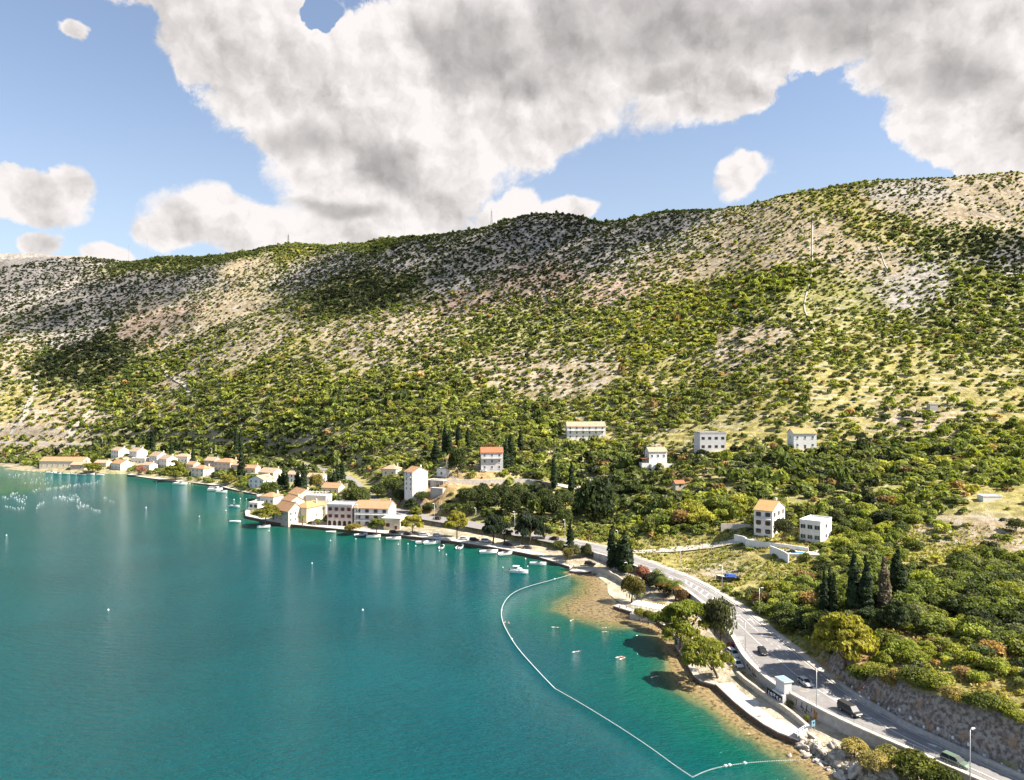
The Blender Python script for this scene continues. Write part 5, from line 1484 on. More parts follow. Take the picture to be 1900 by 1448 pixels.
def tri(e, Hs):
    plate([(-.75, Hs - .1), (.75, Hs - .1), (0, Hs + 1.2)], -.08, -.05, 0).obj('border', M['signred'], e)
    plate([(-.46, Hs + .07), (.46, Hs + .07), (0, Hs + .86)], -.095, -.082, 0).obj('face', M['lampw'], e)
    plate([(-.06, Hs + .15), (.06, Hs + .15), (.06, Hs + .6), (-.06, Hs + .6)], -.105, -.097, 0).obj('symbol', M['black'], e)


def diamond(e, Hs):
    plate([(0, Hs - .95), (.95, Hs), (0, Hs + .95), (-.95, Hs)], -.1, -.05, 0).obj('border', M['lampw'], e)
    plate([(0, Hs - .6), (.6, Hs), (0, Hs + .6), (-.6, Hs)], -.115, -.102, 0).obj('face', M['lineY'], e)


def round_sign(e, Hs):
    plate([(.55 * math.cos(a), Hs + .55 * math.sin(a)) for a in np.linspace(0, 6.28, 20)[:-1]], -.09, -.05, 0).obj('face', M['lampw'], e)


def board(e, Hs):
    plate([(-.85, Hs - .45), (.85, Hs - .45), (.85, Hs + .45), (-.85, Hs + .45)], -.09, -.05, 0).obj('face', M['lampw'], e)


b_ = P(1597, 1293, 4.5) + np.array((1.2, .8, -.1))
sign('warning_sign', b_, 1.6, tri, 'red triangular warning sign in front of the rock cutting')
b_ = P(1409, 1141, 4.5) + np.array((.05, -.4, 0)); sign('priority_sign', b_, 1.7, diamond, 'white and yellow diamond sign on the scrub side of the road')
b_ = P(1393, 1124, 4.5) + np.array((.6, 0, 0)); sign('round_sign', b_, 1.6, round_sign, 'round white sign just left of the diamond sign')
b_ = P(1399, 1130, 4.5) + np.array((.5, 0, 0)); sign('direction_board', b_, 1.9, board, 'small white board between the round and diamond signs')
b_ = P(1372, 1195, 4.5); e = empty('notice_board', tuple(b_ + np.array((.3, 0, 0)))); tag(e, 'small grey notice board on the sea wall by the shore pines', 'board')
board(e, 1.5); MB().b6(-.7, -.62, -.05, .03, 0, 1.9).obj('post', M['metal'], e); MB().b6(.62, .7, -.05, .03, 0, 1.9).obj('post', M['metal'], e)

# ------------------------------------------------------------------ cars
CARDIM = dict(hatch=(4.1, 1.75, 1.46), estate=(4.65, 1.8, 1.62), van=(5.3, 1.98, 1.98))


def car_parts(kind):
    L, Wd, Hh = CARDIM[kind]
    if kind == 'van':
        low = [(-.5, .45, .95), (-.49, .25, 1.05), (.30, .25, 1.05), (.46, .3, .92), (.5, .42, .72)]
        gh = dict(b0=-.492, b1=.33, t0=-.478, t1=.16, belt=1.05)
    elif kind == 'estate':
        low = [(-.5, .5, .85), (-.48, .24, .98), (.18, .24, .98), (.42, .28, .86), (.5, .4, .62)]
        gh = dict(b0=-.485, b1=.24, t0=-.42, t1=.06, belt=.98)
    else:
        low = [(-.5, .5, .8), (-.47, .22, .9), (.2, .22, .9), (.43, .26, .8), (.5, .38, .58)]
        gh = dict(b0=-.46, b1=.27, t0=-.33, t1=.05, belt=.9)
    mb = MB(); hw = Wd / 2
    rings = []
    for x, zb, zt in low:
        X_ = x * L; k = .86 if abs(x) > .45 else 1.0
        rings.append([(X_, -hw * k * .94, zb), (X_, -hw * k, (zb + zt) / 2), (X_, -hw * k * .95, zt), (X_, 0, zt + .03), (X_, hw * k * .95, zt), (X_, hw * k, (zb + zt) / 2), (X_, hw * k * .94, zb)])
    mb.loft(rings)
    zt = Hh - .05; wt = hw * .80; wb = hw * .93
    # roof panel and pillars
    mb.loft([[(gh['t0'] * L - .05, -wt, zt), (gh['t0'] * L - .05, wt, zt), (gh['t0'] * L - .05, wt * .9, Hh), (gh['t0'] * L - .05, -wt * .9, Hh)],
             [(gh['t1'] * L + .05, -wt, zt), (gh['t1'] * L + .05, wt, zt), (gh['t1'] * L + .05, wt * .9, Hh - .02), (gh['t1'] * L + .05, -wt * .9, Hh - .02)]])
    for s in (-1, 1):
        for xb, xt in ((gh['b0'], gh['t0']), (gh['b1'], gh['t1']), ((gh['b0'] + gh['b1']) / 2, (gh['t0'] + gh['t1']) / 2)):
            mb.tube([(xb * L, s * (wb + .005), gh['belt'] - .03), (xt * L, s * (wt + .005), zt + .01)], .05, 4)
        mb.box((gh['b1'] * L - .25, s * (hw + .1), gh['belt'] + .12), (.12, .2, .14))
    body = mb.mesh('body', M['paint'])
    gl = MB().loft([[(gh['b0'] * L, -wb, gh['belt'] - .02), (gh['b1'] * L, -wb, gh['belt'] - .02), (gh['b1'] * L, wb, gh['belt'] - .02), (gh['b0'] * L, wb, gh['belt'] - .02)],
                    [(gh['t0'] * L, -wt, zt), (gh['t1'] * L, -wt, zt), (gh['t1'] * L, wt, zt), (gh['t0'] * L, wt, zt)]]).mesh('windows', M['vglass'])
    wr_ = .36 if kind == 'van' else .32
    a_ = np.linspace(0, 2 * math.pi, 15)[:-1]
    ty = MB().loft([[(math.cos(t) * wr_, -.11, math.sin(t) * wr_) for t in a_], [(math.cos(t) * wr_, .11, math.sin(t) * wr_) for t in a_]]).mesh('wheel', M['rubber'])
    ri = MB().loft([[(math.cos(t) * wr_ * .62, -.125, math.sin(t) * wr_ * .62) for t in a_], [(math.cos(t) * wr_ * .62, .125, math.sin(t) * wr_ * .62) for t in a_]]).mesh('rim', M['rim'])
    hl = MB().box((0, 0, 0), (.12, .34, .16)).mesh('headlight', M['lens'])
    tl = MB().box((0, 0, 0), (.08, .2, .3)).mesh('tail_light', M['tail'])
    bp = MB().box((0, 0, 0), (.03, .5, .12)).mesh('number_plate', M['lampw'])
    return dict(body=body, glass=gl, tyre=ty, rim=ri, head=hl, tail=tl, plate=bp, L=L, W=Wd, r=wr_)


CP = {k: car_parts(k) for k in CARDIM}


def car(lab, pos, hd, col, kind='hatch', grp=None, nm='parked_car'):
    c = CP[kind]; L, Wd, r = c['L'], c['W'], c['r']
    e = empty(nm, tuple(pos), hd)
    tag(e, lab, 'van' if kind == 'van' else 'car', grp)
    inst('body', c['body'], e, color=col); inst('windows', c['glass'], e)
    for x in (-.30 * L, .31 * L):
        for s in (-1, 1):
            w_ = inst('wheel', c['tyre'], e, (x, s * (Wd / 2 - .1), r)); inst('rim', c['rim'], w_)
    for s in (-1, 1):
        inst('headlight', c['head'], e, (L * .47, s * Wd * .34, .62 if kind != 'van' else .75)); inst('tail_light', c['tail'], e, (-L * .492, s * Wd * .40, .78))
    inst('number_plate', c['plate'], e, (L * .498, 0, .48))
    return e


def near(u, v, z): return P(u, v, z)


GRPQ = 'cars parked along the quay and coast road'
q = P(1773, 1419, 4.52); car('sage green estate car driving round the rock cutting', q, road_heading(q[0], q[1]) + math.pi, (.13, .18, .13), 'estate', None, 'moving_car')
q = P(1577, 1324, 4.52); car('dark grey van with roof rails on the coast road', q, road_heading(q[0], q[1]) + math.pi, (.045, .042, .04), 'van', None, 'moving_van')
q = P(1494, 1270.5, 4.52); car('silver hatchback driving past the bus shelter', q, road_heading(q[0], q[1]) + math.pi, (.5, .5, .5), 'hatch', None, 'moving_car')
q = P(1415, 1213, 4.52); car('black hatchback entering the shadow on the coast road', q, road_heading(q[0], q[1]) + math.pi, (.025, .022, .025), 'hatch', None, 'moving_car')
for (u, v, z, hd, col, kd, lab) in [(1368, 1236, 1.9, -80, (.7, .7, .7), 'hatch', 'white car parked nearest the camera under the shore pines'), (1361, 1217, 1.95, -78, (.7, .7, .7), 'estate', 'white estate car parked behind the first white car'), (1360, 1205, 2.0, -80, (.5, .06, .06), 'hatch', 'red car half hidden against the sea wall'),
                                (1095, 1049, 1.65, -12, (.03, .025, .025), 'estate', 'dark estate car parked alone above the beach jetty'), (1148, 1060, 1.65, -30, (.4, .4, .4), 'hatch', 'silver hatchback in the shade of the cypress group'),
                                (731, 990, 1.55, -8, (.015, .015, .018), 'estate', 'black estate car parked by the hotel annex'), (757, 993, 1.55, -8, (.02, .02, .022), 'hatch', 'black hatchback under the first quay pine'), (773, 992.5, 1.55, -8, (.1, .1, .1), 'hatch', 'dark grey hatchback in the shade of the quay pine'),
                                (788, 994, 1.55, -8, (.7, .7, .7), 'estate', 'white estate car right of the first quay pine'), (811, 995, 1.55, -8, (.7, .7, .72), 'hatch', 'small white hatchback below the road wall'), (861, 1001.5, 1.55, -10, (.72, .72, .7), 'hatch', 'white hatchback under the bright quay pine'),
                                (880, 1004, 1.55, -10, (.02, .02, .025), 'estate', 'black estate car right of the bright quay pine'), (902, 1006, 1.55, -12, (.7, .7, .7), 'estate', 'white estate car under the dark conifers'), (942, 1013, 1.55, -14, (.03, .03, .03), 'hatch', 'black hatchback above the red moored boat'),
                                (979, 1018.5, 1.55, -14, (.1, .09, .09), 'hatch', 'dark hatchback last in line on the quay')]:
    car(lab, P(u, v, z) if u > 1200 else P(u, v, z), math.radians(hd), col, kd, GRPQ)
for (u, v, z, col, kd, lab) in [(1028, 1002, 4.52, (.015, .015, .015), 'estate', 'black estate car driving out of the conifer shade'), (811, 964, 4.65, (.05, .04, .04), 'estate', 'dark estate car passing below the rock cutting')]:
    q = P(u, v, z); car(lab, q, road_heading(q[0], q[1]), col, kd, None, 'moving_car')
for (u, v, Y, col, kd, lab) in [(845, 890, 414, (.6, .6, .6), 'hatch', 'silver car parked on the curved lane'), (897, 878, 429, (.65, .65, .65), 'hatch', 'white car parked at the red roofed house'), (1130, 894, 420, (.5, .5, .5), 'hatch', 'pale car parked on the lane by the slim cypresses'), (1393, 991, 292, (.03, .03, .03), 'hatch', 'dark car parked beside the large villa'), (1452, 1023, 268, (.04, .045, .06), 'estate', 'dark car behind the angled villa wall')]:
    q = PY(u, v, Y); q[2] = g1(q[0], q[1]) + .32
    car(lab, q, math.radians(10), col, kd)
q = PY(207, 825, 748); q[2] = 15.05
e = car('dark bus on the far left road above the hamlet', q, 0, (.03, .03, .035), 'van', None, 'bus'); e.scale = (2.0, 1.2, 1.5); e['category'] = 'bus'
# ------------------------------------------------------------------ vegetation
def leaf_cloud(rg, n, centers, radii, leaf, squash=1.0, jit=0.7, inner=0.75):
    """n small leaf-clump faces spread through a set of lobes -> verts (n*4,3), shade (n,)"""
    centers = np.asarray(centers, float); radii = np.asarray(radii, float)
    if radii.ndim == 1: radii = np.stack([radii] * 3, 1)
    wgt = radii.prod(1) ** (2 / 3); k = rg.choice(len(centers), n, p=wgt / wgt.sum())
    d = rg.normal(size=(n, 3)); d /= np.linalg.norm(d, axis=1)[:, None]
    d[:, 2] = np.where(d[:, 2] < -0.35, -d[:, 2], d[:, 2])
    rr = inner + (1.02 - inner) * rg.random(n) ** 0.5
    pos = centers[k] + d * radii[k] * rr[:, None]
    nm = d / radii[k] * radii[k].mean(1)[:, None] + jit * rg.normal(size=(n, 3))
    nm /= np.linalg.norm(nm, axis=1)[:, None]
    t = np.cross(nm, rg.normal(size=(n, 3))); t /= np.linalg.norm(t, axis=1)[:, None]
    b = np.cross(nm, t)
    s = (leaf * (0.6 + 0.8 * rg.random(n)))[:, None]
    a = 0.6 + 0.4 * rg.random(n)[:, None]
    V = np.stack([pos - t * s - b * s * a, pos + t * s - b * s * a * .8, pos + t * s * .9 + b * s * a, pos - t * s * .8 + b * s * a], 1)
    lobe = rg.random(len(centers)) * 0.36 + 0.82
    sh = lobe[k] * (0.78 + 0.44 * rg.random(n))
    return V.reshape(-1, 3), np.repeat(sh, 4)


def bush_lobes(rg, k=9):
    c = rg.normal(size=(k, 3)); c /= np.linalg.norm(c, axis=1)[:, None]
    c[:, 2] = np.abs(c[:, 2]) * .9
    c = c * np.array((.58, .58, .5)) * (0.7 + .5 * rg.random(k))[:, None] + np.array((0, 0, .38))
    return c, 0.34 + .22 * rg.random(k)


HUE = np.array([(.038, .048, .026), (.115, .145, .042), (.205, .235, .056), (.285, .308, .062), (.350, .330, .070)])
BROWN = np.array((.30, .20, .09)); GREYO = np.array((.19, .19, .11))


def hue(t, rg):
    t = np.clip(t * .85 + .10 * (t > .12) + rg.normal(size=t.shape) * (.07 + .15 * (t > .18)), 0, 1) * 4
    i = np.minimum(t.astype(int), 3); f = (t - i)[:, None]
    c = HUE[i] * (1 - f) + HUE[i + 1] * f
    r = rg.random(len(t))[:, None]
    c = np.where((r < .03) & (t[:, None] > .8), BROWN * (.7 + .6 * rg.random((len(t), 1))), c)
    c = np.where((r > .045) & (r < .16), c * .5 + GREYO * .5, c)
    return c * (0.68 + .62 * rg.random((len(t), 1)))


def scatter(n, rg, y0, y1, size_mul=1.0, dens_mul=1.0, spacing=1.55):
    """candidate bushes on the hill from the landcover table, thinned so crowns only partly overlap"""
    a = rg.uniform(-0.76, 0.76, n); r = np.sqrt(rg.uniform(y0 ** 2, y1 ** 2, n))
    x, y = r * np.sin(a), r * np.cos(a)
    z = ground(x, y)
    u, v = proj(x, y, z)
    k = (u > -280) & (u < 2180) & (v < 1500) & (z > 1.5)
    x, y, z = x[k], y[k], z[k]
    lc = landcover(x, y)
    cl = fbm(x, y, 38, 4, .6) * 0.95 + fbm(x, y, 11, 2) * .35
    clr = np.ones(len(x))
    for poly, f_ in CLEARW: clr = np.where(inpoly(x, y, poly), f_, clr)
    k = rg.random(len(x)) < clr * np.clip(lc[:, 3] * dens_mul + cl * (1.15 - lc[:, 3]) * 1.2, 0, 1)
    x, y, z, lc = x[k], y[k], z[k], lc[k]
    # keep clear of road, shore, lanes and buildings
    e_, s, par, _, _ = road_q(x, y)
    k = (e_ > np.where(par < 10, 9.0, np.where(s > 0, 2.5, 4.0))) & ~((s > 0) & (par < 27))
    for pl, w_ in ((side, 4.5), (lane_pl, 4.5)):
        k &= seg_dist(x, y, pl)[0] > w_
    x, y, z, lc = x[k], y[k], z[k], lc[k]
    R = lc[:, 4] * size_mul * np.exp(np.clip(rg.normal(size=len(x)) * .42, -.95, .6))
    k = np.ones(len(x), bool)
    uu, vv = proj(x, y, z + R * 1.0)
    for h in HS:
        p = h['p']; c_ = p + np.array((-math.sin(math.radians(h['r'])), math.cos(math.radians(h['r'])), 0)) * h['D'] / 2
        k &= np.hypot(x - c_[0], y - c_[1]) > math.hypot(h['W'], h['D']) / 2 * .85 + R * .8
        pm = F / p[1]
        k &= ~((np.abs(uu - h['u']) < h['W'] * .62 * pm + R * pm) & (vv < h['v'] - h['h'] * .12 * pm) & (vv > h['v'] - (h['h'] + h['rh'] + 1) * pm) & (y < p[1] + 1))
    for (ex, ey, er, eu0, eu1, evt, evb) in EXCL:
        k &= np.hypot(x - ex, y - ey) > er * .8 + R * .55
        pm = F / ey
        k &= ~((uu > eu0 - R * pm * .6) & (uu < eu1 + R * pm * .6) & (y < ey) & (vv < evt + .72 * (evb - evt)))
    x, y, z, lc, R = x[k], y[k], z[k], lc[k], R[k]
    # thinning with a hash grid, larger first
    order = np.argsort(-R); cell = 6.0; grid = {}; keep = []
    for i in order:
        gxk, gyk = int(x[i] // cell), int(y[i] // cell); ok = True
        for ax in (-1, 0, 1):
            for ay in (-1, 0, 1):
                for j in grid.get((gxk + ax, gyk + ay), ()):
                    if (x[i] - x[j]) ** 2 + (y[i] - y[j]) ** 2 < ((R[i] + R[j]) * .5 * spacing * .62) ** 2: ok = False; break
                if not ok: break
            if not ok: break
        if ok:
            grid.setdefault((gxk, gyk), []).append(i); keep.append(i)
    k = np.array(keep)
    return np.stack([x[k], y[k], z[k], R[k]], 1), lc[k]


EXCL = []
rT = np.random.default_rng(23)


# ---- individual trees
def trunk_mesh(name, H_, r0, limbs, rg, spread=.5):
    mb = MB()
    mb.tube([(0, 0, -.8), (0, 0, 0), (.06 * H_ * rg.normal() * .4, .04 * H_ * rg.normal() * .4, H_ * .5), (.05 * H_ * rg.normal() * .4, 0, H_)], [r0 * 1.3, r0, r0 * .75, r0 * .4], 7)
    for k in range(limbs):
        a = k * 2.4 + rg.random(); z0 = H_ * (.35 + .5 * rg.random()); L_ = spread * (.6 + .6 * rg.random())
        mb.tube([(0, 0, z0), (math.cos(a) * L_ * .5, math.sin(a) * L_ * .5, z0 + L_ * .35), (math.cos(a) * L_, math.sin(a) * L_, z0 + L_ * .8)], [r0 * .5, r0 * .35, r0 * .12], 5)
    return mb.mesh(name, M['bark'], True)


def crown_mesh(V, sh, name='crown', gain=1.0):
    me = big_mesh(name, V, np.arange(len(V), dtype=np.int32).reshape(-1, 4), M['leafI'], np.repeat(sh[:, None], 3, 1) * gain)
    return me


rT = np.random.default_rng(23)
# cypresses
CYV = []
for k in range(4):
    zz = np.linspace(.05, .97, 16)
    prof = np.interp(zz, [0, .08, .3, .6, .85, 1], [.62, .92, 1.0, .74, .36, .03]) * (1 + .1 * rT.normal(size=16))
    c = np.stack([rT.normal(size=16) * .012, rT.normal(size=16) * .012, zz], 1)
    r = np.stack([prof * .125, prof * .125, np.full(16, .06)], 1)
    V, sh = leaf_cloud(rT, 1700, c, r, .021, inner=.72, jit=.45)
    V[:, 2] = np.clip(V[:, 2], .01, 1.02)
    CYV.append((crown_mesh(V, sh), MB().tube([(0, 0, -.06), (0, 0, .7)], [.014, .005], 6).mesh('trunk', M['bark'])))


def cypress(u, vb, vt, lab, Y=None, z=None, wide=1.0, col=(.040, .062, .028)):
    b = PY(u, vb, Y) if Y else P(u, vb, z) if z is not None else hit(u, vb)
    H_ = (vb - vt) * b[1] / F
    e = empty('cypress_tree', (b[0], b[1], min(b[2], g1(b[0], b[1])) - .2 if z is None else b[2]), rT.random() * 6.28)
    H_ += b[2] - e.location.z
    tag(e, lab, 'cypress', 'slender cypress trees')
    cm, tm = CYV[rT.integers(0, 4)]
    inst('crown', cm, e, scale=(H_ * wide, H_ * wide, H_), color=np.array(col) * rT.uniform(.85, 1.2)); inst('trunk', tm, e, scale=(H_, H_, H_))
    EXCL.append((b[0], b[1], H_ * .1, u - H_ * .1 / b[1] * F, u + H_ * .1 / b[1] * F, vt, vb))


for a in [(1058, 1026, 966, 'single slim cypress at the edge of the quay car park', None, 3.2, 1.0),
          (1136, 1054, 974, 'leftmost slim cypress of the dark group beside the road', None, 1.8, 1.0), (1149, 1058, 1000, 'shorter cypress in the middle of the dark group beside the road', None, 1.7, 1.3), (1158, 1062, 986, 'widest cypress of the dark group beside the road', None, 1.7, 1.45), (1170, 1062, 1012, 'rightmost cypress of the dark group beside the road', None, 1.7, 1.1)]:
    cypress(a[0], a[1], a[2], a[3], a[4], a[5], a[6])
for a in [(1529, 1150, 1058, 'left cypress of the three slim ones above the bright pine', None, 0.79), (1540, 1145, 1054, 'middle cypress of the three slim ones above the bright pine', None, 0.72), (1548, 1150, 1064, 'right cypress of the three slim ones above the bright pine', None, 0.72),
          (1585, 1150, 1024, 'tall pointed cypress left in the group behind the bright pine', None, 0.86), (1576, 1140, 1068, 'short cypress leaning on the tall pointed one', None, 0.72), (1607, 1150, 1032, 'slim cypress in the middle of the group behind the bright pine', None, 0.83),
          (1666, 1130, 1018, 'broad dark cone of a cypress at the right of its group', None, 1.15), (1656, 1110, 1036, 'small cypress touching the broad dark cone', None, 0.72)]:
    cypress(a[0], a[1], a[2], a[3], a[4], None, a[5])
cypress(1641, 1140, 1034, 'dry brown cypress between the green ones', None, None, .95, (.19, .155, .115))
for a in [(1028, 902, 845, 'slim cypress standing alone left on the curved lane', 413, .85), (1060, 914, 856, 'slim cypress standing alone right on the curved lane', 408, .85), (939, 861, 813, 'left one of two cypresses beside the red roofed house', 436, 1.0), (947, 862, 807, 'right one of two cypresses beside the red roofed house', 438, 1.1), (966, 846, 792, 'dark cypress behind the red roofed house', 470, .9),
          (826, 852, 789, 'left cypress on the slope behind the tall white house', 480, 1.0), (833, 854, 800, 'smaller cypress nestled on the slope behind the tall white house', 478, 1.0), (851, 832, 782, 'right cypress on the slope behind the tall white house', 500, 1.0), (808, 856, 815, 'broad short cypress behind the tall white house', 470, 1.5), (868, 838, 795, 'faint cypress among pines right of the slope pair', 500, 1.2),
          (448, 893, 836, 'lone tall broad cypress on the far quay', 548, 1.1), (438, 840, 796, 'left spire of two thin cypresses on the far slope', 640, .8), (446, 838, 797, 'right spire of two thin cypresses on the far slope', 645, .8), (376, 858, 817, 'cypress behind the far quay house', 650, 1.0), (358, 862, 830, 'cypress between hipped house and quay house', 620, 1.0), (276, 842, 801, 'left one of the paired cypresses above the far hamlet', 690, 1.1), (284, 842, 802, 'right one of the paired cypresses above the far hamlet', 690, 1.0),
          (327, 850, 812, 'cypress above the hipped white house', 680, 1.1), (335, 850, 818, 'slender cypress next to the one above the hipped house', 680, 1.0), (318, 852, 822, 'short dark cypress above the hamlet', 670, 1.4), (563, 912, 859, 'right one of the twin cypresses between small white houses', 470, 1.1), (552, 910, 867, 'left one of the twin cypresses between small white houses', 474, 1.1), (525, 908, 870, 'dark cypress left of the twin cypresses', 490, 1.3), (532, 908, 876, 'lower dark cypress left of the twin cypresses', 488, 1.2), (518, 906, 880, 'lowest dark cypress beside the tall pale house', 490, 1.4),
          (626, 903, 857, 'left cypress above the road bend', 495, 1.1), (635, 900, 853, 'right cypress above the road bend', 498, 1.2), (620, 903, 872, 'short cypress at the foot of the two above the road bend', 490, 1.3), (1022, 560 + 300, 836, 'small cypress behind the slim lane pair', 470, 1.0), (462, 858, 838, 'small cypress left of the rock face above the village', 600, 1.1)]:
    cypress(a[0], a[1], a[2], a[3], a[4], None, a[5])


# pines and other named trees: crown outline in photo pixels, base pixel
def pine_crown(rg, k, flat, n, leaf, low=.15):
    a = rg.random(k) * 6.28; rr = np.sqrt(rg.random(k)) * .78
    z = low + (1 - low) * (1 - (rr / .95) ** 2) * (.55 + .45 * rg.random(k))
    c = np.stack([np.cos(a) * rr, np.sin(a) * rr, z * 1.0], 1)
    r = np.stack([.20 + .10 * rg.random(k)] * 2 + [(.20 + .10 * rg.random(k)) * flat], 1)
    V, sh = leaf_cloud(rg, n, c, r, leaf, inner=.5, jit=.9)
    return V, sh


PCV = [crown_mesh(*pine_crown(rT, 40, .42, 6000, .036)) for _ in range(4)]
RCV = [crown_mesh(*leaf_cloud(rT, 3600, *bush_lobes(rT, 20), .047, inner=.55)) for _ in range(3)]


def tree(name, lab, cat, ub, vb, u0, u1, vt, vb2, col, z=None, Y=None, kind='pine', lean=0.0, grp=None):
    """ub,vb: foot of the trunk; u0..u1, vt..vb2: extent of the crown"""
    b = P(ub, vb, z) if z is not None else PY(ub, vb, Y) if Y else hit(ub, vb)
    pm = b[1] / F
    Wc = (u1 - u0) * pm / 2; zt = (vb - vt) * pm; zb = (vb - vb2) * pm
    cx = ((u0 + u1) / 2 - ub) * pm
    e = empty(name, tuple(b)); tag(e, lab, cat, grp)
    Hc = zt - zb
    if kind == 'pine':
        me = PCV[rT.integers(0, 4)]
        o = inst('crown', me, e, (cx, 0, zb - .1 * Hc), (0, 0, rT.random() * 6.28), (Wc * 1.02, Wc * 1.02, Hc), col)
    else:
        me = RCV[rT.integers(0, 3)]
        o = inst('crown', me, e, (cx, 0, zb), (0, 0, rT.random() * 6.28), (Wc, Wc, Hc * .98), col)
    mb = MB(); r0 = .018 * zt + .1
    mid = zb + Hc * .35
    mb.tube([(0, 0, -1.0), (0, 0, 0), (cx * .3, 0, zb * .6 + .2), (cx * .8, 0, mid)], [r0 * 1.4, r0 * 1.1, r0 * .9, r0 * .6], 8)
    for k in range(7):
        a = k * .9 + rT.random(); L_ = Wc * (.55 + .3 * rT.random()); z0 = max(.5, zb * .7) + (mid - zb * .7) * rT.random() * .8
        mb.tube([(cx * .55, 0, z0), (cx * .8 + math.cos(a) * L_ * .5, math.sin(a) * L_ * .5, z0 + (mid - z0) * .6 + .2), (cx + math.cos(a) * L_, math.sin(a) * L_, mid + Hc * .2)], [r0 * .5, r0 * .35, r0 * .12], 6)
    mb.obj('trunk', M['bark'], e, smooth=True)
    EXCL.append((b[0] + cx, b[1], Wc, u0, u1, vt, vb))
    return e


PG, DG, YG = (.215, .225, .042), (.06, .08, .034), (.29, .265, .045)
tree('pine_tree', 'largest leaning shore pine nearest the camera with visible trunk', 'pine', 1331, 1256, 1262, 1362, 1172, 1240, PG, z=1.6)
tree('pine_tree', 'broad shore pine spreading over the sea wall', 'pine', 1262, 1204, 1222, 1302, 1150, 1196, PG, z=1.5)
tree('pine_tree', 'tall bright shore pine behind the beach pergola', 'pine', 1282, 1190, 1222, 1322, 1102, 1166, (.18, .205, .03), z=1.8)
tree('oak_tree', 'dark evergreen oak against the road wall behind the shore pines', 'oak', 1340, 1196, 1308, 1362, 1122, 1190, (.085, .092, .042), z=2.0, kind='round')
tree('pine_tree', 'big sunlit yellow green pine above the shadowed road', 'pine', 1568, 1238, 1505, 1628, 1130, 1222, YG)
tree('pine_tree', 'dark spreading pine below the broad cypress cone', 'pine', 1668, 1185, 1630, 1706, 1112, 1172, DG)
tree('pine_tree', 'dark pine between the cypresses and the sunlit pine', 'pine', 1612, 1180, 1580, 1645, 1118, 1168, (.05, .07, .028))
tree('oak_tree', 'deep green scrub oak filling the gap above the road shadow', 'oak', 1530, 1205, 1502, 1560, 1145, 1200, (.06, .078, .028), kind='round')
tree('oak_tree', 'large dark green oak above the road left of the villas', 'oak', 1102, 985, 1062, 1142, 902, 978, (.045, .065, .026), Y=368, kind='round')
tree('oak_tree', 'reddish and green beach tree shading the sand', 'oak', 1172, 1112, 1152, 1198, 1074, 1106, (.15, .13, .035), z=1.4, kind='round')
tree('pine_tree', 'bright green pine left on the quay road wall', 'pine', 765, 990, 744, 788, 948, 984, YG, z=1.6)
tree('pine_tree', 'bright rounded pine beside the road above the parked cars', 'pine', 848, 1000, 822, 874, 944, 986, YG, z=1.6)
tree('pine_tree', 'bright pine in front of the white hotel wing', 'pine', 699, 991, 682, 716, 954, 984, (.16, .18, .03), z=1.6)
tree('pine_tree', 'dark pine at the foot of the rock face behind the annex', 'pine', 766, 955, 748, 782, 922, 950, DG, Y=393)
tree('pine_tree', 'light pine below the dark one at the foot of the rock face', 'pine', 771, 962, 758, 784, 938, 958, PG, Y=388)
tree('pine_tree', 'great round pine standing on the headland quay', 'pine', 492, 972, 467, 522, 932, 962, (.19, .18, .03), z=1.5)
tree('pine_tree', 'round bright pine on the far hamlet waterfront', 'pine', 326, 890, 304, 347, 852, 886, (.18, .19, .03), z=1.6)
tree('pine_tree', 'low spreading pine in front of the far warehouse end', 'pine', 172, 876, 152, 192, 855, 873, (.18, .18, .03), z=1.6)
tree('pine_tree', 'bright pine on the point left of the lone cypress', 'pine', 424, 900, 406, 440, 876, 896, (.2, .19, .03), z=1.6)
tree('oak_tree', 'green tree between the white gabled houses and the headland', 'oak', 500, 922, 480, 516, 898, 922, (.10, .13, .03), z=2.2, kind='round')
tree('oak_tree', 'small round tree at the right end of the hotel', 'oak', 726, 960, 718, 734, 936, 952, (.12, .14, .04), z=5.0, kind='round')
tree('oak_tree', 'dark tree hiding the house on the curved lane', 'oak', 850, 884, 832, 866, 840, 878, (.05, .07, .02), Y=424, kind='round')
tree('oak_tree', 'green tree right of the hotel above the small cottage', 'oak', 655, 938, 636, 686, 908, 936, (.13, .145, .045), Y=425, kind='round')
tree('oak_tree', 'yellowish tree among the white houses right of the twin cypresses', 'oak', 588, 908, 575, 600, 884, 906, (.24, .2, .05), Y=478, kind='round')
tree('oak_tree', 'dark tree in front of the large villa', 'oak', 1453, 1000, 1436, 1470, 968, 998, (.08, .085, .04), Y=277, kind='round')
for (ub, vb, u0, u1, vt, lab) in [(915, 1008, 893, 940, 948, 'left dark layered conifer above the quay'), (936, 1008, 918, 952, 960, 'second dark layered conifer above the quay'), (985, 1012, 955, 1012, 940, 'large dark conifer in the middle of the quay row'), (1010, 1010, 992, 1026, 962, 'rightmost dark conifer of the quay row'), (968, 1010, 955, 985, 958, 'narrow dark conifer left of the large one')]:
    tree('conifer_tree', lab, 'conifer', ub, vb, u0, u1, vt, vb - 10, (.042, .058, .034), z=1.9, kind='pine', grp=None)
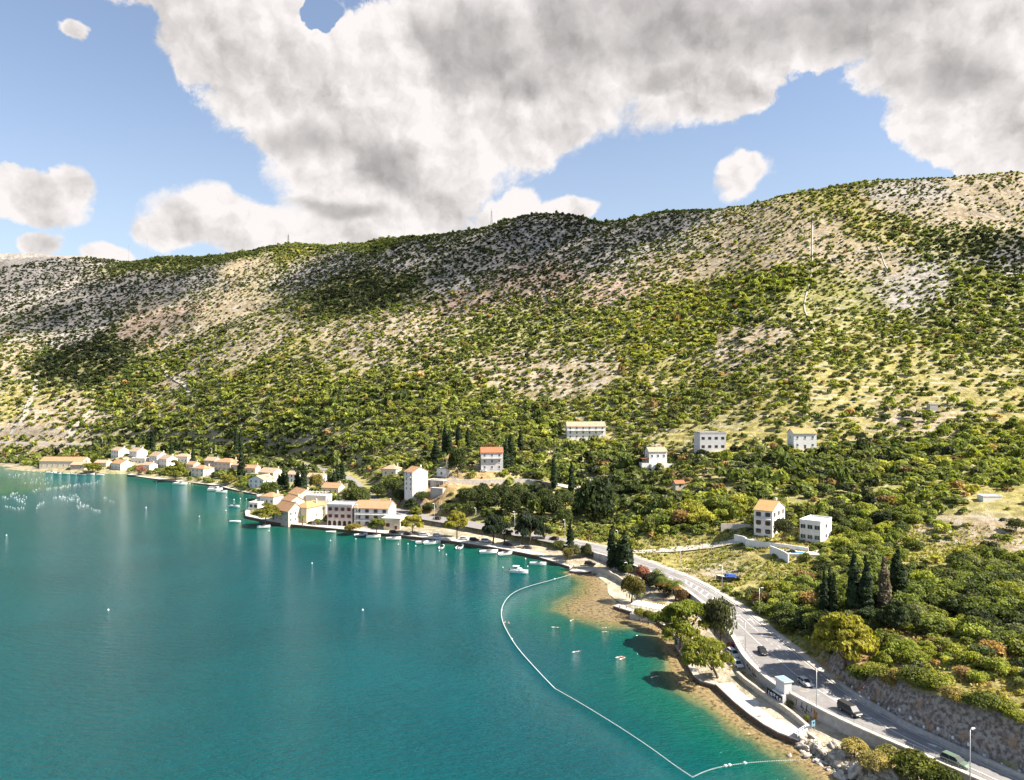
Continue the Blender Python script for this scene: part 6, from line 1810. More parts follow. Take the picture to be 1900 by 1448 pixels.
for (ub, vb, u0, u1, vt, c, lab) in [(1062, 1035, 1048, 1078, 1015, (.10, .11, .05), 'grey green olive bush left above the quay car park'), (1086, 1034, 1076, 1100, 1013, (.09, .10, .045), 'grey green olive bush right above the quay car park'), (1050, 1040, 1042, 1064, 1020, (.2, .17, .06), 'yellowish bush at the end of the quay'), (1166, 1066, 1158, 1174, 1050, (.16, .18, .06), 'small round shrub by the short white lamp'), (1035, 1020, 1024, 1052, 1006, (.12, .13, .04), 'low green bush under the single quay cypress'),
                                   (1222, 1160, 1205, 1240, 1140, (.14, .17, .03), 'clipped green shrub on the sea wall below the pergola'), (1203, 1152, 1192, 1216, 1136, (.18, .19, .035), 'bright shrub left on the sea wall below the pergola'), (1186, 1146, 1176, 1198, 1132, (.2, .2, .04), 'yellow green shrub at the left corner of the pergola'), (1236, 1164, 1224, 1250, 1140, (.07, .09, .03), 'dark shrub at the right corner of the pergola'), (645, 985, 652 - 14, 672, 974, (.24, .2, .05), 'low yellow hedge bush before the hotel wing')]:
    tree('shrub', lab, 'shrub', ub, vb, u0, u1, vt, vb - 1, c, z=2.0, kind='round')
for (ub, vb, u0, u1, vt, c) in [(868, 935, 850, 888, 910, .9), (893, 928, 876, 912, 902, 1.0), (905, 948, 884, 928, 918, .8), (932, 935, 912, 954, 905, .9), (945, 955, 925, 968, 922, .75), (965, 932, 948, 986, 908, 1.05), (982, 950, 962, 1004, 918, .8), (1008, 940, 990, 1030, 912, .95), (1025, 960, 1004, 1048, 925, .85), (870, 958, 858, 884, 935, 1.2), (1050, 945, 1030, 1068, 918, 1.0), (1045, 975, 1030, 1062, 948, 1.2), (828, 955, 815, 842, 938, 1.2), (800, 950, 788, 812, 936, 1.3)]:
    tree('oak_tree', 'dark green oak in the grove between the curved lane and the coast road', 'oak', ub, vb, u0, u1, vt, vb - 3, (.075 * c, .095 * c, .032 * c), kind='round', grp='oak grove between the curved lane and the coast road')
for k, (ub, vb, w_, h_) in enumerate([(1592, 1262, 22, 22), (1625, 1258, 26, 20), (1672, 1262, 20, 16), (1700, 1272, 34, 26), (1735, 1276, 30, 24), (1770, 1300, 22, 18), (1832, 1316, 34, 24), (1862, 1322, 26, 20), (1650, 1272, 16, 14), (1795, 1306, 16, 14), (1885, 1340, 20, 18)]):
    p_ = hit(ub, vb)
    tree('shrub', ['olive green shrub spilling over the edge of the rock cutting', 'yellow green shrub spilling over the edge of the rock cutting', 'straw coloured shrub spilling over the edge of the rock cutting'][k % 3], 'shrub', ub, vb, ub - w_, ub + w_, vb - h_, vb + 2, [(.14, .16, .04), (.24, .25, .05), (.34, .27, .1)][k % 3], kind='round', grp=['olive', 'yellow green', 'straw coloured'][k % 3] + ' shrubs on the edge of the rock cutting')
for (ub, vb, u0, u1, vt, c, lab) in [(668, 938, 650, 690, 912, 1.2, 'olive green tree hiding the road bend behind the hotel'), (700, 925, 684, 720, 902, .9, 'dark tree on the rocky bank of the road bend'), (728, 915, 712, 748, 893, .9, 'dark tree on the bank left of the tall white house'), (742, 935, 728, 758, 912, .8, 'dark shrubby tree at the foot of the tall white house'), (782, 930, 768, 796, 915, 1.2, 'olive shrub on the bare bank under the tall white house')]:
    tree('oak_tree', lab, 'oak', ub, vb, u0, u1, vt, vb - 3, (.085 * c, .105 * c, .034 * c), kind='round')
# bougainvillea and oleander
for (ub, vb, u0, u1, vt, lab) in [(1192, 1078, 1178, 1208, 1054, 'pink flowering bougainvillea mound beside the palms'), (1210, 1086, 1196, 1226, 1066, 'second pink bougainvillea spilling toward the palms'), (262, 880, 250, 272, 866, 'pink oleander on the far hamlet waterfront'), (1268, 1116, 1254, 1280, 1098, 'rusty flowering hedge right of the palms')]:
    tree('flowering_shrub', lab, 'shrub', ub, vb, u0, u1, vt, vb - 1, (.34, .16, .13) if 'pink' in lab else (.2, .12, .06), z=2.0, kind='round')
for (ub, vb, u0, u1, vt) in [(1218, 1096, 1198, 1240, 1070), (1240, 1106, 1222, 1262, 1084), (1205, 1084, 1190, 1222, 1066)]:
    tree('shrub', 'dark green hedge shrub under the palms', 'shrub', ub, vb, u0, u1, vt, vb - 1, (.035, .045, .02), z=1.9, kind='round', grp='dark hedge shrubs under the palms')

# scrub on the sea side of the road, lower right
for (ub, vb, u0, u1, vt, c, lab) in [(1700, 1446, 1655, 1745, 1406, (.12, .13, .025), 'large green shore bush at the bottom of the wall'), (1650, 1420, 1622, 1682, 1392, (.30, .28, .10), 'straw coloured bush left of the large green shore bush'), (1752, 1475, 1712, 1790, 1436, (.09, .11, .022), 'dark green shore bush at the bottom edge'), (1585, 1398, 1560, 1612, 1376, (.34, .28, .11), 'dry tan bush on the rocky shore'), (1620, 1430, 1590, 1650, 1402, (.33, .27, .11), 'dry tan bush above the shore boulders'), (1597, 1362, 1588, 1606, 1350, (.26, .24, .05), 'small green tuft at the foot of the sea wall'), (1498, 1336, 1491, 1505, 1329, (.2, .22, .04), 'tiny green shrub below the sprayed sea wall'), (1463, 1310, 1458, 1472, 1302, (.2, .2, .05), 'tiny shrub beside the mural')]:
    tree('shrub', lab, 'shrub', ub, vb, u0, u1, vt, vb - 1, c, z=2.2, kind='round')


# palms
def frond(mb, a, L_, up, rg):
    n = 7; pts = []
    for i in range(n):
        t = i / (n - 1)
        pts.append(np.array((math.cos(a) * L_ * t, math.sin(a) * L_ * t, up * L_ * t * (1 - .95 * t) * 1.6 - .35 * L_ * t * t)))
    sd = np.array((-math.sin(a), math.cos(a), 0))
    for i in range(n - 1):
        for s in (-1, 1):
            for f_ in (0, .5):
                p = pts[i] * (1 - f_) + pts[i + 1] * f_
                w = .36 * L_ * math.sin(math.pi * min(.95, (i + f_ + 1) / n)) * .55
                d = unit(pts[i + 1] - pts[i])
                q = p + sd * s * w + d * w * .7 - np.array((0, 0, .25 * w))
                mb.add([p - d * .07, p + d * .07, q + d * .04, q - d * .04], [(0, 1, 2, 3)])


def palm(u, vb, z, Ht, L_, lab, dry=True):
    b = P(u, vb, z); e = empty('palm_tree', tuple(b)); tag(e, lab, 'palm')
    MB().tube([(0, 0, -.5), (0, 0, Ht * .5), (.05, 0, Ht)], [.34, .3, .34], 9).obj('trunk', M['bark'], e)
    mb = MB()
    for k in range(34): frond(mb, k * 2.39996, L_ * rT.uniform(.8, 1.05), rT.uniform(.1, 1.1), rT)
    me = mb.mesh('crown', M['palm']); o = inst('crown', me, e, (0, 0, Ht), color=(.14, .17, .03))
    if dry:
        mb = MB()
        for k in range(16): frond(mb, k * 2.39996 + 1, L_ * .75, -.35, rT)
        inst('dry_skirt', mb.mesh('dry_skirt', M['palm']), e, (0, 0, Ht - .2), color=(.5, .22, .06))


def plainleaf():
    g = G('palm_leaves')
    c = g.mix(g.smooth(g.noise(g.pos(), 1.2, 3), .35, .65), g.mix(1.0, g.n('ShaderNodeObjectInfo').outputs['Color'], (.75, .75, .75, 1), 'MULTIPLY'), g.n('ShaderNodeObjectInfo').outputs['Color'])
    return g.done(g.n('ShaderNodeBsdfPrincipled', {'Base Color': c, 'Roughness': .8, 'Specular IOR Level': .1}).outputs[0])


M['palm'] = plainleaf()
palm(1232, 1108, 2.0, 5.6, 4.0, 'tallest palm with a dry orange skirt beside the road', True)
palm(1254, 1114, 2.2, 5.4, 3.9, 'palm with a dry orange skirt in front of the road hatching', True)
palm(1220, 1086, 2.2, 4.6, 3.0, 'smaller palm behind the bougainvillea', False)
palm(1182, 1113, 1.5, 2.4, 3.0, 'short green palm beside the beach tree', False)
palm(561, 975, 1.6, 4.2, 2.6, 'slim palm on the hotel quay before the cream house', False)
palm(590, 974, 1.6, 2.4, 2.0, 'low palm left of the pink hotel wing', False)

r5 = np.random.default_rng(5)
Bn, Ln = scatter(34000, r5, 120, 340, .80, .95)
Bf, Lf = scatter(212000, r5, 340, 1480, .72, .95)


def mass(name, B, L, rg, nleaf, leaf, lab, nvar=10, zsq=.74):
    Vs, Cs = [], []
    col = hue(L[:, 5], rg)
    var = rg.integers(0, nvar, len(B))
    for k in range(nvar):
        idx = np.nonzero(var == k)[0]
        if not len(idx): continue
        c, r = bush_lobes(rg, 8)
        V, sh = leaf_cloud(rg, nleaf, c, r, leaf, inner=.7)
        a = rg.random(len(idx)) * 6.283; ca, sa = np.cos(a)[:, None], np.sin(a)[:, None]
        sc = B[idx, 3][:, None]; hz_ = zsq * ((.75 + .5 * rg.random(len(idx))) * np.where(rg.random(len(idx)) < .12, 1.75, 1.0))[:, None]
        x = (V[None, :, 0] * ca - V[None, :, 1] * sa) * sc + B[idx, 0][:, None]
        y = (V[None, :, 0] * sa + V[None, :, 1] * ca) * sc + B[idx, 1][:, None]
        z = V[None, :, 2] * sc * hz_ + B[idx, 2][:, None] - .1
        Vs.append(np.stack([x, y, z], -1).reshape(-1, 3))
        Cs.append((col[idx][:, None, :] * sh[None, :, None]).reshape(-1, 3))
    V = np.concatenate(Vs); C = np.concatenate(Cs)
    q = np.arange(len(V), dtype=np.int32).reshape(-1, 4)
    return tag(link(bpy.data.objects.new(name, big_mesh(name, V, q, M['leafM'], C))), lab, kind='stuff')


# split the near scrub: the ones that show largest become trees of their own
pu, pv = proj(Bn[:, 0], Bn[:, 1], Bn[:, 2] + Bn[:, 3] * .6)
inb_ = (pu > -5) & (pu < 1905) & (pv < 1452)
show = np.where(inb_, Bn[:, 3] / Bn[:, 1], 0)
top = np.argsort(-show)[:262]
sel = np.zeros(len(Bn), bool); sel[top] = True
BI, LI = Bn[sel], Ln[sel]
mass('maquis_scrub', Bn[~sel], Ln[~sel], r5, 230, .135, 'dense green and olive scrub covering the nearer slope')
yb = Bf[:, 1]
k1 = yb < 620
mass('hillside_maquis', Bf[k1], Lf[k1], r5, 130, .165, 'dense mixed maquis and pines on the middle slope')
mass('mountain_maquis', Bf[~k1], Lf[~k1], r5, 30, .36, 'dark cushions of maquis dotted over the rocky mountain')
print('bushes', len(Bn), len(Bf))


# grass tufts and dry weeds
def tufts(name, n, rg, y0, y1, region, hgt_, lab, cols):
    a = rg.uniform(-0.66, 0.66, n); r = np.sqrt(rg.uniform(y0 ** 2, y1 ** 2, n))
    x, y = r * np.sin(a), r * np.cos(a)
    e, s, par, _, _ = road_q(x, y)
    k = region(x, y, e, s, par)
    x, y = x[k], y[k]
    m = fbm(x, y, 9, 3) + .5
    k = rg.random(len(x)) < np.clip((m - .25) * 2.2, 0, 1)
    x, y, m = x[k], y[k], m[k]
    z = ground(x, y)
    k = z > .9
    x, y, z, m = x[k], y[k], z[k], m[k]
    nl = 9
    V, sh = leaf_cloud(rg, nl, [(0, 0, .25), (.3, .1, .15), (-.2, -.3, .12)], [.45, .35, .35], .26, jit=1.0)
    sc = (hgt_ * (.5 + rg.random(len(x))))[:, None]
    aa = rg.random(len(x)) * 6.28; ca, sa = np.cos(aa)[:, None], np.sin(aa)[:, None]
    X_ = (V[None, :, 0] * ca - V[None, :, 1] * sa) * sc * 1.3 + x[:, None]; Y_ = (V[None, :, 0] * sa + V[None, :, 1] * ca) * sc * 1.3 + y[:, None]
    Z_ = V[None, :, 2] * sc + z[:, None]
    ci = np.clip((fbm(x + 77, y, 13, 3) + .5 + rg.normal(size=len(x)) * .12) * len(cols), 0, len(cols) - 1).astype(int)
    C = np.array(cols)[ci] * (.8 + .4 * rg.random((len(x), 1)))
    V = np.stack([X_, Y_, Z_], -1).reshape(-1, 3); C = (C[:, None, :] * sh[None, :, None]).reshape(-1, 3)
    tag(link(bpy.data.objects.new(name, big_mesh(name, V, np.arange(len(V), dtype=np.int32).reshape(-1, 4), M['leafM'], C))), lab, kind='stuff')


GRC = [(.38, .28, .10), (.37, .32, .10), (.30, .29, .075), (.22, .24, .055), (.34, .31, .08)]
tufts('dry_grass', 60000, r5, 120, 330, lambda x, y, e, s, p: (s <= 0) & (e > np.where(p < 10, 8.0, 2.6)) & (p < 26), .75, 'yellow green grass and low weeds on the nearer slope', GRC)
tufts('shore_weeds', 26000, r5, 115, 250, lambda x, y, e, s, p: (s > 0) & (e > 1.2) & (p < 16) & (seg_dist(x, y, SHORE)[0] > np.where(y < 126, 2.5, 8.5)) & (fbm(x, y, 12, 2) > np.where(y < 140, -.2, .06)), .55, 'straw coloured weeds on the strip between sea wall and water', [(.50, .36, .15), (.48, .38, .18), (.36, .30, .12), (.30, .27, .08)])



SHV = []
for k in range(9):
    c, r = bush_lobes(rT, 11)
    V, sh = leaf_cloud(rT, 1300, c, r, .060, inner=.55, jit=.85)
    SHV.append((crown_mesh(V, sh), trunk_mesh('trunk', .55, .045, 4, rT, .35)))
colI = hue(LI[:, 5], rT)


def where_txt(u, v):
    if v > 1225: return 'above the rock cutting at lower right'
    if v > 1130 and u > 1600: return 'in the thick scrub at the right edge'
    if u > 1640 and v < 1060: return 'around the pale olive terraces at right'
    if u > 1640: return 'in the thick scrub at the right edge'
    if v > 1060: return 'between the coast road and the tall cypress group'
    if u > 1340 and v > 940: return 'round the two villas'
    if u > 1340: return 'on the wooded slope above the villas'
    if u > 1180: return 'on the slope left of the villas'
    return 'in the woods above the quay'


for (x, y, z, R), c in zip(BI, colI):
    u, v = proj(x, y, z)
    lum = c @ np.array((.3, .6, .1))
    hn = 'dry brownish' if c[0] > c[1] * 1.15 else 'dark green' if lum < .075 else 'olive green' if lum < .135 else 'yellow green'
    big_ = R > 3.3
    e = empty('broadleaf_tree' if big_ else 'shrub', (x, y, z - .15), rT.random() * 6.28)
    tag(e, f'{hn} {"rounded tree" if big_ else "bushy shrub"} {where_txt(u, v)}', 'tree' if big_ else 'shrub', f'{hn} {"trees" if big_ else "shrubs"} {where_txt(u, v)}')
    cm, tm = SHV[rT.integers(0, 9)]
    s = (R, R, R * (.75 + .35 * rT.random()))
    o = inst('crown', cm, e, (0, 0, 0), (0, 0, 0), s, c); inst('trunk', tm, e, (0, 0, 0), (0, 0, 0), s)


# ------------------------------------------------------------------ shore rocks
RKV = []
for k in range(6):
    mb = MB(); mb.blob((0, 0, 0), (1, .75, .55), 3, .5, rg=rT); RKV.append(mb.mesh('boulder', M['rock']))
for (u, v, s, lab) in [(1490, 1376, 1.7, 'pointed pale boulder beside the wooden stair'), (1488, 1385, 1.9, 'large dark bottomed boulder at the platform end'), (1508, 1376, 1.8, 'tall pale boulder behind the platform end'), (1465, 1400, .8, 'lone rock standing in the shallows'), (1498, 1401, 1.5, 'flat boulder at the waterline'),
                       (1517, 1393, 1.5, 'grey boulder among the rubble'), (1530, 1404, 1.4, 'low boulder right in the rubble'), (1515, 1410, 1.0, 'small pale stone at the waterline'), (1545, 1395, 1.5, 'brownish boulder below the dry bushes'), (1562, 1412, 1.7, 'dark boulder under the dry tan bush'), (1535, 1425, 1.2, 'pale boulder on the slanting rock slab'), (1590, 1440, 2.2, 'large white streaked rock at the bottom edge'), (1620, 1444, 2.0, 'grey rock under the straw bush'), (1560, 1438, 1.6, 'tan rock at the waterline near the bottom edge'), (1600, 1420, 1.6, 'dark rock between the two dry bushes'),
                       (1247, 1146, 1.5, 'white rock behind the sea wall shrubs'), (1254, 1150, 1.2, 'second white rock by the shore pines'), (1240, 1156, .9, 'small white rock at the sea wall stair'), (1650, 1450, 2.0, 'half hidden rock at the bottom edge')]:
    q = P(u, v, .4 if v > 1300 else 1.5); s *= .68
    o = inst('boulder', RKV[rT.integers(0, 6)], None, (q[0], q[1], max(.1, g1(q[0], q[1])) + .15 * s), (rT.normal() * .15, rT.normal() * .15, rT.random() * 6.28), (s * rT.uniform(.8, 1.15), s * rT.uniform(.8, 1.1), s * rT.uniform(.7, 1.1)))
    tag(o, lab, 'boulder')
mb = MB()
for k in range(330):
    t = rT.random(); j = rT.integers(0, 5)
    a_, c_ = [(1488, 1392), (1500, 1402), (1530, 1424), (1575, 1450), (1640, 1484)][j], [(1500, 1402), (1530, 1424), (1575, 1450), (1640, 1484), (1720, 1520)][j]
    q = P(a_[0] + (c_[0] - a_[0]) * t, a_[1] + (c_[1] - a_[1]) * t, 0) + np.array((rT.random() * 4.5 - .8, rT.random() * 2.5 - .3, 0))
    s = .12 + .4 * rT.random() ** 2
    mb.blob((q[0], q[1], max(0, g1(q[0], q[1])) + s * .2), (s * 1.2, s, s * .8), 1, .3, rg=rT)
tag(mb.obj('rubble', M['rock']), 'loose pale rubble along the waterline at the lower right', kind='stuff')
for k, (pts) in enumerate([[(1490, 1404), (1530, 1390)], [(1500, 1412), (1560, 1440)]]):
    pass
# ------------------------------------------------------------------ boats
def boat_parts(kind):
    L, Bm, fb = dict(dinghy=(4.2, 1.6, .45), motor=(6.0, 2.3, .75), cruiser=(8.0, 2.9, 1.05))[kind]
    st = np.linspace(0, 1, 9); rings = []
    for t in st:
        x = (t - .5) * L
        w = Bm / 2 * (0.86 + .14 * math.sin(min(t, .5) * math.pi)) * (1 - max(0, (t - .45) / .55) ** 2.2)
        w = max(w, .03); sh = fb + .35 * fb * t ** 2; kz = -.25 + .22 * max(0, t - .6) * 2
        rings.append([(x, -w, sh), (x, -w * .82, .05), (x, 0, kz), (x, w * .82, .05), (x, w, sh), (x, w * .82, sh), (x, w * .7, sh - fb * .55), (x, -w * .7, sh - fb * .55), (x, -w * .82, sh)])
    hull = MB().loft(rings).mesh('hull', M['gel'])
    out = [('hull', hull, None)]
    fd = MB()
    rr = []
    for t in np.linspace(.55, 1, 6):
        x = (t - .5) * L; w = max(.03, Bm / 2 * (1 - max(0, (t - .45) / .55) ** 2.2) * .95); sh = fb + .35 * fb * t ** 2
        rr.append([(x, -w, sh + .01), (x, 0, sh + .10), (x, w, sh + .01), (x, 0, sh - .1)])
    if kind != 'dinghy':
        out.append(('foredeck', fd.loft(rr).mesh('foredeck', M['gel']), (.72, .7, .66)))
        ws = MB().loft([[(.04 * L, -.42 * Bm, fb), (.04 * L, .42 * Bm, fb), (.20 * L, .30 * Bm, fb), (.20 * L, -.30 * Bm, fb)], [(-.02 * L, -.36 * Bm, fb + .55), (-.02 * L, .36 * Bm, fb + .55), (.08 * L, .26 * Bm, fb + .55), (.08 * L, -.26 * Bm, fb + .55)]])
        out.append(('windscreen', ws.mesh('windscreen', M['vglass']), None))
    if kind == 'cruiser':
        out.append(('cabin', MB().loft([[(-.12 * L, -.40 * Bm, fb), (.22 * L, -.36 * Bm, fb), (.22 * L, .36 * Bm, fb), (-.12 * L, .40 * Bm, fb)], [(-.10 * L, -.34 * Bm, fb + 1.0), (.10 * L, -.3 * Bm, fb + 1.0), (.10 * L, .3 * Bm, fb + 1.0), (-.10 * L, .34 * Bm, fb + 1.0)]]).mesh('cabin', M['gel']), (.75, .75, .75)))
        tp = MB().b6(-.34 * L, .02 * L, -.36 * Bm, .36 * Bm, fb + 1.75, fb + 1.83)
        for sx in (-.32, -.02):
            for sy in (-1, 1): tp.tube([(sx * L, sy * .34 * Bm, fb), (sx * L, sy * .34 * Bm, fb + 1.76)], .03, 5)
        out.append(('sun_top', tp.mesh('sun_top', M['frame']), None))
    seat = MB()
    for sx in ((-.28, -.05, .2) if kind == 'dinghy' else (-.36, -.1)): seat.b6(sx * L - .18, sx * L + .18, -Bm * .36, Bm * .36, fb * .55, fb * .68)
    out.append(('seat', seat.mesh('seat', M['gel']), (.5, .46, .4)))
    out.append(('outboard', MB().b6(-.5 * L - .38, -.5 * L - .02, -.16, .16, fb - .05, fb + .55).b6(-.5 * L - .24, -.5 * L - .1, -.07, .07, -.4, fb - .05).mesh('outboard', M['dark']), None))
    return out


BP = {k: boat_parts(k) for k in ('dinghy', 'motor', 'cruiser')}


def boat(u, v, kind, hd, lab, col=(.78, .77, .74), s=1.0, grp='small boats moored along the quays'):
    q = P(u, v, 0)
    e = empty('moored_boat', (q[0], q[1], .0), math.radians(hd)); e.scale = (s, s, s)
    tag(e, lab, 'boat', grp)
    for nm, me, c in BP[kind]: inst(nm, me, e, color=c or col)
    return e


for b in [(963, 1063, 'cruiser', -12, 'white cabin cruiser with sun top moored outermost off the quay', (.78, .76, .74), .92), (998, 1048, 'motor', -8, 'dark keeled motorboat moored close to the lower quay end', (.74, .74, .72), 1.15), (939, 1029, 'motor', 25, 'white motorboat with red sides by the quay end', (.72, .7, .68), 1.25), (946, 1025, 'motor', 20, 'red motorboat between white boat and quay', (.5, .04, .05), 1.1),
          (907, 1026, 'motor', 8, 'white motorboat nearest left of the red boat', (.76, .75, .72), 1.35), (914, 1023, 'dinghy', 10, 'pale dinghy squeezed against the quay', (.7, .68, .62), 1.1), (854, 1017, 'motor', 75, 'white motorboat pointing at the quay under the bright pine', (.76, .76, .74), 1.2), (820, 1017, 'motor', 80, 'white open motorboat pointing at the quay', (.7, .7, .66), 1.0),
          (802, 1009, 'motor', 18, 'long white motorboat beside the stone slip', (.76, .74, .7), 1.35), (785, 1008, 'motor', 12, 'white motorboat left of the stone slip', (.74, .73, .7), 1.15), (771, 1005, 'dinghy', 5, 'dark dinghy tight against the quay wall', (.2, .2, .22), 1.0), (730, 1001, 'motor', 6, 'white motorboat below the parked black estate car', (.78, .77, .74), 1.2), (693, 997, 'motor', 10, 'white motorboat before the hotel pine', (.76, .76, .74), 1.15), (670, 994, 'motor', 25, 'white motorboat with windscreen off the hotel terrace', (.7, .72, .74), 1.1), (614, 988, 'dinghy', 8, 'small white dinghy below the pink hotel wing', (.76, .75, .72), 1.2), (489, 979, 'motor', 20, 'white motorboat off the headland parasol pine', (.76, .75, .73), 1.1), (436, 969, 'dinghy', 4, 'open pale dinghy anchored off the headland tip', (.72, .72, .68), 1.5), (435, 941, 'motor', -20, 'dark bowed motorboat moored off the headland', (.74, .75, .76), 1.3),
          (399, 910, 'motor', 10, 'white motorboat tied at the far point', (.78, .77, .74), 1.7), (411, 914, 'motor', 5, 'second white motorboat tied at the far point', (.76, .75, .72), 1.3), (334, 899, 'motor', 6, 'white motorboat below the round far pine', (.78, .77, .75), 1.7), (397, 906, 'motor', 8, 'far motorboat tucked behind the first at the far point', (.72, .7, .66), 1.2),
          (95, 878, 'motor', 12, 'leftmost white boat below the far warehouse', (.74, .73, .7), 1.4), (108, 880, 'motor', -5, 'second white boat below the far warehouse', (.75, .74, .72), 1.3), (124, 880, 'dinghy', 8, 'third small boat below the far warehouse', (.7, .7, .7), 1.6), (140, 881, 'motor', 4, 'fourth white boat below the far warehouse', (.76, .75, .73), 1.3), (152, 882, 'dinghy', 15, 'dark little boat right of the warehouse boats', (.2, .22, .26), 1.5), (168, 881, 'motor', 0, 'white boat before the low spreading pine', (.74, .73, .7), 1.2), (186, 882, 'dinghy', 10, 'last small boat of the warehouse row', (.7, .68, .64), 1.5)]:
    boat(*b)

# boat on a trailer in the meadow
q = hit(1350, 1080)
e = empty('boat_on_trailer', (q[0], q[1], q[2]), math.radians(168)); tag(e, 'black hulled motorboat under a blue cover on a trailer in the meadow', 'boat')
for nm, me, c in BP['motor']:
    o = inst(nm, me, e, (0, 0, .85), color=c or (.03, .03, .035))
    o.scale = (1.3, 1.2, 1.3)
MB().loft([[(-3.0, -1.2, 1.95), (.9, -1.25, 1.95), (.9, 1.25, 1.95), (-3.0, 1.2, 1.95)], [(-2.8, -.7, 2.5), (.4, -.6, 2.75), (.4, .6, 2.75), (-2.8, .7, 2.5)]]).obj('cover', M['canvas'], e)
tr = MB().b6(-3.2, 4.2, -.06, .06, .42, .54).b6(-2.6, 1.5, -1.0, -.88, .42, .54).b6(-2.6, 1.5, .88, 1.0, .42, .54)
for xx in (-2.4, -.5, 1.3): tr.b6(xx - .05, xx + .05, -1.0, 1.0, .545, .7)
tr.obj('trailer', M['metal'], e)
wh = MB().tube([(0, -.1, 0), (0, .1, 0)], .32, 12).mesh('wheel', M['rubber'])
for yy in (-1.15, 1.15):
    for xx in (-1.2, -.4): inst('wheel', wh, e, (xx, yy, .32))

# ------------------------------------------------------------------ buoys
def mb_sphere(r, sub=2):
    return MB().blob((0, 0, 0), (r, r, r), sub, 0.0)


MBUOY = mb_sphere(.30).tube([(0, 0, .2), (0, 0, .5)], [.1, .07], 6).mesh('mooring_buoy', M['float_'], True)
for (u, v) in [(434, 928), (420, 924), (446, 926), (457, 927), (419, 948), (370, 959), (425, 941), (499, 986), (613, 1004), (579, 1046), (660, 1001), (704, 1002), (739, 1011), (757, 1010), (771, 1014), (815, 1023), (828, 1030), (933, 1054), (979, 1052), (975, 1038), (271, 943), (12, 994), (201, 1133), (673, 1133), (290, 895)]:
    q = P(u, v, 0)
    o = inst('mooring_buoy', MBUOY, None, (q[0], q[1], .12), (0, 0, 0), (1, 1, 1) if q[1] < 420 else (1.3, 1.3, 1.3))
    tag(o, 'white mooring buoy floating alone among the boats in the bay', 'buoy', 'mooring buoys in the bay')
rB = np.random.default_rng(41)
FB = mb_sphere(.28, 1).mesh('farm_float', M['float_'], True)
cl = []
def row(u0, v0, u1, v1, n, ju=2.0, jv=1.2):
    for t in np.linspace(0, 1, n): cl.append((u0 + (u1 - u0) * t + rB.normal() * ju, v0 + (v1 - v0) * t + rB.normal() * jv))
row(20, 880, 100, 876, 10); row(25, 884, 45, 878, 6); row(60, 890, 95, 886, 8); row(85, 908, 130, 900, 16); row(115, 905, 185, 893, 22); row(62, 912, 70, 908, 5); row(5, 922, 50, 922, 16, 3, 2.5); row(22, 917, 30, 916, 6)
row(30, 928, 45, 930, 9); row(100, 924, 120, 920, 9); row(115, 922, 150, 930, 24, 3, 2.5); row(145, 940, 165, 938, 11); row(170, 944, 186, 948, 6, 1, .8); row(68, 940, 82, 932, 8); row(10, 940, 45, 944, 9, 2, 1.5); row(130, 918, 145, 920, 6); row(188, 922, 212, 930, 4); row(45, 895, 90, 897, 7)
for (u, v) in cl:
    q = P(u, max(v, 876.5), 0)
    o = inst('farm_float', FB, None, (q[0], q[1], -.05), (0, 0, 0), (1.1, 1.1, .7))
    tag(o, 'white shellfish farm float scattered on the far left water', 'float', 'shellfish farm floats on the far left')

# swimming area float line
LP = [(1058, 1067), (1020, 1078), (985, 1087), (955, 1098), (938, 1113), (929, 1133), (932, 1155), (945, 1180), (962, 1206), (1000, 1248), (1029, 1278), (1080, 1307), (1150, 1350), (1210, 1390), (1250, 1420), (1285, 1443)]
pl = smooth_pl([P(u, v, 0) for u, v in LP[:11]], 3)
pl = np.vstack([pl, smooth_pl([P(u, v, 0) for u, v in LP[10:]], 1)[1:]])


def float_line(name, pl, lab, seed):
    e = empty(name, tuple(pl[0])); tag(e, lab, 'float line')
    o = pl[0]
    MB().tube([p - o + np.array((0, 0, .04)) for p in resample(pl, 2.0)], .015, 4).obj('rope', M['rope'], e)
    fm = MB().blob((0, 0, 0), (.12, .12, .10), 1, 0).mesh('float', M['float_'], True)
    pts = resample(pl, 0.46)
    order = np.argsort(pts[:, 1])
    for i in order[:100]: inst('float', fm, e, tuple(pts[i] - o + np.array((0, 0, .08))))
    if len(order) > 100:
        mb = MB()
        for i in order[100:]: mb.blob(tuple(pts[i] - o + np.array((0, 0, .08))), (.15, .15, .12), 1, 0)
        f = mb.obj('floats', M['float_'], e); f['kind'] = 'stuff'; f['label'] = 'far string of white floats'
    for k in (20, len(pts) // 3, len(pts) // 2):
        MB().blob((0, 0, 0), (.34, .34, .3), 1, 0).obj('marker_float', M['float_'], e, tuple(pts[k] - o + np.array((0, 0, .15))))


float_line('float_line', pl, 'long curved line of white floats closing off the swimming bay', 1)
pl2 = smooth_pl([P(u, v, 0) for u, v in [(1285, 1443), (1312, 1430), (1350, 1421), (1400, 1415), (1450, 1412), (1492, 1411)]], 2)
float_line('float_line', pl2, 'short line of white floats running in to the rubble shore', 2)

# ------------------------------------------------------------------ people
def body(name, joints, edges, parent=None):
    """one continuous skinned figure: joints name -> (pos, radius)"""
    ks = list(joints); me = bpy.data.meshes.new('body')
    me.from_pydata([joints[k][0] for k in ks], [(ks.index(a), ks.index(b)) for a, b in edges], [])
    me.materials.append(M['skin'])
    o = inst(name, me, parent)
    m = o.modifiers.new('Skin', 'SKIN'); m.use_smooth_shade = True
    for i, k in enumerate(ks):
        r = joints[k][1]; me.skin_vertices[0].data[i].radius = (r, r)
        me.skin_vertices[0].data[i].use_root = (k == 'pelvis')
    s = o.modifiers.new('Subdivision', 'SUBSURF'); s.levels = 1; s.render_levels = 1
    return o


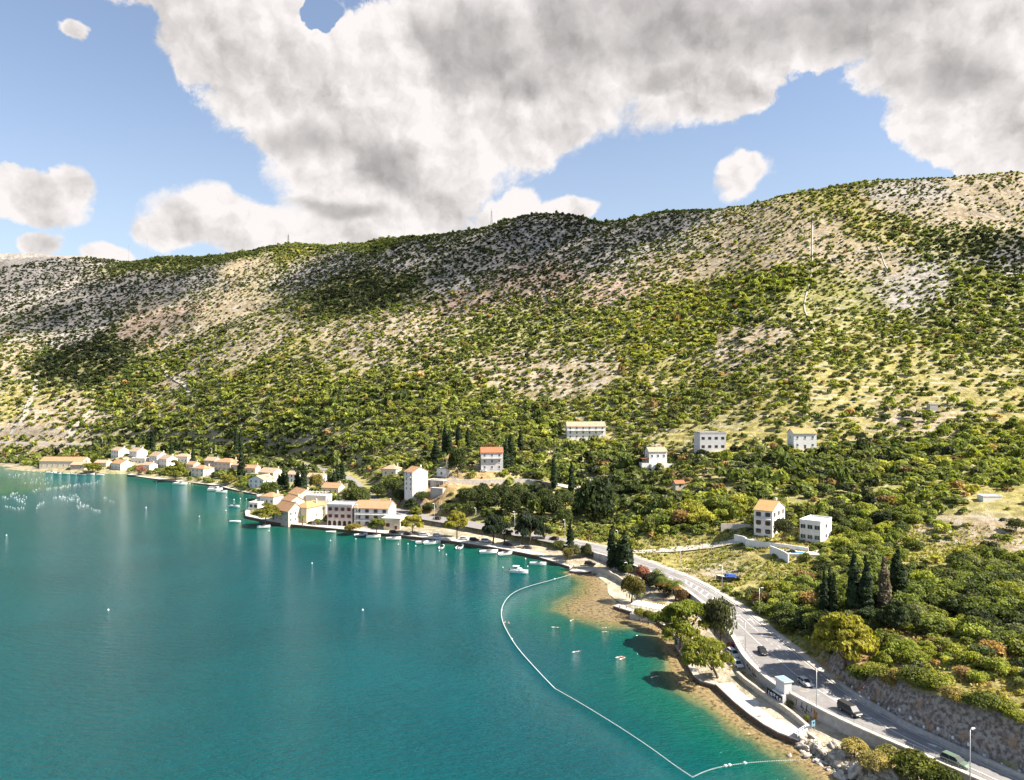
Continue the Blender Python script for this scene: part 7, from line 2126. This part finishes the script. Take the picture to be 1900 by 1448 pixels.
def figure(pose):
    """pose: joint positions in metres, x to the person's front, y to the left"""
    J = dict(pelvis=((0, 0, .92), .14), waist=((.01, 0, 1.08), .125), chest=((0, 0, 1.30), .145), neck=((.01, 0, 1.47), .055), skull=((.03, 0, 1.60), .095), crown=((.02, 0, 1.70), .075), nose=((.125, 0, 1.60), .018))
    for s, n in ((1, 'l'), (-1, 'r')):
        J.update({n + 'sh': ((0, s * .17, 1.41), .06), n + 'el': ((-.02, s * .22, 1.14), .042), n + 'wr': ((.05, s * .23, .90), .03), n + 'palm': ((.07, s * .23, .83), .034), n + 'th': ((.12, s * .20, .82), .011),
                  n + 'hip': ((0, s * .09, .86), .095), n + 'kn': ((.02, s * .10, .49), .062), n + 'an': ((-.01, s * .10, .09), .042), n + 'toe': ((.16, s * .11, .04), .035)})
        for i in range(4): J[n + 'f%d' % i] = ((.07 + (i - 1.5) * .022, s * .235, .745 - .01 * (i in (1, 2))), .0095)
    for k, v in pose.items(): J[k] = (v, J[k][1])
    E = [('pelvis', 'waist'), ('waist', 'chest'), ('chest', 'neck'), ('neck', 'skull'), ('skull', 'crown'), ('skull', 'nose')]
    for n in 'lr':
        E += [('chest', n + 'sh'), (n + 'sh', n + 'el'), (n + 'el', n + 'wr'), (n + 'wr', n + 'palm'), (n + 'palm', n + 'th'), ('pelvis', n + 'hip'), (n + 'hip', n + 'kn'), (n + 'kn', n + 'an'), (n + 'an', n + 'toe')]
        E += [(n + 'palm', n + 'f%d' % i) for i in range(4)]
    return J, E


def move_hand(J, n, el, wr):
    el, wr = np.array(el), np.array(wr); d = unit(wr - el)
    out = {n + 'el': tuple(el), n + 'wr': tuple(wr), n + 'palm': tuple(wr + d * .08)}
    sd = unit(np.cross(d, (0, 0, 1.0)) + 1e-3)
    for i in range(4): out[n + 'f%d' % i] = tuple(wr + d * (.16 + .01 * (i in (1, 2))) + sd * (i - 1.5) * .022)
    out[n + 'th'] = tuple(wr + d * .10 + sd * .06)
    return out


def person(lab, pos, rz, pose, cloth, grp=None, tilt=0.0, s=1.0, cloth_col=(.05, .06, .2), hair=(.03, .02, .015)):
    e = empty('person', tuple(pos), rz); e.scale = (s, s, s)
    if tilt: e.rotation_euler = (0, tilt, rz)
    tag(e, lab, 'person', grp)
    J, E = figure(pose)
    body('body', J, E, e)
    sk, cr = np.array(J['skull'][0]), np.array(J['crown'][0])
    h = (sk + cr) / 2 + np.array((-.035, 0, .02))
    MB().blob(tuple(h), (.105, .105, .11), 2, 0).obj('hair', M['hair'], e, smooth=True)
    pv, wa = np.array(J['pelvis'][0]), np.array(J['waist'][0]); l, r = np.array(J['lhip'][0]), np.array(J['rhip'][0])
    cb = MB()
    lk, rk = np.array(J['lkn'][0]), np.array(J['rkn'][0])
    cb.tube([wa * .35 + pv * .65, pv, (l + r) / 2 - (pv - (l + r) / 2) * .2], [.165, .185, .17], 10)
    if cloth in ('shorts', 'full'):
        for a_, k_ in ((l, lk), (r, rk)): cb.tube([a_, a_ * .35 + k_ * .65], [.125, .115], 8)
    cb.obj('shorts', M['cloth'], e, color=cloth_col)
    if cloth == 'full':
        ch = np.array(J['chest'][0]); nk = np.array(J['neck'][0])
        MB().tube([pv * .5 + wa * .5, wa, ch, ch * .35 + nk * .65], [.165, .16, .19, .10], 10).obj('shirt', M['cloth'], e, color=(.6, .6, .58))
    return e


def swim_pose(k):
    p = {}
    J, _ = figure({})
    if k % 2 == 0: p.update(move_hand(J, 'l', (.05, .22, 1.68), (.02, .16, 1.94)))
    else: p.update(move_hand(J, 'r', (.05, -.22, 1.68), (.02, -.16, 1.94)))
    p.update(lan=(-.05, .16, .10), ran=(.05, -.14, .10), ltoe=(-.02, .17, -.04), rtoe=(.06, -.15, -.04), lkn=(.0, .13, .48), rkn=(.03, -.12, .48))
    return p


SW = [(1065, 1210, 20, 'swimmer doing front crawl in the middle of the roped bay', .18), (1145, 1220, 25, 'swimmer farthest left of a pair near the dark pine shadow', .18), (1152, 1223, 40, 'second swimmer of the pair near the dark pine shadow', .18), (1210, 1257, 30, 'swimmer over the bright green shallows', .18), (1027, 1164, -20, 'swimmer beyond the sand tongue near the upper float line', .18), (1059, 1152, 60, 'bather swimming at the edge of the sand tongue', .18), (1116, 1165, 0, 'bather farther out off the sea wall', .16), (1116, 1173, 10, 'bather nearer to the camera off the sea wall', .16), (934, 1157, 70, 'swimmer resting at the float line', .18), (945, 1158, 100, 'swimmer just inside the float line', .18)]
for k, (u, v, hd, lab, dz) in enumerate(SW):
    q = P(u, v, 0)
    e = person(lab, (q[0], q[1], .02), math.radians(hd), swim_pose(k), 'brief', None, math.radians(90), 1.05, [(.05, .06, .2), (.3, .03, .05), (.02, .02, .02)][k % 3])
SPL = MB().blob((0, 0, 0), (.35, .22, .05), 2, .4).blob((.3, .2, 0), (.2, .12, .05), 1, .4).blob((-.3, -.15, 0), (.22, .1, .04), 1, .4).mesh('splash', M['float_'])
for k, (u, v, hd, lab, dz) in enumerate(SW[:6]):
    q = P(u, v, 0); a_ = math.radians(hd)
    tag(inst('splash', SPL, None, (q[0] - .15 * math.cos(a_), q[1] - .15 * math.sin(a_), .03), (0, 0, a_)), 'white water splashed up by a swimmer in the roped bay', 'splash', 'swimmers splashes in the roped bay')
WK = [(1150, 1131, 1.15, 60, 'person in white standing on the tip of the sea wall'), (1162, 1131, 1.5, 200, 'person standing at the left corner of the pergola'), (1190, 1151.5, 1.0, 240, 'bather climbing down the sea wall steps'), (1194, 1151, 1.15, 250, 'bather waiting behind on the sea wall steps'), (1163, 1110, 1.0, 20, 'person standing in the shade of the beach tree'), (1168, 1112, 1.0, 120, 'second person in the shade of the beach tree'), (1206, 1106, 1.6, 150, 'person walking on the path above the pergola'), (580, 977, 1.55, 30, 'person walking left on the hotel quay'), (585, 977, 1.55, 200, 'person facing the water on the hotel quay')]
for k, (u, v, z, hd, lab) in enumerate(WK):
    q = P(u, v, z); z_ = max(z, 0)
    J, _ = figure({})
    ps = {}
    if k % 2 == 0: ps.update(lkn=(.12, .10, .52), lan=(.16, .10, .10), ltoe=(.32, .11, .05), ran=(-.18, -.10, .12), rkn=(-.03, -.1, .5), rtoe=(-.02, -.11, .04))
    if k % 3 == 0: ps.update(move_hand(J, 'l', (.12, .25, 1.18), (.32, .2, 1.12)))
    person(lab, (q[0], q[1], z_), math.radians(hd), ps, 'full' if k in (0, 1, 6, 7, 8) else 'shorts', None, 0, 1.0, [(.05, .06, .2), (.4, .1, .1), (.1, .1, .1)][k % 3])

# ------------------------------------------------------------------ clouds that throw shade on the mountain (high, outside the frame)
cg = G('cloud_vapour')
ct = cg.n('ShaderNodeBsdfTransparent'); cd = cg.n('ShaderNodeBsdfDiffuse', {'Color': (.9, .9, .9, 1)})
cmx = cg.n('ShaderNodeMixShader', {0: .22}); cg.nt.links.new(ct.outputs[0], cmx.inputs[1]); cg.nt.links.new(cd.outputs[0], cmx.inputs[2])
CLOUDM = cg.done(cmx.outputs[0])
rC = np.random.default_rng(3)
sv = np.array(SUN)


def cloud(targets, lab, alt=1000.0):
    mb = MB(); c0 = None
    for (u, v, r) in targets:
        t_ = hit(u, v); k = (alt + rC.normal() * 20 - t_[2]) / sv[2]; p = t_ + sv * k
        if c0 is None: c0 = p
        for j in range(1):
            mb.blob(tuple(p - c0 + rC.normal(size=3) * np.array((.3, .3, .12)) * r), (r * 1.0, r * .9, r * .3), 3, .28, rg=rC)
    o = mb.obj('cloud', CLOUDM, loc=tuple(c0), smooth=True)
    tag(o, lab, kind='stuff')


cloud([(60, 520, 95), (130, 580, 90), (220, 540, 95), (300, 500, 80), (200, 630, 60), (30, 600, 70), (340, 470, 60)], 'drifting cloud whose shadow lies on the left mountain')
cloud([(640, 500, 80), (720, 480, 85), (800, 500, 85), (880, 470, 85), (960, 460, 85), (1050, 430, 80), (1130, 430, 75), (930, 540, 60), (640, 550, 50), (1220, 415, 55)], 'drifting cloud whose shadow lies below the summit', 1050.0)
cloud([(1840, 455, 45), (1890, 470, 45)], 'small cloud shading the right hand gully', 1000.0)
cloud([(180, 690, 38), (150, 670, 35)], 'small cloud shading the left valley grove', 950.0)
